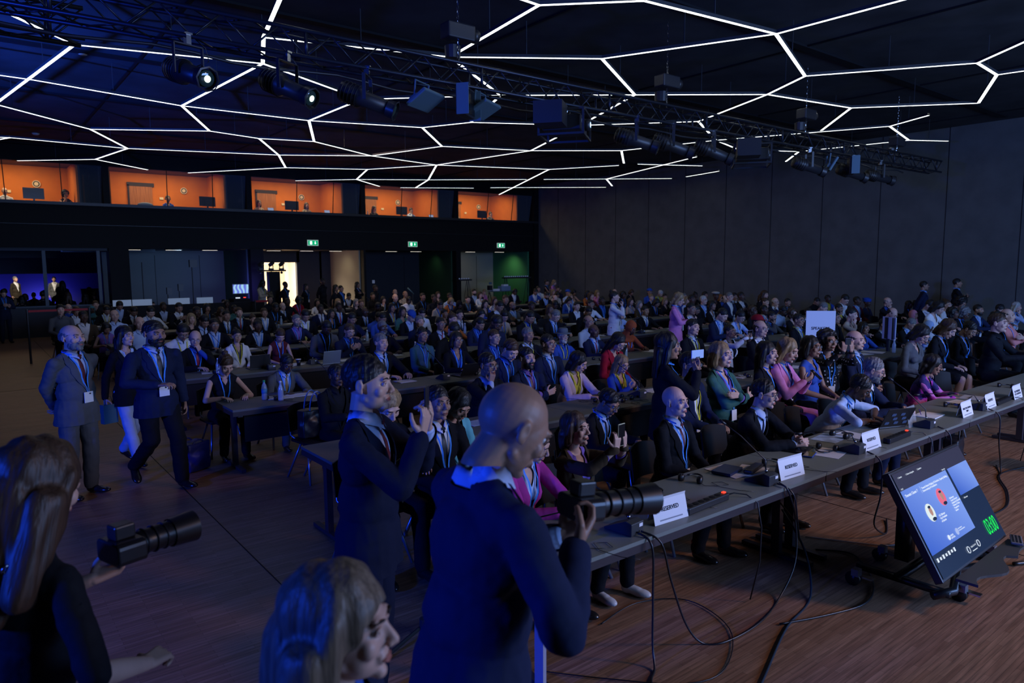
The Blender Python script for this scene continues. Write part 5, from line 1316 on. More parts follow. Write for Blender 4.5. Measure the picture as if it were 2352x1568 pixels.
(4.54,22.22,0.96,'m J black ltblue - short black d - table -','person in black jacket, fourth head to the right of the violet sleeveless top'),
(7.42,20.53,0.92,'m S black white black bald grey l b table glasses','person in black suit and glasses, second head to the left of the dark red top'),
(10.58,14.29,1.08,'m J black white - short black m - down -','person in black jacket, nearest head to the left of the grey suit with crossed arms'),
(13.34,14.22,0.95,'m J black white - short black l - table -','person in black jacket, nearest head to the right of the bright blue jacket'),
(11.89,15.16,0.96,'m J grey ltblue black bald black m b cross glasses,beard','seated person in grey suit with crossed arms'),
(11.79,14.32,1.00,'m T black - - short black d - table -','person in black shirt, nearest head to the right of the grey suit with crossed arms'),
(18.13,7.20,1.08,'m J black white - short black l - down -','person in black jacket, second head behind the coral shirt'),
(3.56,23.22,1.02,'m J black ltblue - short black m - down -','person in black jacket, third head to the right of the teal headscarf'),
(15.81,11.59,0.97,'w J black white - long black m - table -','person in black jacket, nearest head in front of the white beret'),
(21.90,8.89,0.87,'w T black - - afro black d - table -','person in black blouse, nearest head to the left of the coral shirt'),
(11.16,17.90,0.96,'w J beige brown - bun black m b down -','person in beige jacket, nearest head to the left of the orange jacket'),
(13.33,15.20,0.98,'m T mustard - - short black d - down -','seated person in mustard jumper, second behind the black suit behind the felt hat'),
(3.18,24.80,0.96,'m T black - - short brown l - table -','person in black shirt, nearest head behind the teal headscarf'),
(21.66,9.02,0.88,'w T black - - long black d b table -','person in black blouse, nearest head to the right of the dark jacket pinching a pen'),
(19.68,7.26,1.00,'w T white - - bun brown l - table glasses','person in white blouse and glasses, third head behind the coral shirt'),
(11.76,17.79,0.95,'w T black - - hijab black d - down -','person in black blouse and black headscarf, nearest head to the right of the orange jacket'),
(15.95,14.27,0.90,'w J brown brown - bob grey l b table -','person in brown jacket, third head in front of the blue bobble cap'),
(13.96,14.33,0.97,'m T white - - short black m - table glasses','person in white shirt and glasses, second head in front of the hot pink top'),
(12.16,16.91,0.95,'w J blue brown - bob black l - table -','person in blue jacket, second head in front of the pale pink top'),
(6.61,23.23,0.92,'w T black - - long black d - table -','person in black blouse, nearest head to the left of the green top'),
(9.44,19.51,0.96,'m T black - - short brown m - table -','person in black shirt, sixth head behind the glasses wearer fingering a phone'),
(16.61,14.29,0.95,'w T black - - bob black m b down glasses','person in black blouse and glasses, nearest head to the left of the yellow-lanyard suit'),
(20.08,7.23,1.07,'w T black - - afro black m - down -','person in black blouse, third head to the right of the coral shirt'),
(9.18,20.56,0.95,'w J grey grey - bob blonde l - table -','person in grey jacket, fourth head to the right of the dark red top'),
(9.80,20.57,0.93,'w T black - - bob grey l - table -','person in black blouse, fifth head behind the glasses wearer fingering a phone'),
(20.95,9.85,0.92,'w T navy - - turban blue d - table -','seated person in blue headwrap, nearest to the right of the maroon jacket'),
(12.39,3.93,1.13,'m T black - - short brown l - table -','person in black shirt, second head to the left of the sky blue blazer'),
(9.18,22.21,0.91,'w T white - - bob black m - table -','person in white blouse, nearest head to the right of the dark red top'),
(19.57,11.60,0.92,'m T grey - - short black m b table -','person in grey shirt, second head behind the yellow-patterned tie'),
(18.36,11.63,0.97,'m J black blue - short brown l - chin -','person in black jacket, third head behind the chin-resting grey T-shirt'),
(20.14,9.00,1.00,'m J black blue - bald grey l - chin glasses','seated person in dark jacket pinching a pen'),
(8.24,22.34,0.95,'m T black - - short black d - table -','person in black shirt, nearest head to the left of the dark red top'),
(18.88,11.64,0.96,'m J navy white - bald white l - chin glasses','person in navy jacket and glasses, second head behind the chin-resting grey T-shirt'),
(12.69,19.64,0.94,'w J orange black - bob blonde l b down -','seated person in orange jacket, fourth to the left of the pale pink top'),
(16.69,15.25,0.91,'w N beige - - long brown l b table -','person in beige sleeveless top, second head to the right of the standing white blazer'),
(21.08,11.61,0.93,'m T black - - short black m - down -','person in black shirt, third head behind the SPEAKERS board'),
(18.29,15.18,0.87,'w T black - - bob blonde l - table -','person in black blouse, second head to the left of the lilac blazer'),
(8.82,23.03,0.97,'w T red - - afro black d b down -','seated person in dark red top near the doorway'),
(20.31,9.84,0.98,'m J maroon ltblue - short black d b table -','seated person in maroon jacket, nearest to the left of the blue headwrap'),
(13.20,17.81,0.96,'w T white - - long brown l - table -','person in white blouse, third head in front of the pale pink top'),
(15.24,15.09,0.98,'m J black blue - short black d b table headphones','person in black jacket, nearest head in front of the hot pink top'),
(11.55,20.46,0.98,'m T white - - short black d - down -','person in white shirt, nearest head behind the blue cap'),
(16.33,17.88,0.91,'w J blue white - long black l - down -','seated person in bright blue jacket over white'),
(18.14,14.24,0.93,'w T ltblue - - bob blonde l - table -','person in light blue blouse, second head to the right of the lilac blazer'),
(16.84,12.59,1.02,'m J black ltblue - short white l b table glasses','person in black jacket and glasses, second head to the left of the white beret'),
(11.59,22.24,0.91,'w J black white - bob black l b chin glasses','person in black jacket and glasses, sixth head to the left of the blue cap'),
(19.26,9.83,1.09,'m T white - - short black l - down glasses','seated person in white shirt at the wall'),
(13.44,19.67,0.94,'m J black grey - short black l b table -','person in black jacket, second head to the right of the orange jacket'),
(13.00,17.00,1.03,'m T black - - short brown m - table -','person in black shirt, nearest head behind the grey suit with crossed arms'),
(16.21,12.51,1.06,'m T black - - short black d - table -','person in black shirt, third head to the right of the lilac blazer'),
(7.98,23.23,1.00,'m T black - - short black m - table -','person in black shirt, fourth head to the left of the dark red top'),
(19.97,14.22,0.95,'m J black blue - bald black l - down glasses','person in black jacket and glasses, second head to the right of the white beret'),
(15.66,17.84,0.98,'m T black - - bald black l - down -','person in black shirt, nearest head behind the mustard jumper'),
(21.94,11.60,0.94,'m J blue yellow - short black d - table glasses','person in blue jacket and glasses, fourth head to the left of the maroon jacket'),
(12.09,19.65,1.01,'m T black - - short black d - table -','person in black shirt, third head to the left of the orange jacket'),
(11.19,20.51,1.02,'m J black black - bald grey l b cross -','person in black jacket, fourth head behind the blue cap'),
(21.36,15.21,0.88,'w T brown - - bob orange l - table -','person in brown blouse, nearest head to the right of the white beret'),
(22.45,14.34,0.88,'w J black grey - bob brown l - table -','person in black jacket, fifth head behind the chin-resting grey T-shirt'),
(19.49,16.87,0.90,'w T black - - bun blonde l b table -','person in black blouse, nearest head in front of the blue bobble cap'),
(12.14,20.41,1.02,'m T black - - short black m b table -','person in black shirt, third head behind the blue cap'),
(18.13,19.64,0.88,'w T ltblue - - bob blonde l b table -','person in light blue blouse, nearest head behind the bright blue jacket'),
(20.36,16.95,0.89,'m T black - - short black m - table -','person in black shirt, nearest head to the left of the lilac blazer'),
(19.32,15.23,0.96,'m T blue - - short grey l - table -','person in blue shirt, nearest head to the right of the lilac blazer'),
(17.95,12.49,1.07,'m J navy white - short grey l - table glasses','person in navy jacket and glasses, third head to the right of the white beret'),
(13.19,20.37,1.00,'m T ltblue - - short black d - table -','person in light blue shirt, nearest head behind the orange jacket'),
(11.48,24.87,0.98,'m J black white - short black m b down -','person in black jacket, sixth head to the right of the dark red top'),
(20.77,14.33,0.97,'m J black ltblue - short black m - chin -','person in black jacket, fourth head to the right of the white beret'),
(18.71,12.55,1.06,'m J black white - short black d - cross -','person in black jacket, fourth head to the left of the chin-resting grey T-shirt'),
(11.62,23.00,0.99,'m T black - - short black m - table -','person in black shirt, eighth head to the left of the blue cap'),
(19.75,14.30,1.00,'w T black - - beret white d - table -','seated person in white beret, fifth behind the slate jacket'),
(17.34,17.76,0.99,'w T maroon - - long brown l - chin -','person in maroon blouse, nearest head to the left of the hot pink top'),
(16.76,19.57,1.00,'m J black ltblue - short black m b down beard','person in black jacket, third head behind the mustard jumper'),
(19.04,17.76,0.95,'w T black - - afro black d b table -','person in black blouse, nearest head to the right of the standing white blazer'),
(22.10,16.94,0.90,'w T black - - bun black d - chin -','person in black blouse, third head to the left of the white beret'),
(20.37,15.15,0.98,'w T black - - bob black m - table -','person in black blouse, nearest head to the left of the white beret'),
(14.38,23.02,0.95,'w T black - - bob brown l - table -','person in black blouse, second head to the left of the orange jacket'),
(15.73,22.18,0.94,'w T white - - long brown l - table -','person in white blouse, nearest head in front of the pale pink top'),
(19.82,12.50,1.07,'w T black - - bob brown l - table -','person in black blouse, sixth head behind the chin-resting grey T-shirt'),
(18.21,20.56,0.96,'w T white - - bob black m - down -','person in white blouse, nearest head to the left of the bright blue jacket'),
(13.01,23.12,1.00,'m T beige - - bald black m - table -','person in beige shirt, second head behind the blue cap'),
(18.85,19.48,0.96,'w T orange - - long black d b table -','person in orange blouse, second head to the left of the hot pink top'),
(21.01,17.82,0.99,'m T yellow - - short white l b down -','person in yellow shirt, nearest head to the right of the blue bobble cap'),
(20.39,20.50,0.93,'w T pink - - bob blonde l - chin -','seated person in hot pink top'),
(18.76,20.45,0.97,'m T white - - cap blue m - table -','person in white shirt and blue cap, second head behind the bright blue jacket'),
(20.69,22.32,0.92,'w T peach - - bob black m - down -','person in peach blouse, third head behind the bright blue jacket'),
(13.55,24.93,1.01,'m T black - - bald black l - table -','person in black shirt, fifth head behind the blue cap'),
(22.34,20.48,0.93,'w T black - - bob brown m - down -','person in black blouse, nearest head to the left of the blue bobble cap'),
(16.17,23.17,0.99,'m J navy ltblue - short black l - table beard','person in navy jacket, nearest head to the left of the pale pink top'),
(19.62,22.32,0.93,'w T beige - - bob blonde l - table glasses','person in beige blouse and glasses, fourth head behind the mustard jumper'),
(20.48,19.59,0.97,'m T black - - bald grey l - table -','person in black shirt, nearest head behind the standing white blazer'),
(18.38,25.67,0.93,'w T pink - - short blonde l - down -','seated person in pale pink top by the green bay'),
(18.43,22.17,1.01,'m J blue white - short black m - down -','person in blue jacket, second head to the left of the mustard jumper'),
(18.02,23.01,1.00,'m J black white - short black d - down headphones','person in black jacket, second head behind the grey suit with crossed arms'),
(20.59,17.85,1.01,'m T blue - - cap blue m - table glasses','seated person in blue bobble cap'),
(20.68,23.19,0.99,'m T navy - - short black m - table -','person in navy shirt, fourth head behind the bright blue jacket'),
(19.44,23.04,1.02,'m T white - - short black m b table -','person in white shirt, fourth head to the right of the grey suit with crossed arms'),
]
NEAR = [
(9.08,3.67,0.92,2,'w T floral - - bob black m - write glasses','seated person in purple floral blouse at the far right of the front table'),
(7.50,3.66,1.00,2,'m S navy white green short grey l b write glasses,beard','glasses wearer in navy suit and green tie writing at the front table'),
(6.84,3.67,0.99,2,'m K ltblue - - short black d b type -','person in pale blue short-sleeved shirt bent over a laptop'),
(5.48,3.68,0.99,2,'m S black ltblue navy short black l - clasp glasses','glasses wearer in black suit with clasped hands at the front table'),
(4.51,3.66,0.98,2,'m S black ltblue maroon bald - l b lap -','black-suited person with dark red tie and white badge at the front table'),
(3.41,3.66,0.93,2,'w J brown violet - bob brown l - photo -','person in brown jacket holding up a pale gold phone'),
(2.84,3.67,0.97,2,'w J purple ltblue - bob black l b tableR -','person in bright purple jacket behind the foreground photographer'),
(4.47,4.56,0.92,1,'m S black ltblue navy short black m b down glasses','dark-suited glasses wearer bending down behind the brown jacket'),
(2.83,4.60,1.03,2,'m S black white black short black m b lap -','person in black suit and tie with blue lanyard behind the raised phone'),
(3.15,4.98,0.99,1,'w J cyan black - long black m - lapdown -','person in cyan jacket leaning down behind the black-suited sitter'),
(2.41,4.86,1.09,1,'w T black - - bob blonde l - down -','sitter in black half hidden behind the standing navy suit'),
(5.87,4.57,1.04,1,'m J navy white - short black m y lap glasses','navy suit with yellow lanyard sitting behind the standing black figure'),
(4.47,6.30,1.01,2,'m S black ltblue black short black m - chin glasses','broad black suit and dark-framed glasses, hand at tie knot, second row'),
(5.17,6.32,1.00,2,'m S navy violet maroon short black l b cross beard','navy suit with crossed arms and watch in the second row'),
(5.80,6.35,0.96,2,'w J palepink yellow - bob black l y tableR -','pale pink blazer with yellow scarf at the second-row table'),
(2.44,9.00,0.96,2,'w N black - - bun brown l b down -','black sleeveless top reading at the left third-row table'),
(3.17,8.95,0.92,1,'m S grey ltblue mustard short black d b down -','grey suit with mustard tie looking down at the left third-row table'),
(3.12,7.20,0.93,1,'m J black black - short black d - table -','dark-clad sitter just left of the standing navy suit'),
]
STANDERS = [
(0.98,26.60,0.95,'m S navy blue black short black l b phone -','person at the left edge in navy suit reading a phone'),
(8.87,26.60,1.02,'w J beige yellow - long black d b phone -','person in beige jacket holding a tablet in the bright doorway'),
(9.77,26.60,0.97,'m T black - - short black d b back -','person in black with blue lanyard silhouetted in the bright doorway'),
(10.58,26.60,0.91,'w T black - - long black m b back -','person in black standing right of the bright doorway'),
(11.28,26.60,1.03,'m T black - - short black d - back -','person in black standing against the dark wall past the doorway'),
(10.49,23.60,0.93,'w T black - - long black m - back -','dark-clad person half hidden behind the glasses wearer in open jacket'),
(10.68,23.60,0.91,'m J black blue - short black m b back glasses','standing person in dark jacket over blue shirt before beige wall'),
(12.77,26.60,0.93,'w J black black - long black m b cross -','person with crossed arms standing before the beige wall'),
(12.04,23.60,0.90,'m T black - - short black d - back -','dark-clad person standing right of the beige wall'),
(20.41,23.60,0.92,'w N black - - short black m b cross -','standing sleeveless person in black near the green bay corner'),
(20.79,23.60,0.92,'w T pink - - long blonde l b phone -','standing person in pale pink shirt near the green bay corner'),
(11.36,10.85,0.97,'w J white ltblue - bun black l b chin -','standing person in white blazer with hand on chin'),
(11.27,9.07,0.99,'w J pink ltblue - bob blonde l b phone glasses','standing person in lilac blazer holding a phone at waist'),
(21.55,8.53,1.00,'m J navy ltblue grey short black m b back glasses','standing person in navy suit by the right wall, left of two'),
(22.90,8.17,1.03,'m S black ltblue blue short black m b cross -','standing person in black suit, hand on chest, by right wall'),
]

# ------------------------------------------------------------------ confidence monitor on the floor
def lit(name, c, s=1.0): return mat(name, (0, 0, 0), rough=.25, emis=c, estr=s)
m_sdark = lit('screen_dark_blue', (.010, .022, .062)); m_sbar = lit('screen_top_bar', (.035, .036, .075)); m_sblue = mat('screen_slide', (0, 0, 0), rough=.25)
nt = m_sblue.node_tree; b = nt.nodes['Principled BSDF']; tc = nt.nodes.new('ShaderNodeTexCoord'); gr = nt.nodes.new('ShaderNodeTexGradient'); mp = nt.nodes.new('ShaderNodeMapping')
cr = nt.nodes.new('ShaderNodeValToRGB'); mp.inputs['Rotation'].default_value = (0, 0, R(-35)); mp.inputs['Location'].default_value = (0, .0, 0)
nt.links.new(tc.outputs['Generated'], mp.inputs[0]); nt.links.new(mp.outputs[0], gr.inputs[0]); nt.links.new(gr.outputs[0], cr.inputs[0])
cr.color_ramp.elements[0].color = (.040, .12, .62, 1); cr.color_ramp.elements[1].color = (.20, .34, .88, 1); nt.links.new(cr.outputs[0], b.inputs['Emission Color']); b.inputs['Emission Strength'].default_value = .95
m_txt = lit('screen_white_text', (.75, .85, 1), 1.0); m_grn = lit('screen_green_digits', (.01, .85, .10), 1.1); m_face = lit('portrait_skin', (.45, .25, .2), 1); m_pink = lit('portrait_pink', (.8, .15, .25), 1)
e = empty('floor_monitor', (4.91, 1.72, 0), R(1.2), 'large tilted screen on a wheeled floor stand showing a blue slide and 03:00', 'monitor')
MT = Matrix.Translation((0, 0, .25)) @ Matrix.Rotation(R(-30), 4, 'X')    # local: x right, z up the screen, -y towards the stage
W_, H_ = 1.23, .735
bevel(MB().box((W_ / 2, .03, H_ / 2), (W_ + .02, .055, H_ + .02), MT).obj('case', m_frame, e), .006)
D = -.0005
def sq(x0, z0, x1, z1, m_, name, y=.0015):
    return MB().quad([(x0, D - y, z0), (x1, D - y, z0), (x1, D - y, z1), (x0, D - y, z1)], MT).obj(name, m_, e)
sq(.01, .01, W_ - .01, H_ - .01, m_sdark, 'display'); sq(.01, H_ - .13, W_ - .01, H_ - .01, m_sbar, 'top_bar', .0025)
sq(.012, .165, .80, H_ - .13, m_sblue, 'slide', .003); sq(.835, .40, W_ - .012, H_ - .13, m_sblue, 'side_slide', .003)
def stext(s, size, x, z, m_=m_txt, align='LEFT', bold=False, sx=1):
    o = text(s, size, e, (0, 0, 0), (0, 0, 0), m_, 'screen_text', .0002, bold, sx, align)
    o.data.transform(MT @ Matrix.Translation((x, D - .006, z)) @ Matrix.Rotation(R(90), 4, 'X')); return o
stext('03:00', .155, 1.06, .115, m_grn, 'CENTER', sx=.62)
stext('Thematic Cluster 7', .026, .04, .565, bold=True); stext('Towards Better Bridging: AI Evolution, Capacity Building,\nDemocratizing AI Foundations', .020, .31, .555, bold=True)
MB().quad([(.293, D - .005, .535), (.295, D - .005, .535), (.295, D - .005, .585), (.293, D - .005, .585)], MT).obj('rule', m_txt, e)
stext('H.E. Minister\nVice President\nof Estonia', .020, .36, .335, bold=True); stext('Moderator\nCentre Director\nInstitute for Electrical\nPolicies of China\nProgramme\nSession', .018, .635, .375, bold=True)
stext('UNITED\nNATIONS', .016, .37, .20, bold=True); stext('International\nTelecommunication', .014, .53, .215)
MB().lathe([(.018, 0), (.018, .001), (.001, .001)], 16, MT @ Matrix.Translation((.345, D - .006, .205)) @ Matrix.Rotation(R(90), 4, 'X')).obj('round_emblem', m_txt, e); MB().lathe([(.024, 0), (.024, .001), (.001, .001)], 16, MT @ Matrix.Translation((.50, D - .006, .21)) @ Matrix.Rotation(R(90), 4, 'X')).obj('round_emblem', lit('pale_emblem', (.4, .5, .85)), e)
for cx, cz, m_ in ((.27, .40, lit('portrait_pale', (.75, .85, .85))), (.53, .455, m_pink)):
    MB().lathe([(.062, 0), (.062, .001), (.001, .001)], 28, MT @ Matrix.Translation((cx, D - .005, cz)) @ Matrix.Rotation(R(90), 4, 'X')).obj('portrait', m_, e)
    o = MB(); o.ell((cx + .01, D - .006, cz + .008), (.024, .001, .032), MT); o.obj('portrait_face', m_face, e)
    o = MB(); o.ell((cx + .01, D - .0065, cz + .036), (.022, .001, .009), MT); o.ell((cx + .012, D - .0065, cz - .047), (.032, .001, .012), MT); o.obj('portrait_hair_and_suit', m_sdark, e)
stext('1. Session', .016, .06, .69); stext('2. Notes and agenda', .016, .19, .69); stext('3. Speakers', .016, .38, .69); stext('Next slide', .014, .74, .615); stext('Slide notes', .016, .86, .375); stext('10:35', .015, .03, .615)
o = MB()
for i in range(7): o.box((.05 + i * .048, D - .006, .125), (.022, .001, .026 - .008 * (i % 2)), MT)
o.obj('tool_icons', m_txt, e)
for x in (.53, .72): MB().tube([(x + .022 * math.cos(t), D - .006, .07 + .022 * math.sin(t)) for t in [2 * PI * k / 20 for k in range(20)]], .0022, 4, MT, closed=True).obj('round_button', m_txt, e)
stext('Slide 25 of 44', .016, .625, .075, align='CENTER'); sq(.58, .045, .67, .050, m_txt, 'progress_bar', .006)
# stand
o = MB(); o.tube([(.12, .10, .08), (.25, .02, .10), (.55, .10, .14), (.9, .02, .10), (1.12, .10, .08)], .03, 8); o.box((.62, .35, .10), (.9, .05, .04)); o.box((.62, .48, .30), (.12, .10, .45)); o.box((.2, .33, .09), (.05, .62, .04)); o.box((1.05, .33, .09), (.05, .62, .04)); o.obj('stand_frame', m_frame, e, True)
o = MB(); vs = [(.15, -.02, .235), (1.20, -.02, .235)] + [(1.20 - k * .0525, -.16 - .05 * math.sin(k * .62) * (1 if k > 6 else -.4), .235) for k in range(21)]
n = len(vs); o.add(vs + [(x, y, z - .018) for x, y, z in vs], [tuple(range(n)), tuple(range(2 * n - 1, n - 1, -1))] + [(i, (i + 1) % n, n + (i + 1) % n, n + i) for i in range(n)]); o.obj('curved_tray', mat('grey_tray', (.06, .06, .055), rough=.5), e)
for i, (x, y) in enumerate(((.36, .02), (.62, .66), (1.28, .12), (.05, .60))):
    o = MB(); o.tube([(x - .02, y, .05), (x + .02, y, .05)], .052, 18); wo = o.obj('caster_wheel', m_frame, e, True)
    MB().box((x, y - .02, .10), (.06, .05, .05)).obj('fork', mat('grey_caster_fork', (.3, .3, .33), rough=.3, metal=.6), wo); MB().box((x + .03, y - .08, .07), (.05, .09, .012), ).obj('brake_pedal', m_chrome, wo)
t = empty('remote_control', (6.07, 1.66, .247), R(20), 'grey remote control lying on the curved tray of the floor screen', 'remote control')
bevel(MB().box((0, 0, .009), (.19, .075, .018)).obj('case', mat('grey_remote', (.16, .16, .18), rough=.5), t), .006)
o = MB()
for i in range(7):
    for j in range(3): o.box((-.072 + i * .024, -.022 + j * .022, .019), (.016, .013, .003))
o.obj('buttons', m_frame, t)
# ------------------------------------------------------------------ cables, bags, boxes on the floor
def cable(pts, r, label, m_=m_frame, sub=6):
    P = [V(p) for p in pts]; out = []
    for i in range(len(P) - 1):
        p0, p1, p2, p3 = P[max(i - 1, 0)], P[i], P[i + 1], P[min(i + 2, len(P) - 1)]
        for k in range(sub):
            t_ = k / sub; out.append(.5 * ((2 * p1) + (p2 - p0) * t_ + (2 * p0 - 5 * p1 + 4 * p2 - p3) * t_ ** 2 + (3 * p1 - p0 - 3 * p2 + p3) * t_ ** 3))
    out.append(P[-1])
    return tag(MB().tube(out, r, 6).obj('cable', m_, smooth=True), label, 'cable')
cable([(3.02, 2.68, .76), (3.04, 2.585, .70), (3.05, 2.58, .4), (3.03, 2.56, .12), (2.98, 2.5, .012), (2.86, 2.42, .01), (2.7, 2.2, .01), (2.55, 1.9, .01)], .007, 'black cable hanging straight down from the nearest microphone to the floor')
cable([(3.05, 2.68, .76), (3.12, 2.585, .70), (3.2, 2.57, .45), (3.32, 2.55, .15), (3.42, 2.5, .012), (3.55, 2.42, .01), (3.9, 2.42, .01), (4.3, 2.52, .012), (4.55, 2.55, .2), (4.6, 2.59, .5), (4.5, 2.60, .73), (4.5, 2.68, .755)], .007, 'black cable looping from the nearest microphone over the floor to the second')
cable([(4.52, 2.68, .76), (4.56, 2.585, .68), (4.62, 2.58, .45), (4.72, 2.62, .3), (4.88, 2.75, .36), (4.95, 2.92, .45)], .006, 'black cable swinging under the table from the second microphone to the leg')
cable([(4.95, 2.90, .40), (4.80, 2.62, .2), (4.5, 2.4, .012), (4.0, 2.28, .01), (3.5, 2.1, .01), (3.0, 1.9, .01), (2.6, 1.65, .01), (2.2, 1.4, .01)], .008, 'long blue-black cable running from the table leg diagonally over the floor', mat('blue_black_cable', (.015, .03, .05), rough=.4))
cable([(4.0, 2.33, .01), (4.35, 2.2, .01), (4.7, 2.12, .01), (5.0, 2.2, .01), (5.3, 2.4, .01), (5.45, 2.6, .01), (5.3, 2.8, .012)], .007, 'black cable curving over the floor beside the middle table leg')
cable([(2.45, 2.9, .01), (2.7, 2.6, .01), (3.0, 2.3, .01), (3.3, 2.25, .01), (3.7, 2.5, .01), (3.8, 2.9, .01), (3.5, 3.1, .01), (3.1, 3.05, .01)], .004, 'thin dark cable lying in a loop under the front table')
cable([(5.5, 3.0, .008), (5.75, 2.6, .008), (5.9, 2.45, .008), (6.2, 2.42, .008), (6.5, 2.55, .008), (6.9, 2.5, .01)], .005, 'thin pale cable on the floor behind the floor screen', mat('pale_cable', (.35, .35, .38), rough=.4))
cable([(6.2, 1.7, .02), (6.6, 1.55, .012), (7.2, 1.45, .012), (8.5, 1.25, .012)], .016, 'thick flat cable leaving the floor screen toward the right edge')
cable([(7.3, 2.2, .01), (7.7, 2.2, .01), (8.2, 2.35, .01), (8.8, 2.6, .01), (9.4, 2.5, .01)], .008, 'black cable on the floor right of the floor screen')
for i, x in enumerate((5.84, 7.26, 8.56)):
    cable([(x, 2.68, .76), (x + .05, 2.585, .68), (x + .07, 2.58, .4), (x + .02 + .1 * i, 2.6, .15), (x + .25, 2.6, .012), (x + .6, 2.75, .01)], .007, 'black cable hanging to the floor from the ' + ('third', 'fourth', 'fifth')[i] + ' desk microphone')
def bag(x, y, z, s, rz, m_, hm, label, name='handbag', hh=.22, soft=.03):
    e = empty(name, (x, y, z), rz, label, 'bag')
    o = MB(); o.ell((0, 0, s[2] * .48), (s[0] * .5, s[1] * .5, s[2] * .42)); o.box((0, 0, s[2] * .5), (s[0] * .86, s[1] * .72, s[2] * .96)); me = remesh(o, .014, 3, 'bag_body'); wrinkle(me, .006, 8); me.materials.append(m_); shade(me); link('bag_body', me, e)
    for sy in (-1, 1):
        MB().tube([(s[0] * .22 * math.cos(t), sy * s[1] * .3, s[2] * .9 + hh * math.sin(t)) for t in [PI * k / 12 for k in range(13)]], .009, 6).obj('handle', hm, e, True)
    return e
m_bag = mat('black_bag_leather', (.010, .010, .014), rough=.4, spec=.5); m_bagh = mat('grey_handle', (.22, .30, .38), rough=.4); m_bluebag = mat('blue_nylon', (.01, .015, .12), rough=.5)
bag(2.95, 7.30, .46, (.42, .20, .32), R(8), m_bag, m_bagh, 'large black handbag with pale handles on a chair behind the left tables')
bag(8.45, 2.95, 0, (.42, .20, .42), R(10), m_bag, m_bag, 'black bag on the floor under the right end of the front table', 'tote_bag')
bag(1.95, 8.45, 0, (.36, .30, .34), R(30), m_bluebag, m_bluebag, 'blue bag slumped on the floor in the left aisle', 'rucksack', .06)
bag(3.60, 4.2, .0, (.34, .22, .36), R(10), m_bag, m_bag, 'black bag hanging low beside the brown jacket', 'shoulder_bag')
e = empty('water_bottle', (2.75, 8.32, ZT), 0, 'clear plastic water bottle with green cap on the left third-row table', 'bottle')
MB().lathe([(.028, 0), (.033, .01), (.033, .06), (.030, .075), (.033, .09), (.033, .14), (.026, .175), (.013, .20), (.013, .215)], 16).obj('bottle_body', mat('clear_plastic', (.5, .65, .8), rough=.08, alpha=.45, spec=.8), e, True); MB().cyl((0, 0, .213), (0, 0, .235), .015, n=14).obj('cap', mat('green_cap', (.02, .35, .12), rough=.4), e); MB().cyl((0, 0, .08), (0, 0, .135), .0338, n=16).obj('label_band', mat('blue_label', (.08, .3, .6), rough=.5), e, True)
e = empty('folding_stand_feet', (2.12, 3.62, 0), R(10), 'black tripod foot on the floor beside the left table leg', 'stand')
MB().tube([(-.32, 0, .012), (.05, .08, .04), (.30, .05, .02)], .012, 6).obj('foot_bar', m_rig, e); MB().cyl((.05, .06, .02), (.05, .06, .10), .03).obj('hub', m_leg, e)
# laptops and things in the audience
m_alum = mat('aluminium_lid', (.22, .26, .28), rough=.4, metal=.4)
def laptop(x, y, rz, m_, label, z=ZT, op=20):
    e = empty('laptop', (x, y, z), rz, label, 'laptop'); bevel(MB().box((0, 0, .008), (.31, .22, .015)).obj('base', m_, e), .003)
    M = Matrix.Translation((0, -.11, .015)) @ Matrix.Rotation(R(op), 4, 'X'); bevel(MB().box((0, 0, .105), (.31, .007, .21), M).obj('screen_lid', m_, e), .003)
    MB().box((0, .0045, .105), (.29, .001, .19), M).obj('display', mat('bright_display', (.02, .03, .06), rough=.2, emis=(.5, .6, .9), estr=.5), e); return e
laptop(4.62, 10.78, R(4), m_alum, 'open silver laptop before the maroon sleeveless top', op=14)
laptop(5.55, 13.45, R(6), m_alum, 'open grey laptop before the violet shirt and navy jacket', op=14)
laptop(3.55, 11.0, 0, m_frame, 'open black laptop before the suited person covering their mouth', op=8)
laptop(5.60, 8.30, R(6), m_frame, 'open black laptop before the teal shirt and blue tie', op=30)
laptop(9.35, 5.60, R(20), m_frame, 'open black laptop beside the speakers sign', op=30)
laptop(14.0, 7.9, R(10), m_frame, 'open black laptop by the right-hand standing sign', op=30)
e = empty('paper_cup', (4.15, 10.85, ZT), 0, 'dark paper cup on the desk of the white blazer', 'cup'); MB().lathe([(.028, 0), (.038, .10), (.036, .10)], 14).obj('cup', m_leather, e, True); MB().cyl((0, 0, .098), (0, 0, .106), .041).obj('lid', m_card, e)
e = empty('glue_cube', (4.35, 8.25, ZT), 0, 'small white cube charger with a cable on the third-row table', 'charger'); bevel(MB().box((0, 0, .03), (.06, .06, .06)).obj('cube', m_card, e), .006); MB().tube([(0, 0, .06), (.0, 0, .10), (.01, 0, .13)], .004, 6).obj('plug', m_card, e)
for i, (x, y) in enumerate(((3.6, 8.25), (5.2, 8.2), (6.3, 5.6), (4.4, 10.9), (7.0, 8.25))): 
    o = mic(x, y, 0, 'desk microphone on an audience table, ' + ('left of the white cube charger', 'beside the white lapel pin', 'by the crossed-arms suit', 'behind the paper cup', 'in the third row middle')[i], bar((-.1, .2, .36)))
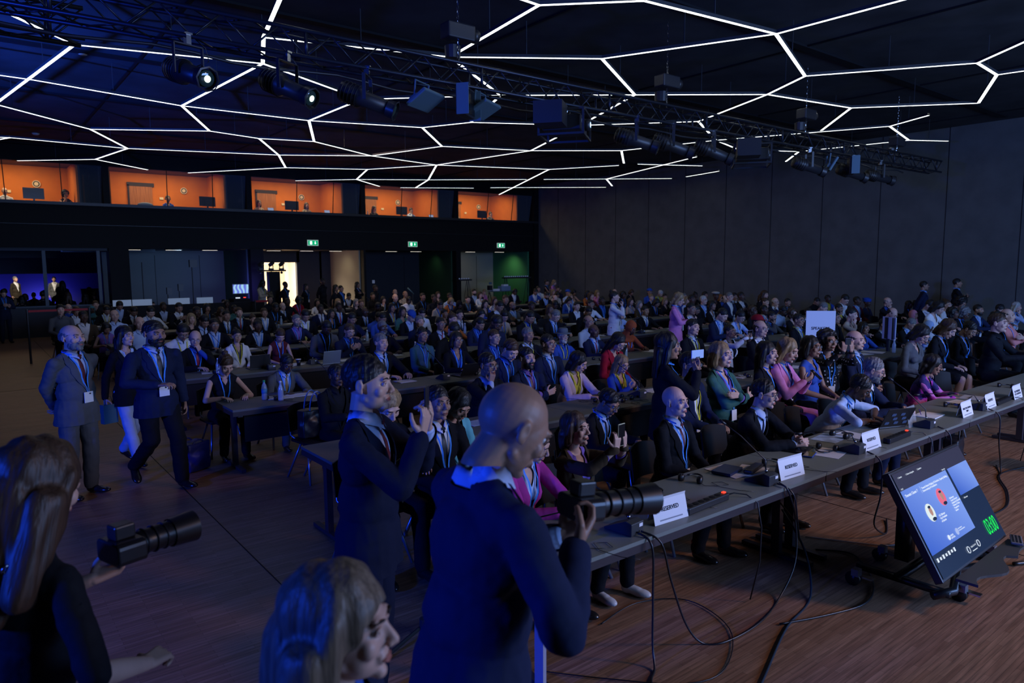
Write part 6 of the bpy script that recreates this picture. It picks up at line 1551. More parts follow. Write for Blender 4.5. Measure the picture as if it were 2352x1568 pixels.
for i, (x, y, w_, lab) in enumerate(((3.2, 8.35, .3, 'beside the water bottle on the left table'), (4.7, 8.4, .25, 'in front of the white lapel pin'), (6.75, 5.75, .3, 'before the pale pink blazer'), (7.3, 5.65, .3, 'before the royal blue blazer'), (8.0, 5.7, .28, 'behind the raised pale blue phone'), (5.0, 10.95, .3, 'right of the maroon sleeveless top'), (5.6, 11.0, .3, 'two seats right of the maroon sleeveless top'), (9.8, 8.4, .3, 'in front of the rust headscarf'), (12.2, 5.75, .3, 'left under the edge-on sign board'), (12.6, 5.85, .25, 'at the foot of the edge-on sign board'), (10.4, 8.35, .3, 'right of the rust headscarf'), (15.2, 8.4, .3, 'behind the coral shirt'), (16.0, 8.35, .3, 'before the open-shirted navy jacket'), (13.6, 11.0, .3, 'behind the lilac blazer'), (11.6, 11.0, .3, 'beside the standing white blazer'), (18.6, 5.8, .3, 'at the far right before the sky blue blazer'))):
    sheet(x, y, R(15 * math.sin(i * 3)), w_, .21, 'white papers on a table ' + lab, h=.004)
for i, (x, y) in enumerate(((5.9, 5.55), (6.1, 5.6), (3.9, 8.3), (8.2, 8.2))): headset(x, y, R(-80), ('headset left of the crossed-arms suit', 'headset right beside the crossed-arms suit', 'headset beside the white cube charger', 'headset before the striped tie')[i])
# speakers sign boards
def at(px, py, Y):
    d = fwd + (px - 1176) / F_PX * rt2 - (py - 784) / F_PX * up2
    return V((0, 0, H)) + d * (Y / d.y)
p = at(1884, 757, 5.72)
e = empty('speakers_sign', (p.x, 5.72, ZT), R(-48), 'pale board reading SPEAKERS standing on a second-row table', 'sign')
hB = p.z - ZT
o = MB(); o.box((0, 0, hB + .07), (.44, .014, .46)); o.box((0, .003, hB - .26), (.41, .012, .3)); bevel(o.obj('board', mat('pale_blue_board', (.62, .68, .78), rough=.5), e), .003)
MB().box((0, .03, (hB - .2) / 2), (.05, .03, hB - .2)).obj('pole', m_frame, e); MB().box((0, .03, .006), (.24, .18, .012)).obj('foot', m_frame, e)
text('SPEAKERS', .064, e, (0, -.0085, hB + .02), (R(90), 0, 0), m_ink, bold=True, sx=1.0)
e = empty('sign_board', (12.95, 5.66, ZT), R(-118), 'sign board with black channel seen from its edge on a pole', 'sign')
hb = .22
bevel(MB().box((0, 0, hb + .19), (.34, .012, .40)).obj('board', mat('pale_blue_board'), e), .003); MB().box((-.05, -.015, hb + .19), (.06, .03, .38)).obj('channel', m_frame, e); MB().box((.12, -.015, hb + .19), (.03, .03, .38)).obj('channel', m_frame, e)
MB().cyl((0, 0, 0), (0, 0, hb), .035).obj('pole', m_frame, e)
# ------------------------------------------------------------------ things along the back wall
e = empty('moving_head_tower', (9.19, 27.2, 0), 0, 'black tower with a crossbar of moving head lamps in the bright doorway', 'light tower')
MB().box((.35, 0, 1.05), (.42, .3, 2.1)).obj('mast', m_black, e); MB().tube([(-.25, 0, 2.14), (.85, 0, 2.14)], .03, 8).obj('crossbar', m_rig, e)
for i, x in enumerate((-.12, .28, .68)):
    o = MB(); o.box((x, 0, 2.20), (.16, .14, .06)); o.box((x - .07, 0, 2.30), (.02, .05, .18)); o.box((x + .07, 0, 2.30), (.02, .05, .18)); o.tube([(x - .08, -.12, 2.36), (x + .10, .10, 2.44)], .075, 10); o.ell((x, 0, 2.06), (.05, .05, .05)); o.obj('moving_head_lamp', m_rig, e)
e = empty('av_rack', (8.25, 27.0, 0), 0, 'equipment rack with a lit violet patterned screen on top', 'rack')
MB().box((0, .3, .55), (.6, .6, 1.1)).obj('cabinet', m_black, e); MB().box((0, .1, 1.47), (.62, .03, .38)).obj('screen_frame', m_frame, e)
m_wave = mat('wave_screen', (0, 0, 0)); nt = m_wave.node_tree; wv = nt.nodes.new('ShaderNodeTexWave'); wv.inputs['Scale'].default_value = 1.2; wv.inputs['Distortion'].default_value = 6; wv.inputs['Detail'].default_value = 0; cr = nt.nodes.new('ShaderNodeValToRGB')
cr.color_ramp.elements[0].color = (.10, .12, .62, 1); cr.color_ramp.elements[1].color = (.35, .62, .80, 1); nt.links.new(wv.outputs[0], cr.inputs[0]); nt.links.new(cr.outputs[0], nt.nodes['Principled BSDF'].inputs['Emission Color']); nt.nodes['Principled BSDF'].inputs['Emission Strength'].default_value = 1.1
MB().box((0, .082, 1.47), (.57, .004, .33)).obj('screen', m_wave, e); MB().box((-.15, -.01, 1.14), (.16, .01, .04)).obj('rack_light', m_txt, e); MB().box((.1, -.01, 1.15), (.09, .01, .03)).obj('rack_light', m_redl, e)
for k in range(3): MB().box((.36, -.02, .95 - k * .12), (.05, .02, .03)).obj('rack_light', m_txt, e)
lamp('AREA', 'rack_screen_glow', (8.6, 27.2, 1.5), (9.0, 27.8, 1.4), (.15, .12, 1), 22, .5, .4)
e = empty('control_desk', (6.0, 25.9, 0), 0, 'long black control desk across the left back bay', 'desk')
MB().box((0, 0, .52), (5.4, .08, 1.04)).obj('front_panel', m_black, e); MB().box((0, .4, .80), (5.4, .8, .04)).obj('worktop', m_black, e)
m_scrw = mat('pale_lit_screen', (.3, .32, .36), rough=.4, emis=(.16, .22, .34), estr=.5)
for i, (x, w_) in enumerate(((4.15, .55), (4.75, .6), (5.9, .7), (6.75, .55))):
    e = empty('desk_screen', (x, 26.3, .82), R(4), 'pale lit screen back on the control desk, ' + ORD[i] + ' from the left', 'monitor', 'screens on the control desk')
    MB().box((0, 0, .26), (w_, .03, .30)).obj('panel', m_scrw, e); MB().box((0, 0, .06), (.06, .05, .12)).obj('foot', m_frame, e)
for i, (px, top) in enumerate(((325, 602), (440, 605), (385, 668), (411, 660))):
    q_ = at(px, top, 26.8 if i < 2 else 26.4)
    e = empty('tripod_stand', (q_.x, q_.y, 0), 0, ('tall lamp stand left in the pale back bay', 'tall lamp stand with a black head in the pale back bay', 'short stand with a box on the control desk left', 'short stand with a box on the control desk right')[i], 'stand')
    MB().cyl((0, 0, .3), (0, 0, q_.z), .016).obj('pole', m_rig, e); 
    for a in range(3): MB().tube([(0, 0, .6), (.4 * math.cos(a * 2.1), .4 * math.sin(a * 2.1), .01)], .012, 5).obj('leg', m_rig, e)
    if i: MB().box((0.05, 0, q_.z), (.26, .16, .26) if i == 1 else (.16, .14, .24)).obj('lamp_head', m_rig, e)
m_red = mat('red_belt', (.35, .005, .01), rough=.5)
for i, (pa, pb, py, Y) in enumerate(((62, 205, 715, 20.5), (586, 620, 692, 25.5))):
    a, b_ = at(pa, py, Y), at(pb, py, Y)
    e = empty('belt_barrier', (a.x, Y, 0), 0, ('red belt barrier behind the left audience rows', 'red belt barrier left of the bright doorway')[i], 'barrier', 'red belt barriers')
    for x in (0, b_.x - a.x): MB().cyl((x, 0, 0), (x, 0, a.z + .05), .025).obj('post', m_rig, e)
    MB().box(((b_.x - a.x) / 2, 0, a.z), (b_.x - a.x, .004, .05 if i == 0 else .07)).obj('belt', m_red, e)
for i, (pa, pb, py) in enumerate(((1052, 1080, 643), (1157, 1216, 638))):
    a, b_ = at(pa, py, 27.6), at(pb, py, 27.6); w_ = b_.x - a.x
    e = empty('trestle_rack', (a.x, 27.6, 0), 0, ('black trestle rack half behind the pillar', 'black trestle rack before the green wall')[i], 'rack', 'black trestle racks')
    MB().box((w_ / 2, 0, a.z), (w_, .3, .07)).obj('top_rail', m_rig, e)
    o = MB()
    for x0 in ((.12, w_ - .12) if i else (w_ - .15,)):
        for s_ in (-1, 1):
            for d_ in (-.18, .18): o.tube([(x0, d_ * .4, a.z), (x0 + s_ * .16 * 1.3, d_, 0)], .012, 5)
    o.obj('legs', m_rig, e)['kind'] = 'stuff'
    o = MB()
    for k in range(int(w_ / .13)): o.cyl((.08 + k * .13, 0, a.z + .03), (.08 + k * .13, 0, a.z + .09), .035, n=8)
    o.obj('stored_receivers', m_card, e)['kind'] = 'stuff'
a = at(1125, 656, 27.0); e = empty('camera_tripod', (a.x, 27.0, 0), 0, 'camera on a tripod between the two trestle racks', 'tripod')
for k in range(3): MB().tube([(0, 0, a.z - .3), (.35 * math.cos(k * 2.1 + .5), .35 * math.sin(k * 2.1 + .5), 0)], .016, 5).obj('leg', m_rig, e)
MB().box((0, 0, a.z - .1), (.16, .2, .22)).obj('camera_body', m_rig, e); MB().box((0, -.05, a.z + .12), (.16, .02, .10)).obj('viewfinder', m_panel, e)
a = at(1155, 668, 27.2); e = empty('side_table', (a.x, 27.2, 0), 0, 'folding table by the green wall carrying boxes', 'table'); MB().box((0, 0, a.z), (1.5, .5, .03)).obj('tabletop', m_panel, e)
for sx in (-.7, .7):
    for sy in (-.2, .2): MB().cyl((sx, sy, 0), (sx, sy, a.z), .015).obj('leg', m_rig, e)
for k, (x, w_, h_) in enumerate(((-.5, .4, .10), (.1, .55, .22), (.15, .28, .30))):
    tag(MB().box((a.x + x, 27.2 + .02 * k, a.z + .017 + h_ / 2), (w_, .3 - .1 * (k == 2), h_)).obj('storage_box', (m_card, mat('clear_blue_box', (.2, .3, .42), rough=.4), m_card)[k]), ('low white box at the left on the side table', 'wide blue-clear box on the side table', 'small white box stacked within the wide box')[k], 'box')
a = at(948, 668, 24.0); e = empty('microphone_stand', (a.x, 24.0, 0), 0, 'standing microphone among the rear rows', 'microphone')
MB().cyl((0, 0, 0), (0, 0, a.z - .1), .012).obj('pole', m_rig, e); MB().lathe([(.14, 0), (.14, .02), (.01, .03)], 16).obj('foot', m_rig, e); MB().tube([(0.05, 0, a.z - .12), (-.22, 0, a.z + .12)], [.014, .03], 8).obj('microphone_head', mat('mic_grey', (.12, .2, .2), rough=.4), e, True)
for i, (px, py, Y) in enumerate(((865, 647, 27.9),)):
    a = at(px, py, Y); tag(MB().box((a.x, YW + .2, a.z), (.12, .02, .14)).obj('wall_switch', m_card), 'white switch plate on the dark wall right of the tan bay', 'switch')
# ------------------------------------------------------------------ adjoining hall seen through the left window
wl = MB(); wl.box((1.4, YW + .15, .50), (5.6, .12, 1.0)); wl.box((1.4, YW + .15, 2.93), (5.6, .12, .10)); tag(wl.obj('wall_window_left', mat('blue_black_wall', (.02, .025, .04), rough=.5)), kind='structure')
fr = MB(); fr.box((1.4, YW + .10, 1.02), (5.6, .10, .05)); 
for x in (2.22, 3.80): fr.box((x, YW + .15, 1.95), (.10, .10, 1.9))
tag(fr.obj('window_6', mat('window_frame_blue', (.05, .07, .10), rough=.4)), kind='structure')
hl = MB(); hl.box((0, 44.1, 2.5), (16, .2, 5)); hl.box((-5, 37.8, 2.1), (.2, 12.6, 4.2)); hl.box((7.0, 37.8, 2.1), (.2, 12.6, 5)); tag(hl.obj('wall_adjoining_hall', mat('adjoining_hall_wall', (.06, .07, .12), rough=.8)), kind='structure')
cl = MB(); cl.box((1, 37.6, 4.2), (13, 12.6, .1)); tag(cl.obj('ceiling_adjoining_hall', mat('adjoining_ceiling', (.12, .14, .18), rough=.8)), kind='structure')
dt = MB(); dt.box((1, 31, 3.7), (12, .7, .5)); dt.box((1, 34.5, 3.8), (12, .5, .4)); dt.box((1, 43.0, 3.05), (12, .2, 2.1)); dt.box((1.2, 37.5, 2.95), (4.5, .6, .4)); dt.box((4.4, 29.8, 3.05), (3.0, .5, .35)); tag(dt.obj('trim_ducts', mat('blue_grey_duct', (.11, .13, .17), rough=.6)), kind='structure')
tag(MB().box((1.0, 41.5, .05), (12, 5, .1)).obj('floor_stage', m_black), kind='structure')
lamp('AREA', 'adjoining_blue_light', (.6, 43.3, .3), (.6, 44, 1.4), (.07, .06, 1.0), 60, 1.2, .3); lamp('AREA', 'adjoining_blue_light', (3.4, 43.3, .3), (3.4, 44, 1.4), (.07, .06, 1.0), 60, 1.2, .3)
lamp('SPOT', 'adjoining_stage_spot', (2, 37.9, 3.6), (2.6, 40.5, 1.2), (1, .85, .65), 800, .2, spot=50, blend=1)
lamp('AREA', 'adjoining_ceiling_glow', (1, 30, 2.0), (1, 30, 4), (.12, .25, 1.0), 40, 4, 1)
e = empty('lectern', (5.0, 40.5, .1), 0, 'pale blue lectern on the far stage seen through the left window', 'lectern'); MB().box((0, 0, .55), (.75, .4, 1.1)).obj('front', mat('pale_lectern', (.4, .5, .7), rough=.6), e); MB().box((0, 0, 1.13), (.8, .5, .05)).obj('reading_top', m_wood, e)
# ------------------------------------------------------------------ hand-placed people
def stand(px, py, depth, rz, build, outfit, top, inner, tie, hair, hcol, skin, lany, pose, ex, label, q=1, base=1.755, **k):
    d = fwd + (px - 1176) / F_PX * rt2 - (py - 784) / F_PX * up2
    p = V((0, 0, H)) + d * depth
    kk = kit(build, outfit, pose, q, opts=k.get('opts0', ()))
    hm = kk['_HM'].translation; sc = p.z / hm.z
    off = Matrix.Rotation(rz, 3, 'Z') @ V((hm.x, hm.y, 0)) * sc
    return person(p.x - off.x, p.y - off.y, rz, build, outfit, top, inner, tie, hair, hcol, skin, lany, pose, ex, sc, q, label, **{a: b for a, b in k.items() if a != 'opts0'})
def held(root, k, which, kind, label, m_, dims=(.075, .155, .009), off=(0, 0, 0), rot=(0, 0, 0), name='phone', cat='phone'):
    ar = k['_arms']; ps = [ar[c][2] + V(ar[c][3]).normalized() * .09 for c in which]
    p = sum(ps, V((0, 0, 0))) / len(ps) + V(off)
    Rz = Matrix.Rotation(root.rotation_euler.z, 4, 'Z'); wp = V(root.location) + Rz @ (p * root.scale.x)
    e = empty(name, wp, root.rotation_euler.z, label, cat)
    M = Euler(rot).to_matrix().to_4x4()
    bevel(MB().box((0, 0, 0), dims, M).obj('case', m_, e), .004)
    MB().box((0, dims[1] * .0, dims[2] / 2 + .0004), (dims[0] * .92, dims[1] * .94, .0006), M).obj('screen', m_scr, e)
    o = MB()
    for i in range(3): o.cyl((-.018 + .018 * i, dims[1] * .38, -dims[2] / 2 - .002), (-.018 + .018 * i, dims[1] * .38, -dims[2] / 2), .007, M=M)
    o.obj('camera_lenses', m_leather, e)
    return e
m_phb = mat('pale_phone_case', (.45, .62, .85), rough=.3); m_phl = mat('lilac_phone_case', (.5, .45, .7), rough=.3); m_phy = mat('gold_phone_case', (.60, .62, .40), rough=.3)
def big_camera(e, tele=True):
    o = MB(); o.rbox((0, 0, 0), (.15, .08, .10), .02, axis='Y'); o.box((0, 0, .065), (.06, .07, .05)); bevel(o.obj('camera_body', m_frame, e), .006)
    o = MB(); L_ = .24 if tele else .17; r = .045
    o.tube([(0, -.04, 0), (0, -.07, 0), (0, -.09, 0), (0, -L_, 0), (0, -L_ - .01, 0)], [r * .8, r, r * .95, r * 1.02, r * 1.1], 20); o.obj('lens', m_frame, e, True)
    for t in (.10, .15, .20): MB().tube([(r * 1.03 * math.cos(a), -t * L_ / .24, r * 1.03 * math.sin(a)) for a in [2 * PI * i / 24 for i in range(24)]], .003, 5, closed=True).obj('focus_ring', m_rig, e)
    MB().tube([(0, -L_, 0), (0, -L_ - .09, 0)], [r * 1.15, r * 1.3], 20, cap=False).obj('lens_hood', m_frame, e, True)
    MB().box((0, .042, 0), (.09, .003, .065)).obj('rear_screen', m_scr, e)
# photographer in the foreground
r1, k1 = stand(1172, 985, 2.25, R(84), 'm', 'J', 'navy', 'ltblue', '-', 'bald', '-', 'm', '-', 'st_cam', '', 'standing person in navy suit and pale blue shirt looking down at a long-lensed camera', q=2, trs='navy', opts=())
put('fringe_of_hair', hair_mesh('fringe', 2), r1, (.02, .015, .014), k1['_HM'] @ Matrix.Scale(.985, 4)) if False else None
Rz = Matrix.Rotation(r1.rotation_euler.z, 4, 'Z')
pc = V(r1.location) + Rz @ (V((-.03, -.37, 1.34)) * r1.scale.x)
ce = empty('camera', pc, r1.rotation_euler.z, 'black camera with long hooded lens held by the foreground suit', 'camera'); ce.rotation_euler.x = R(6); big_camera(ce)
# young man with phone
r2, k2 = stand(846, 880, 3.45, R(46), 'm', 'S', 'darknavy', 'ltblue', 'maroon', 'short', 'black', 'l', '-', 'st_photo', '', 'standing person in dark navy suit raising a black phone with both hands', q=2)
held(r2, k2, 'rl', 'phone', 'black phone raised by the standing navy suit', m_frame, rot=(R(-90), 0, 0), off=(0, .01, .05))
# bottom left woman with camera
r3, k3 = stand(95, 1120, 2.15, R(116), 'w', 'K', 'black', '-', '-', 'longwave', 'brown', 'l', '-', 'st_girl', '', 'person in black dress with chain strap holding a camera, seen from behind', q=2, hbulk=1.12, opts=())
Rz = Matrix.Rotation(r3.rotation_euler.z, 4, 'Z'); pc = V(r3.location) + Rz @ (V((.02, -.36, 1.34)) * r3.scale.x)
ce = empty('camera', pc, r3.rotation_euler.z - R(8), 'dark camera and lens in front of the black dress, lower left', 'camera'); big_camera(ce, False)
T_ = k3['_T']; ch = MB()
for i in range(26):
    t = i / 25; a = V((-.10 + .27 * t, .115 + .02 * math.sin(t * PI), .52 - .46 * t)); ax = V((1, 0, 0)) if i % 2 else V((0, 1, 0))
    ch.tube([T_ @ a + ax * .012 * math.cos(u) + V((.007, 0, -.014)) * math.sin(u) for u in [2 * PI * j / 8 for j in range(8)]], .0035, 5, closed=True)
o = ch.obj('chain_strap', m_chrome, r3, True)
o = MB(); o.ell((-.20, -.02, .82), (.05, .11, .10)); o.cap((-.2, -.1, .9), (-.2, .06, .9), .02, .02); e = empty('camera_pouch', r3.location, r3.rotation_euler.z, 'small black pouch with metal clasp hanging at the black dress', 'bag'); me = remesh(o, .01, 2); me.materials.append(m_leather); shade(me); link('pouch', me, e); MB().box((-.245, -.04, .86), (.01, .05, .03)).obj('clasp', m_chrome, e)
# bottom centre profile
r4, k4 = stand(792, 1440, 1.52, R(48), 'w', 'J', 'navy', 'blue', '-', 'longwave', 'fair', 'l', '-', 'st_hang', '', 'person in profile, only the head showing above the bottom edge', q=2, hbulk=1.12)
# standing group on the left aisle
r5, k5 = stand(166, 775, 7.0, R(34), 'm', 'S', 'grey', 'ltblue', 'maroon', 'fringe', 'grey', 'l', 'b', 'st_back', 'beard', 'person in grey suit standing with hands behind back in the left aisle', q=2)
r6, k6 = stand(354, 765, 7.3, R(16), 'm', 'S', 'navy', 'ltblue', 'black', 'short', 'black', 'm', 'b', 'st_walk', 'beard', 'person in dark suit and blue lanyard walking toward the camera in left aisle', q=2, trs='black')
r7, k7 = stand(288, 772, 8.2, R(24), 'w', 'J', 'black', 'ltblue', '-', 'long', 'black', 'l', '-', 'st_walk2', '', 'person in black jacket and pale trousers walking behind the two suits', q=1, trs='ltblue')
e = empty('carrier_bag', (r7.location.x - .22, r7.location.y - .05, .52), R(20), 'small teal bag carried by the walker in pale trousers', 'bag'); MB().box((0, 0, .12), (.16, .08, .22)).obj('bag_body', mat('teal_card', (.05, .16, .16), rough=.6), e); MB().tube([(-.05, 0, .23), (-.03, 0, .32), (.03, 0, .32), (.05, 0, .23)], .005, 5).obj('handle', m_rig, e)
r5.scale.x *= 1.14; r5.scale.y *= 1.1; r6.scale.x *= 1.2; r6.scale.y *= 1.1; r2.scale.x *= 1.06; r1.scale.x *= 1.05; r1.scale.y *= 1.08
# the woman in black photographing mid-hall
r8, k8 = stand(1535, 795, 6.3, R(50), 'w', 'J', 'black', 'black', '-', 'long', 'black', 'm', 'b', 'st_photo', '', 'standing person in black with blue lanyard photographing with a pale phone', q=2)
held(r8, k8, 'rl', 'phone', 'pale blue phone held sideways by the standing person in black', m_phb, dims=(.155, .078, .01), rot=(R(-90), 0, R(-55)), off=(0, .012, .06))
r8b = None
# chairs near
for i, (x, y, rz) in enumerate(((3.35, 3.72, 0), (3.9, 3.85, .1), (7.55, 3.7, 0), (8.9, 3.75, .3), (9.6, 3.7, .1))): pass
# ------------------------------------------------------------------ everyone else
def heading(x, y): return R(8) * (10.5 - x) / 10 + R(random.uniform(-7, 7))
PB = {'st': {'back': 'st_back', 'cross': 'st_cross', 'phone': 'st_phone', 'chin': 'st_chin'}}
for (x, y, sc, q, spec, label) in NEAR:
    t = spec.split(' ')
    rz = {'clasp': R(6), 'type': R(12), 'write': R(10), 'lapdown': R(10)}.get(t[9], heading(x, y))
    root, k = person(x, y, rz, t[0], t[1], t[2], t[3], t[4], t[5], t[6], t[7], t[8], t[9], t[10], max(.86, min(1.1, sc)), q, label, shoemat=m_white if t[2] == 'brown' and t[9] == 'photo' else None)
    if 'dark red tie' in label: sock(k, root, (.30, .01, .04))
    cx, cy = x, y
    chair(cx - .02 * math.sin(rz), cy + .04, rz, True, 'black conference chair under the ' + ' '.join(label.split()[:10]), None)
    if t[9] == 'photo': held(root, k, 'rl', 'phone', 'pale gold phone held up by the brown jacket', m_phy, rot=(R(90), 0, 0), off=(0, -.0, .01))
    if t[9] == 'tableR' and t[2] == 'purple': held(root, k, 'l', 'phone', 'lit phone in the hands of the purple jacket', m_phb, rot=(R(50), 0, 0), off=(0, -.02, .05))
for (x, y, sc, spec, label) in CROWD:
    t = spec.split(' ')
    q = 1 if y < 7.5 and x < 14 else 0
    lap = .20 < ((y - 3.68) / 2.65) % 1 < .55
    pose = t[9]
    if lap and pose in ('table', 'down'): pose = {'table': 'lap', 'down': 'lapdown'}[pose]
    rz = heading(x, y) if t[2] != 'dots' else R(-32)
    ex = t[10] + (',skirt' if 'skirt' in label else '')
    root, k = person(x, y, rz, t[0], t[1], t[2], t[3], t[4], t[5], t[6], t[7], t[8], pose, ex, sc, q, label, shoes=(q == 1), trs=('pink' if 'lilac' in label and t[2] == 'pink' else None), group='seated audience')
    if t[0] == 'm': root.scale.x *= random.uniform(1.02, 1.12)
    chair(x, y + .04, rz, q == 1, 'chair under ' + label.replace('seated person in ', '').replace('person in ', ''), 'chairs under nearer audience' if q else 'chairs under rear audience')
    if pose == 'photo': held(root, k, 'rl', 'phone', 'phone raised by the ' + ('polka-dot blouse' if t[2] == 'dots' else 'white blazer in the middle rows'), m_phl if t[2] != 'dots' else mat('navy_phone_case', (.02, .04, .12), rough=.4), dims=(.15, .075, .01) if t[2] != 'dots' else (.075, .155, .01), rot=(R(90), 0, 0))
    elif pose == 'phone' and q: held(root, k, 'l', 'phone', 'phone held low by the ' + ('lilac suit' if t[2] == 'pink' else 'royal blue blazer'), m_frame, rot=(R(40), 0, 0), off=(0, -.02, .02))
for (x, y, sc, spec, label) in STANDERS:
    t = spec.split(' ')
    pose = 'st_' + (t[9] if t[9] in ('back', 'cross', 'phone', 'chin') else 'hang')
    root, k = person(x, y, R(30) if x > 8 else R(10), t[0], t[1], t[2], t[3], t[4], t[5], t[6], t[7], t[8], pose, t[10], sc, 1 if y < 13 else 0, label, trs={'white': 'red', 'pink': 'ltblue'}.get(t[2]))
    if t[9] == 'phone' and y < 13: held(root, k, 'r', 'phone', 'black phone in the hand of the lilac blazer', m_frame, rot=(R(50), 0, 0))
    if 'tablet' in label: held(root, k, 'rl', 'tablet', 'brown tablet held by the beige jacket in the doorway', m_leather, dims=(.2, .26, .01), rot=(R(70), 0, 0), name='tablet', cat='tablet')
# interpreters behind the booth glass
INT = [(0.42, 'w', 'J', 'darkbrown', 'afro', 'd', 'dark-clad interpreter at the far left of the first booth', 'lap'), (1.35, 'm', 'T', 'white', 'bald', 'l', 'interpreter in white shirt in the first booth', 'lap'), (2.75 + .3, 'w', 'N', 'navy', 'afro', 'm', 'interpreter in dark top right of the first booth monitor', 'chin'),
       (6.35, 'w', 'T', 'blue', 'short', 'm', 'interpreter in patterned blue top in the second booth', 'lap'), (9.75, 'w', 'T', 'beige', 'long', 'l', 'interpreter left of the monitor in the third booth', 'lap'), (11.75, 'w', 'T', 'beige', 'long', 'l', 'interpreter with lanyard right of the third booth monitor', 'lap'),
       (14.85, 'w', 'T', 'darkbrown', 'long', 'l', 'interpreter in brown top in the fourth booth', 'chin'), (16.75, 'm', 'T', 'ltblue', 'short', 'l', 'interpreter in light blue shirt in the fourth booth', 'chin'), (19.35, 'w', 'T', 'beige', 'bob', 'l', 'interpreter behind laptop in the fifth booth', 'lap'), (21.35, 'm', 'T', 'grey', 'short', 'l', 'interpreter in grey top right of the fifth booth monitor', 'chin')]
for (x, b, of, tp, hr, sk, lab, ps) in INT:
    person(x, YW + 1.15, R(8), b, of, tp, 'white', '-', hr, 'black' if sk != 'l' else 'brown', sk, '-', ps, 'headphones' if x > 3 else '', .95, 0, lab, z=3.68, shoes=False)
    chair(x, YW + 1.19, R(8), False, 'chair of the ' + lab, 'interpreter chairs').location.z = 3.68
for i, (x, c, lab) in enumerate(((5.45, 'ltblue', 'pale blue cloth hat lying on the second booth desk'), )):
    tag(MB().ell((x, YW + .5, 4.54), (.26, .14, .10)).obj('sun_hat', mat('pale_blue_cloth', (.25, .33, .42), rough=.9), smooth=True), lab, 'hat')
for i, (x, z_) in enumerate(((3.35, 0), (14.25, 0), (10.05, 1), (12.45, 1), (22.6, 0), (17.6, 1))):
    if z_: e = laptop(x, YW + .5, PI, m_frame if i != 2 else mat('olive_laptop', (.16, .2, .06), rough=.5), 'small laptop on the booth desk, ' + ('', '', 'third booth left', 'third booth right', '', 'fourth booth right')[i], 4.486, 20); e.scale = (.8, .8, .8)
    else: e = empty('water_bottle', (x, YW + .45, 4.485), 0, 'water bottle on the booth desk, ' + ('first booth', 'fourth booth', '', '', 'fifth booth')[i], 'bottle'); MB().lathe([(.03, 0), (.033, .15), (.012, .2), (.012, .22)], 12).obj('bottle_body', MATS['clear_plastic'], e, True); MB().cyl((0, 0, .22), (0, 0, .24), .014, n=8).obj('cap', m_card, e)
# the adjoining hall: two people on stage and dark heads of its audience
person(2.00, 40.5, R(40), 'm', 'J', 'darkbrown', 'white', '-', 'short', 'grey', 'l', '-', 'st_hang', '', 1.02, 0, 'person in dark jacket on the far stage, left one', z=.1)
person(4.0 - .45, 40.6, R(-10), 'm', 'J', 'grey', 'white', '-', 'short', 'black', 'l', '-', 'st_hang', '', 1.0, 0, 'person in light grey jacket on the far stage, right one', z=.1)
i = 0
ODIR = ('first', 'second', 'third', 'fourth', 'fifth', 'sixth', 'seventh', 'eighth', 'ninth', 'tenth', 'eleventh', 'twelfth', 'thirteenth', 'fourteenth')
for y, xs in ((30.2, (1.0, 1.62, 2.3, 2.95, 3.6)), (32.4, (1.1, 1.8, 2.5, 3.3, 4.1)), (35.0, (1.4, 2.3, 3.1, 4.3))):
    for x in xs:
        w_ = random.random() < .5
        lab2 = 'dark listener in the adjoining hall, ' + ODIR[i] + ' counted from front left'
        person(x + random.uniform(-.1, .1), y, PI + R(random.uniform(-15, 15)), 'w' if w_ else 'm', 'T', 'black', '-', '-', random.choice(('long', 'bun', 'bob')) if w_ else 'short', random.choice(('black', 'brown')), 'm', '-', 'lap', '', random.uniform(.95, 1.1), 0, lab2, shoes=False)
        chair(x, y - .04, PI, False, 'chair under the ' + lab2, 'chairs in the adjoining hall'); i += 1
person(3.25, 34.0, PI, 'w', 'T', 'black', '-', '-', 'long', 'black', 'd', '-', 'st_hang', '', 1.0, 0, 'dark standing silhouette before the far stage in the adjoining hall', shoes=False)
# desk crew
for i, (x, c, lab) in enumerate(((5.15, 'white', 'crew member in white low behind the control desk, left'), (6.85, 'black', 'crew member in black behind the control desk, middle'), (7.5, 'black', 'crew member in black behind the control desk, right'))):
    person(x, 26.75, R(10), 'm', 'T', c, '-', '-', 'short', 'black', 'l', '-', 'lap', '', .82, 0, lab, shoes=False); chair(x, 26.79, R(10), False, 'chair of the ' + lab, 'control desk chairs')
# empty chairs that show between the people
for i, (x, y, rz, lab) in enumerate(((3.95, 3.82, R(15), 'empty black chair between the brown jacket and the black suit'), (2.75, 3.75, R(8), 'black chair behind the left end of the front table'), (6.95, 3.95, R(12), 'empty black chair left of the short-sleeved shirt'), (8.80, 3.80, R(20), 'empty black chair between green tie and floral blouse'), (10.6, 3.7, R(-5), 'empty black chair at the right end of the front table'),
        (2.95, 7.30, R(8), 'black chair carrying the large handbag'), (7.6, 2.2, PI + .4, 'black chair in front of the front table, beside the floor screen'), (9.4, 2.1, PI - .2, 'black chair in front of the front table at the right edge'))):
    if i == 6: continue
    chair(x, y, rz, True, lab, None)

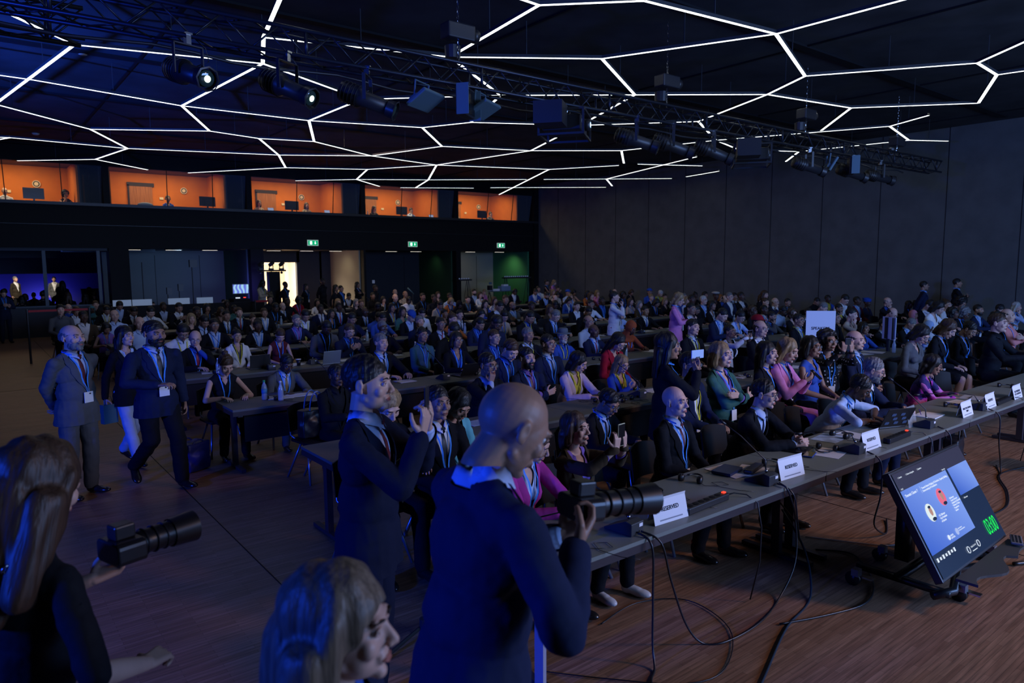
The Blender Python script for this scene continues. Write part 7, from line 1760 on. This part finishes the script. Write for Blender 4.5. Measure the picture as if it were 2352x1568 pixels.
# small things all over the audience tables
def onemesh(e):
    # a small stand-in-scale copy of a built thing: its parts joined in one mesh
    ms = []; mats = []
    dg = bpy.context.evaluated_depsgraph_get()
    for c in list(e.children):
        me = bpy.data.meshes.new_from_object(c.evaluated_get(dg)); me.transform(c.matrix_basis)
        base = len(mats); mats += list(me.materials)
        for p_ in me.polygons: p_.material_index = 0
        ms.append((me, base)); bpy.data.objects.remove(c)
    bpy.data.objects.remove(e)
    return join(ms, 'small', mats)
pm = onemesh(mic(0, 0, 0, 'x', bar((-.12, .2, .36)))); ph_ = onemesh(headset(0, 0, 0, 'x', z=0)); pl_ = onemesh(laptop(0, 0, 0, m_frame, 'x', z=0, op=16))
bt = MB(); bt.lathe([(.030, 0), (.033, .02), (.033, .14), (.014, .19), (.014, .22)], 10); bt.cm = 1; bt.cyl((0, 0, .215), (0, 0, .235), .015, n=8); pb = bt.mesh('water_bottle', [MATS['clear_plastic'], m_card]); shade(pb)
for r_ in range(1, 9):
    for c_ in range(NT[r_]):
        yy = 2.62 + 2.65 * r_; xx = X_T0 + c_ * TL; nm = 'on the %s table of the %s row' % (ORD[c_], ORD[r_] if r_ < 8 else 'last')
        if r_ > 2:
            o = link('desk_microphone', pm); o.location = (xx + 1.4, yy + .16, ZT); tag(o, 'small desk microphone ' + nm, 'microphone', 'microphones on the audience tables')
        o = link('headset', ph_); o.location = (xx + .5 + .3 * random.random(), yy + .35, ZT); o.rotation_euler.z = random.uniform(-2, 2); tag(o, 'headset lying ' + nm, 'headset', 'headsets on the audience tables')
        if random.random() < .55: o = link('water_bottle', pb); o.location = (xx + .3 + 2.1 * random.random(), yy + .22, ZT); tag(o, 'water bottle ' + nm, 'bottle', 'bottles on the audience tables')
        if r_ > 1 and random.random() < .5: o = link('laptop', pl_); o.location = (xx + (.75 if random.random() < .5 else 1.9), yy + .34, ZT); tag(o, 'open black laptop ' + nm, 'laptop', 'laptops on the audience tables')
        for j in range(2):
            o = sheet(xx + .45 + 1.3 * j + .4 * random.random(), yy + .42, random.uniform(-.5, .5), .30, .21, 'loose papers at the %s end %s' % (('left', 'right')[j], nm), h=.003); o['group'] = 'papers on the audience tables'
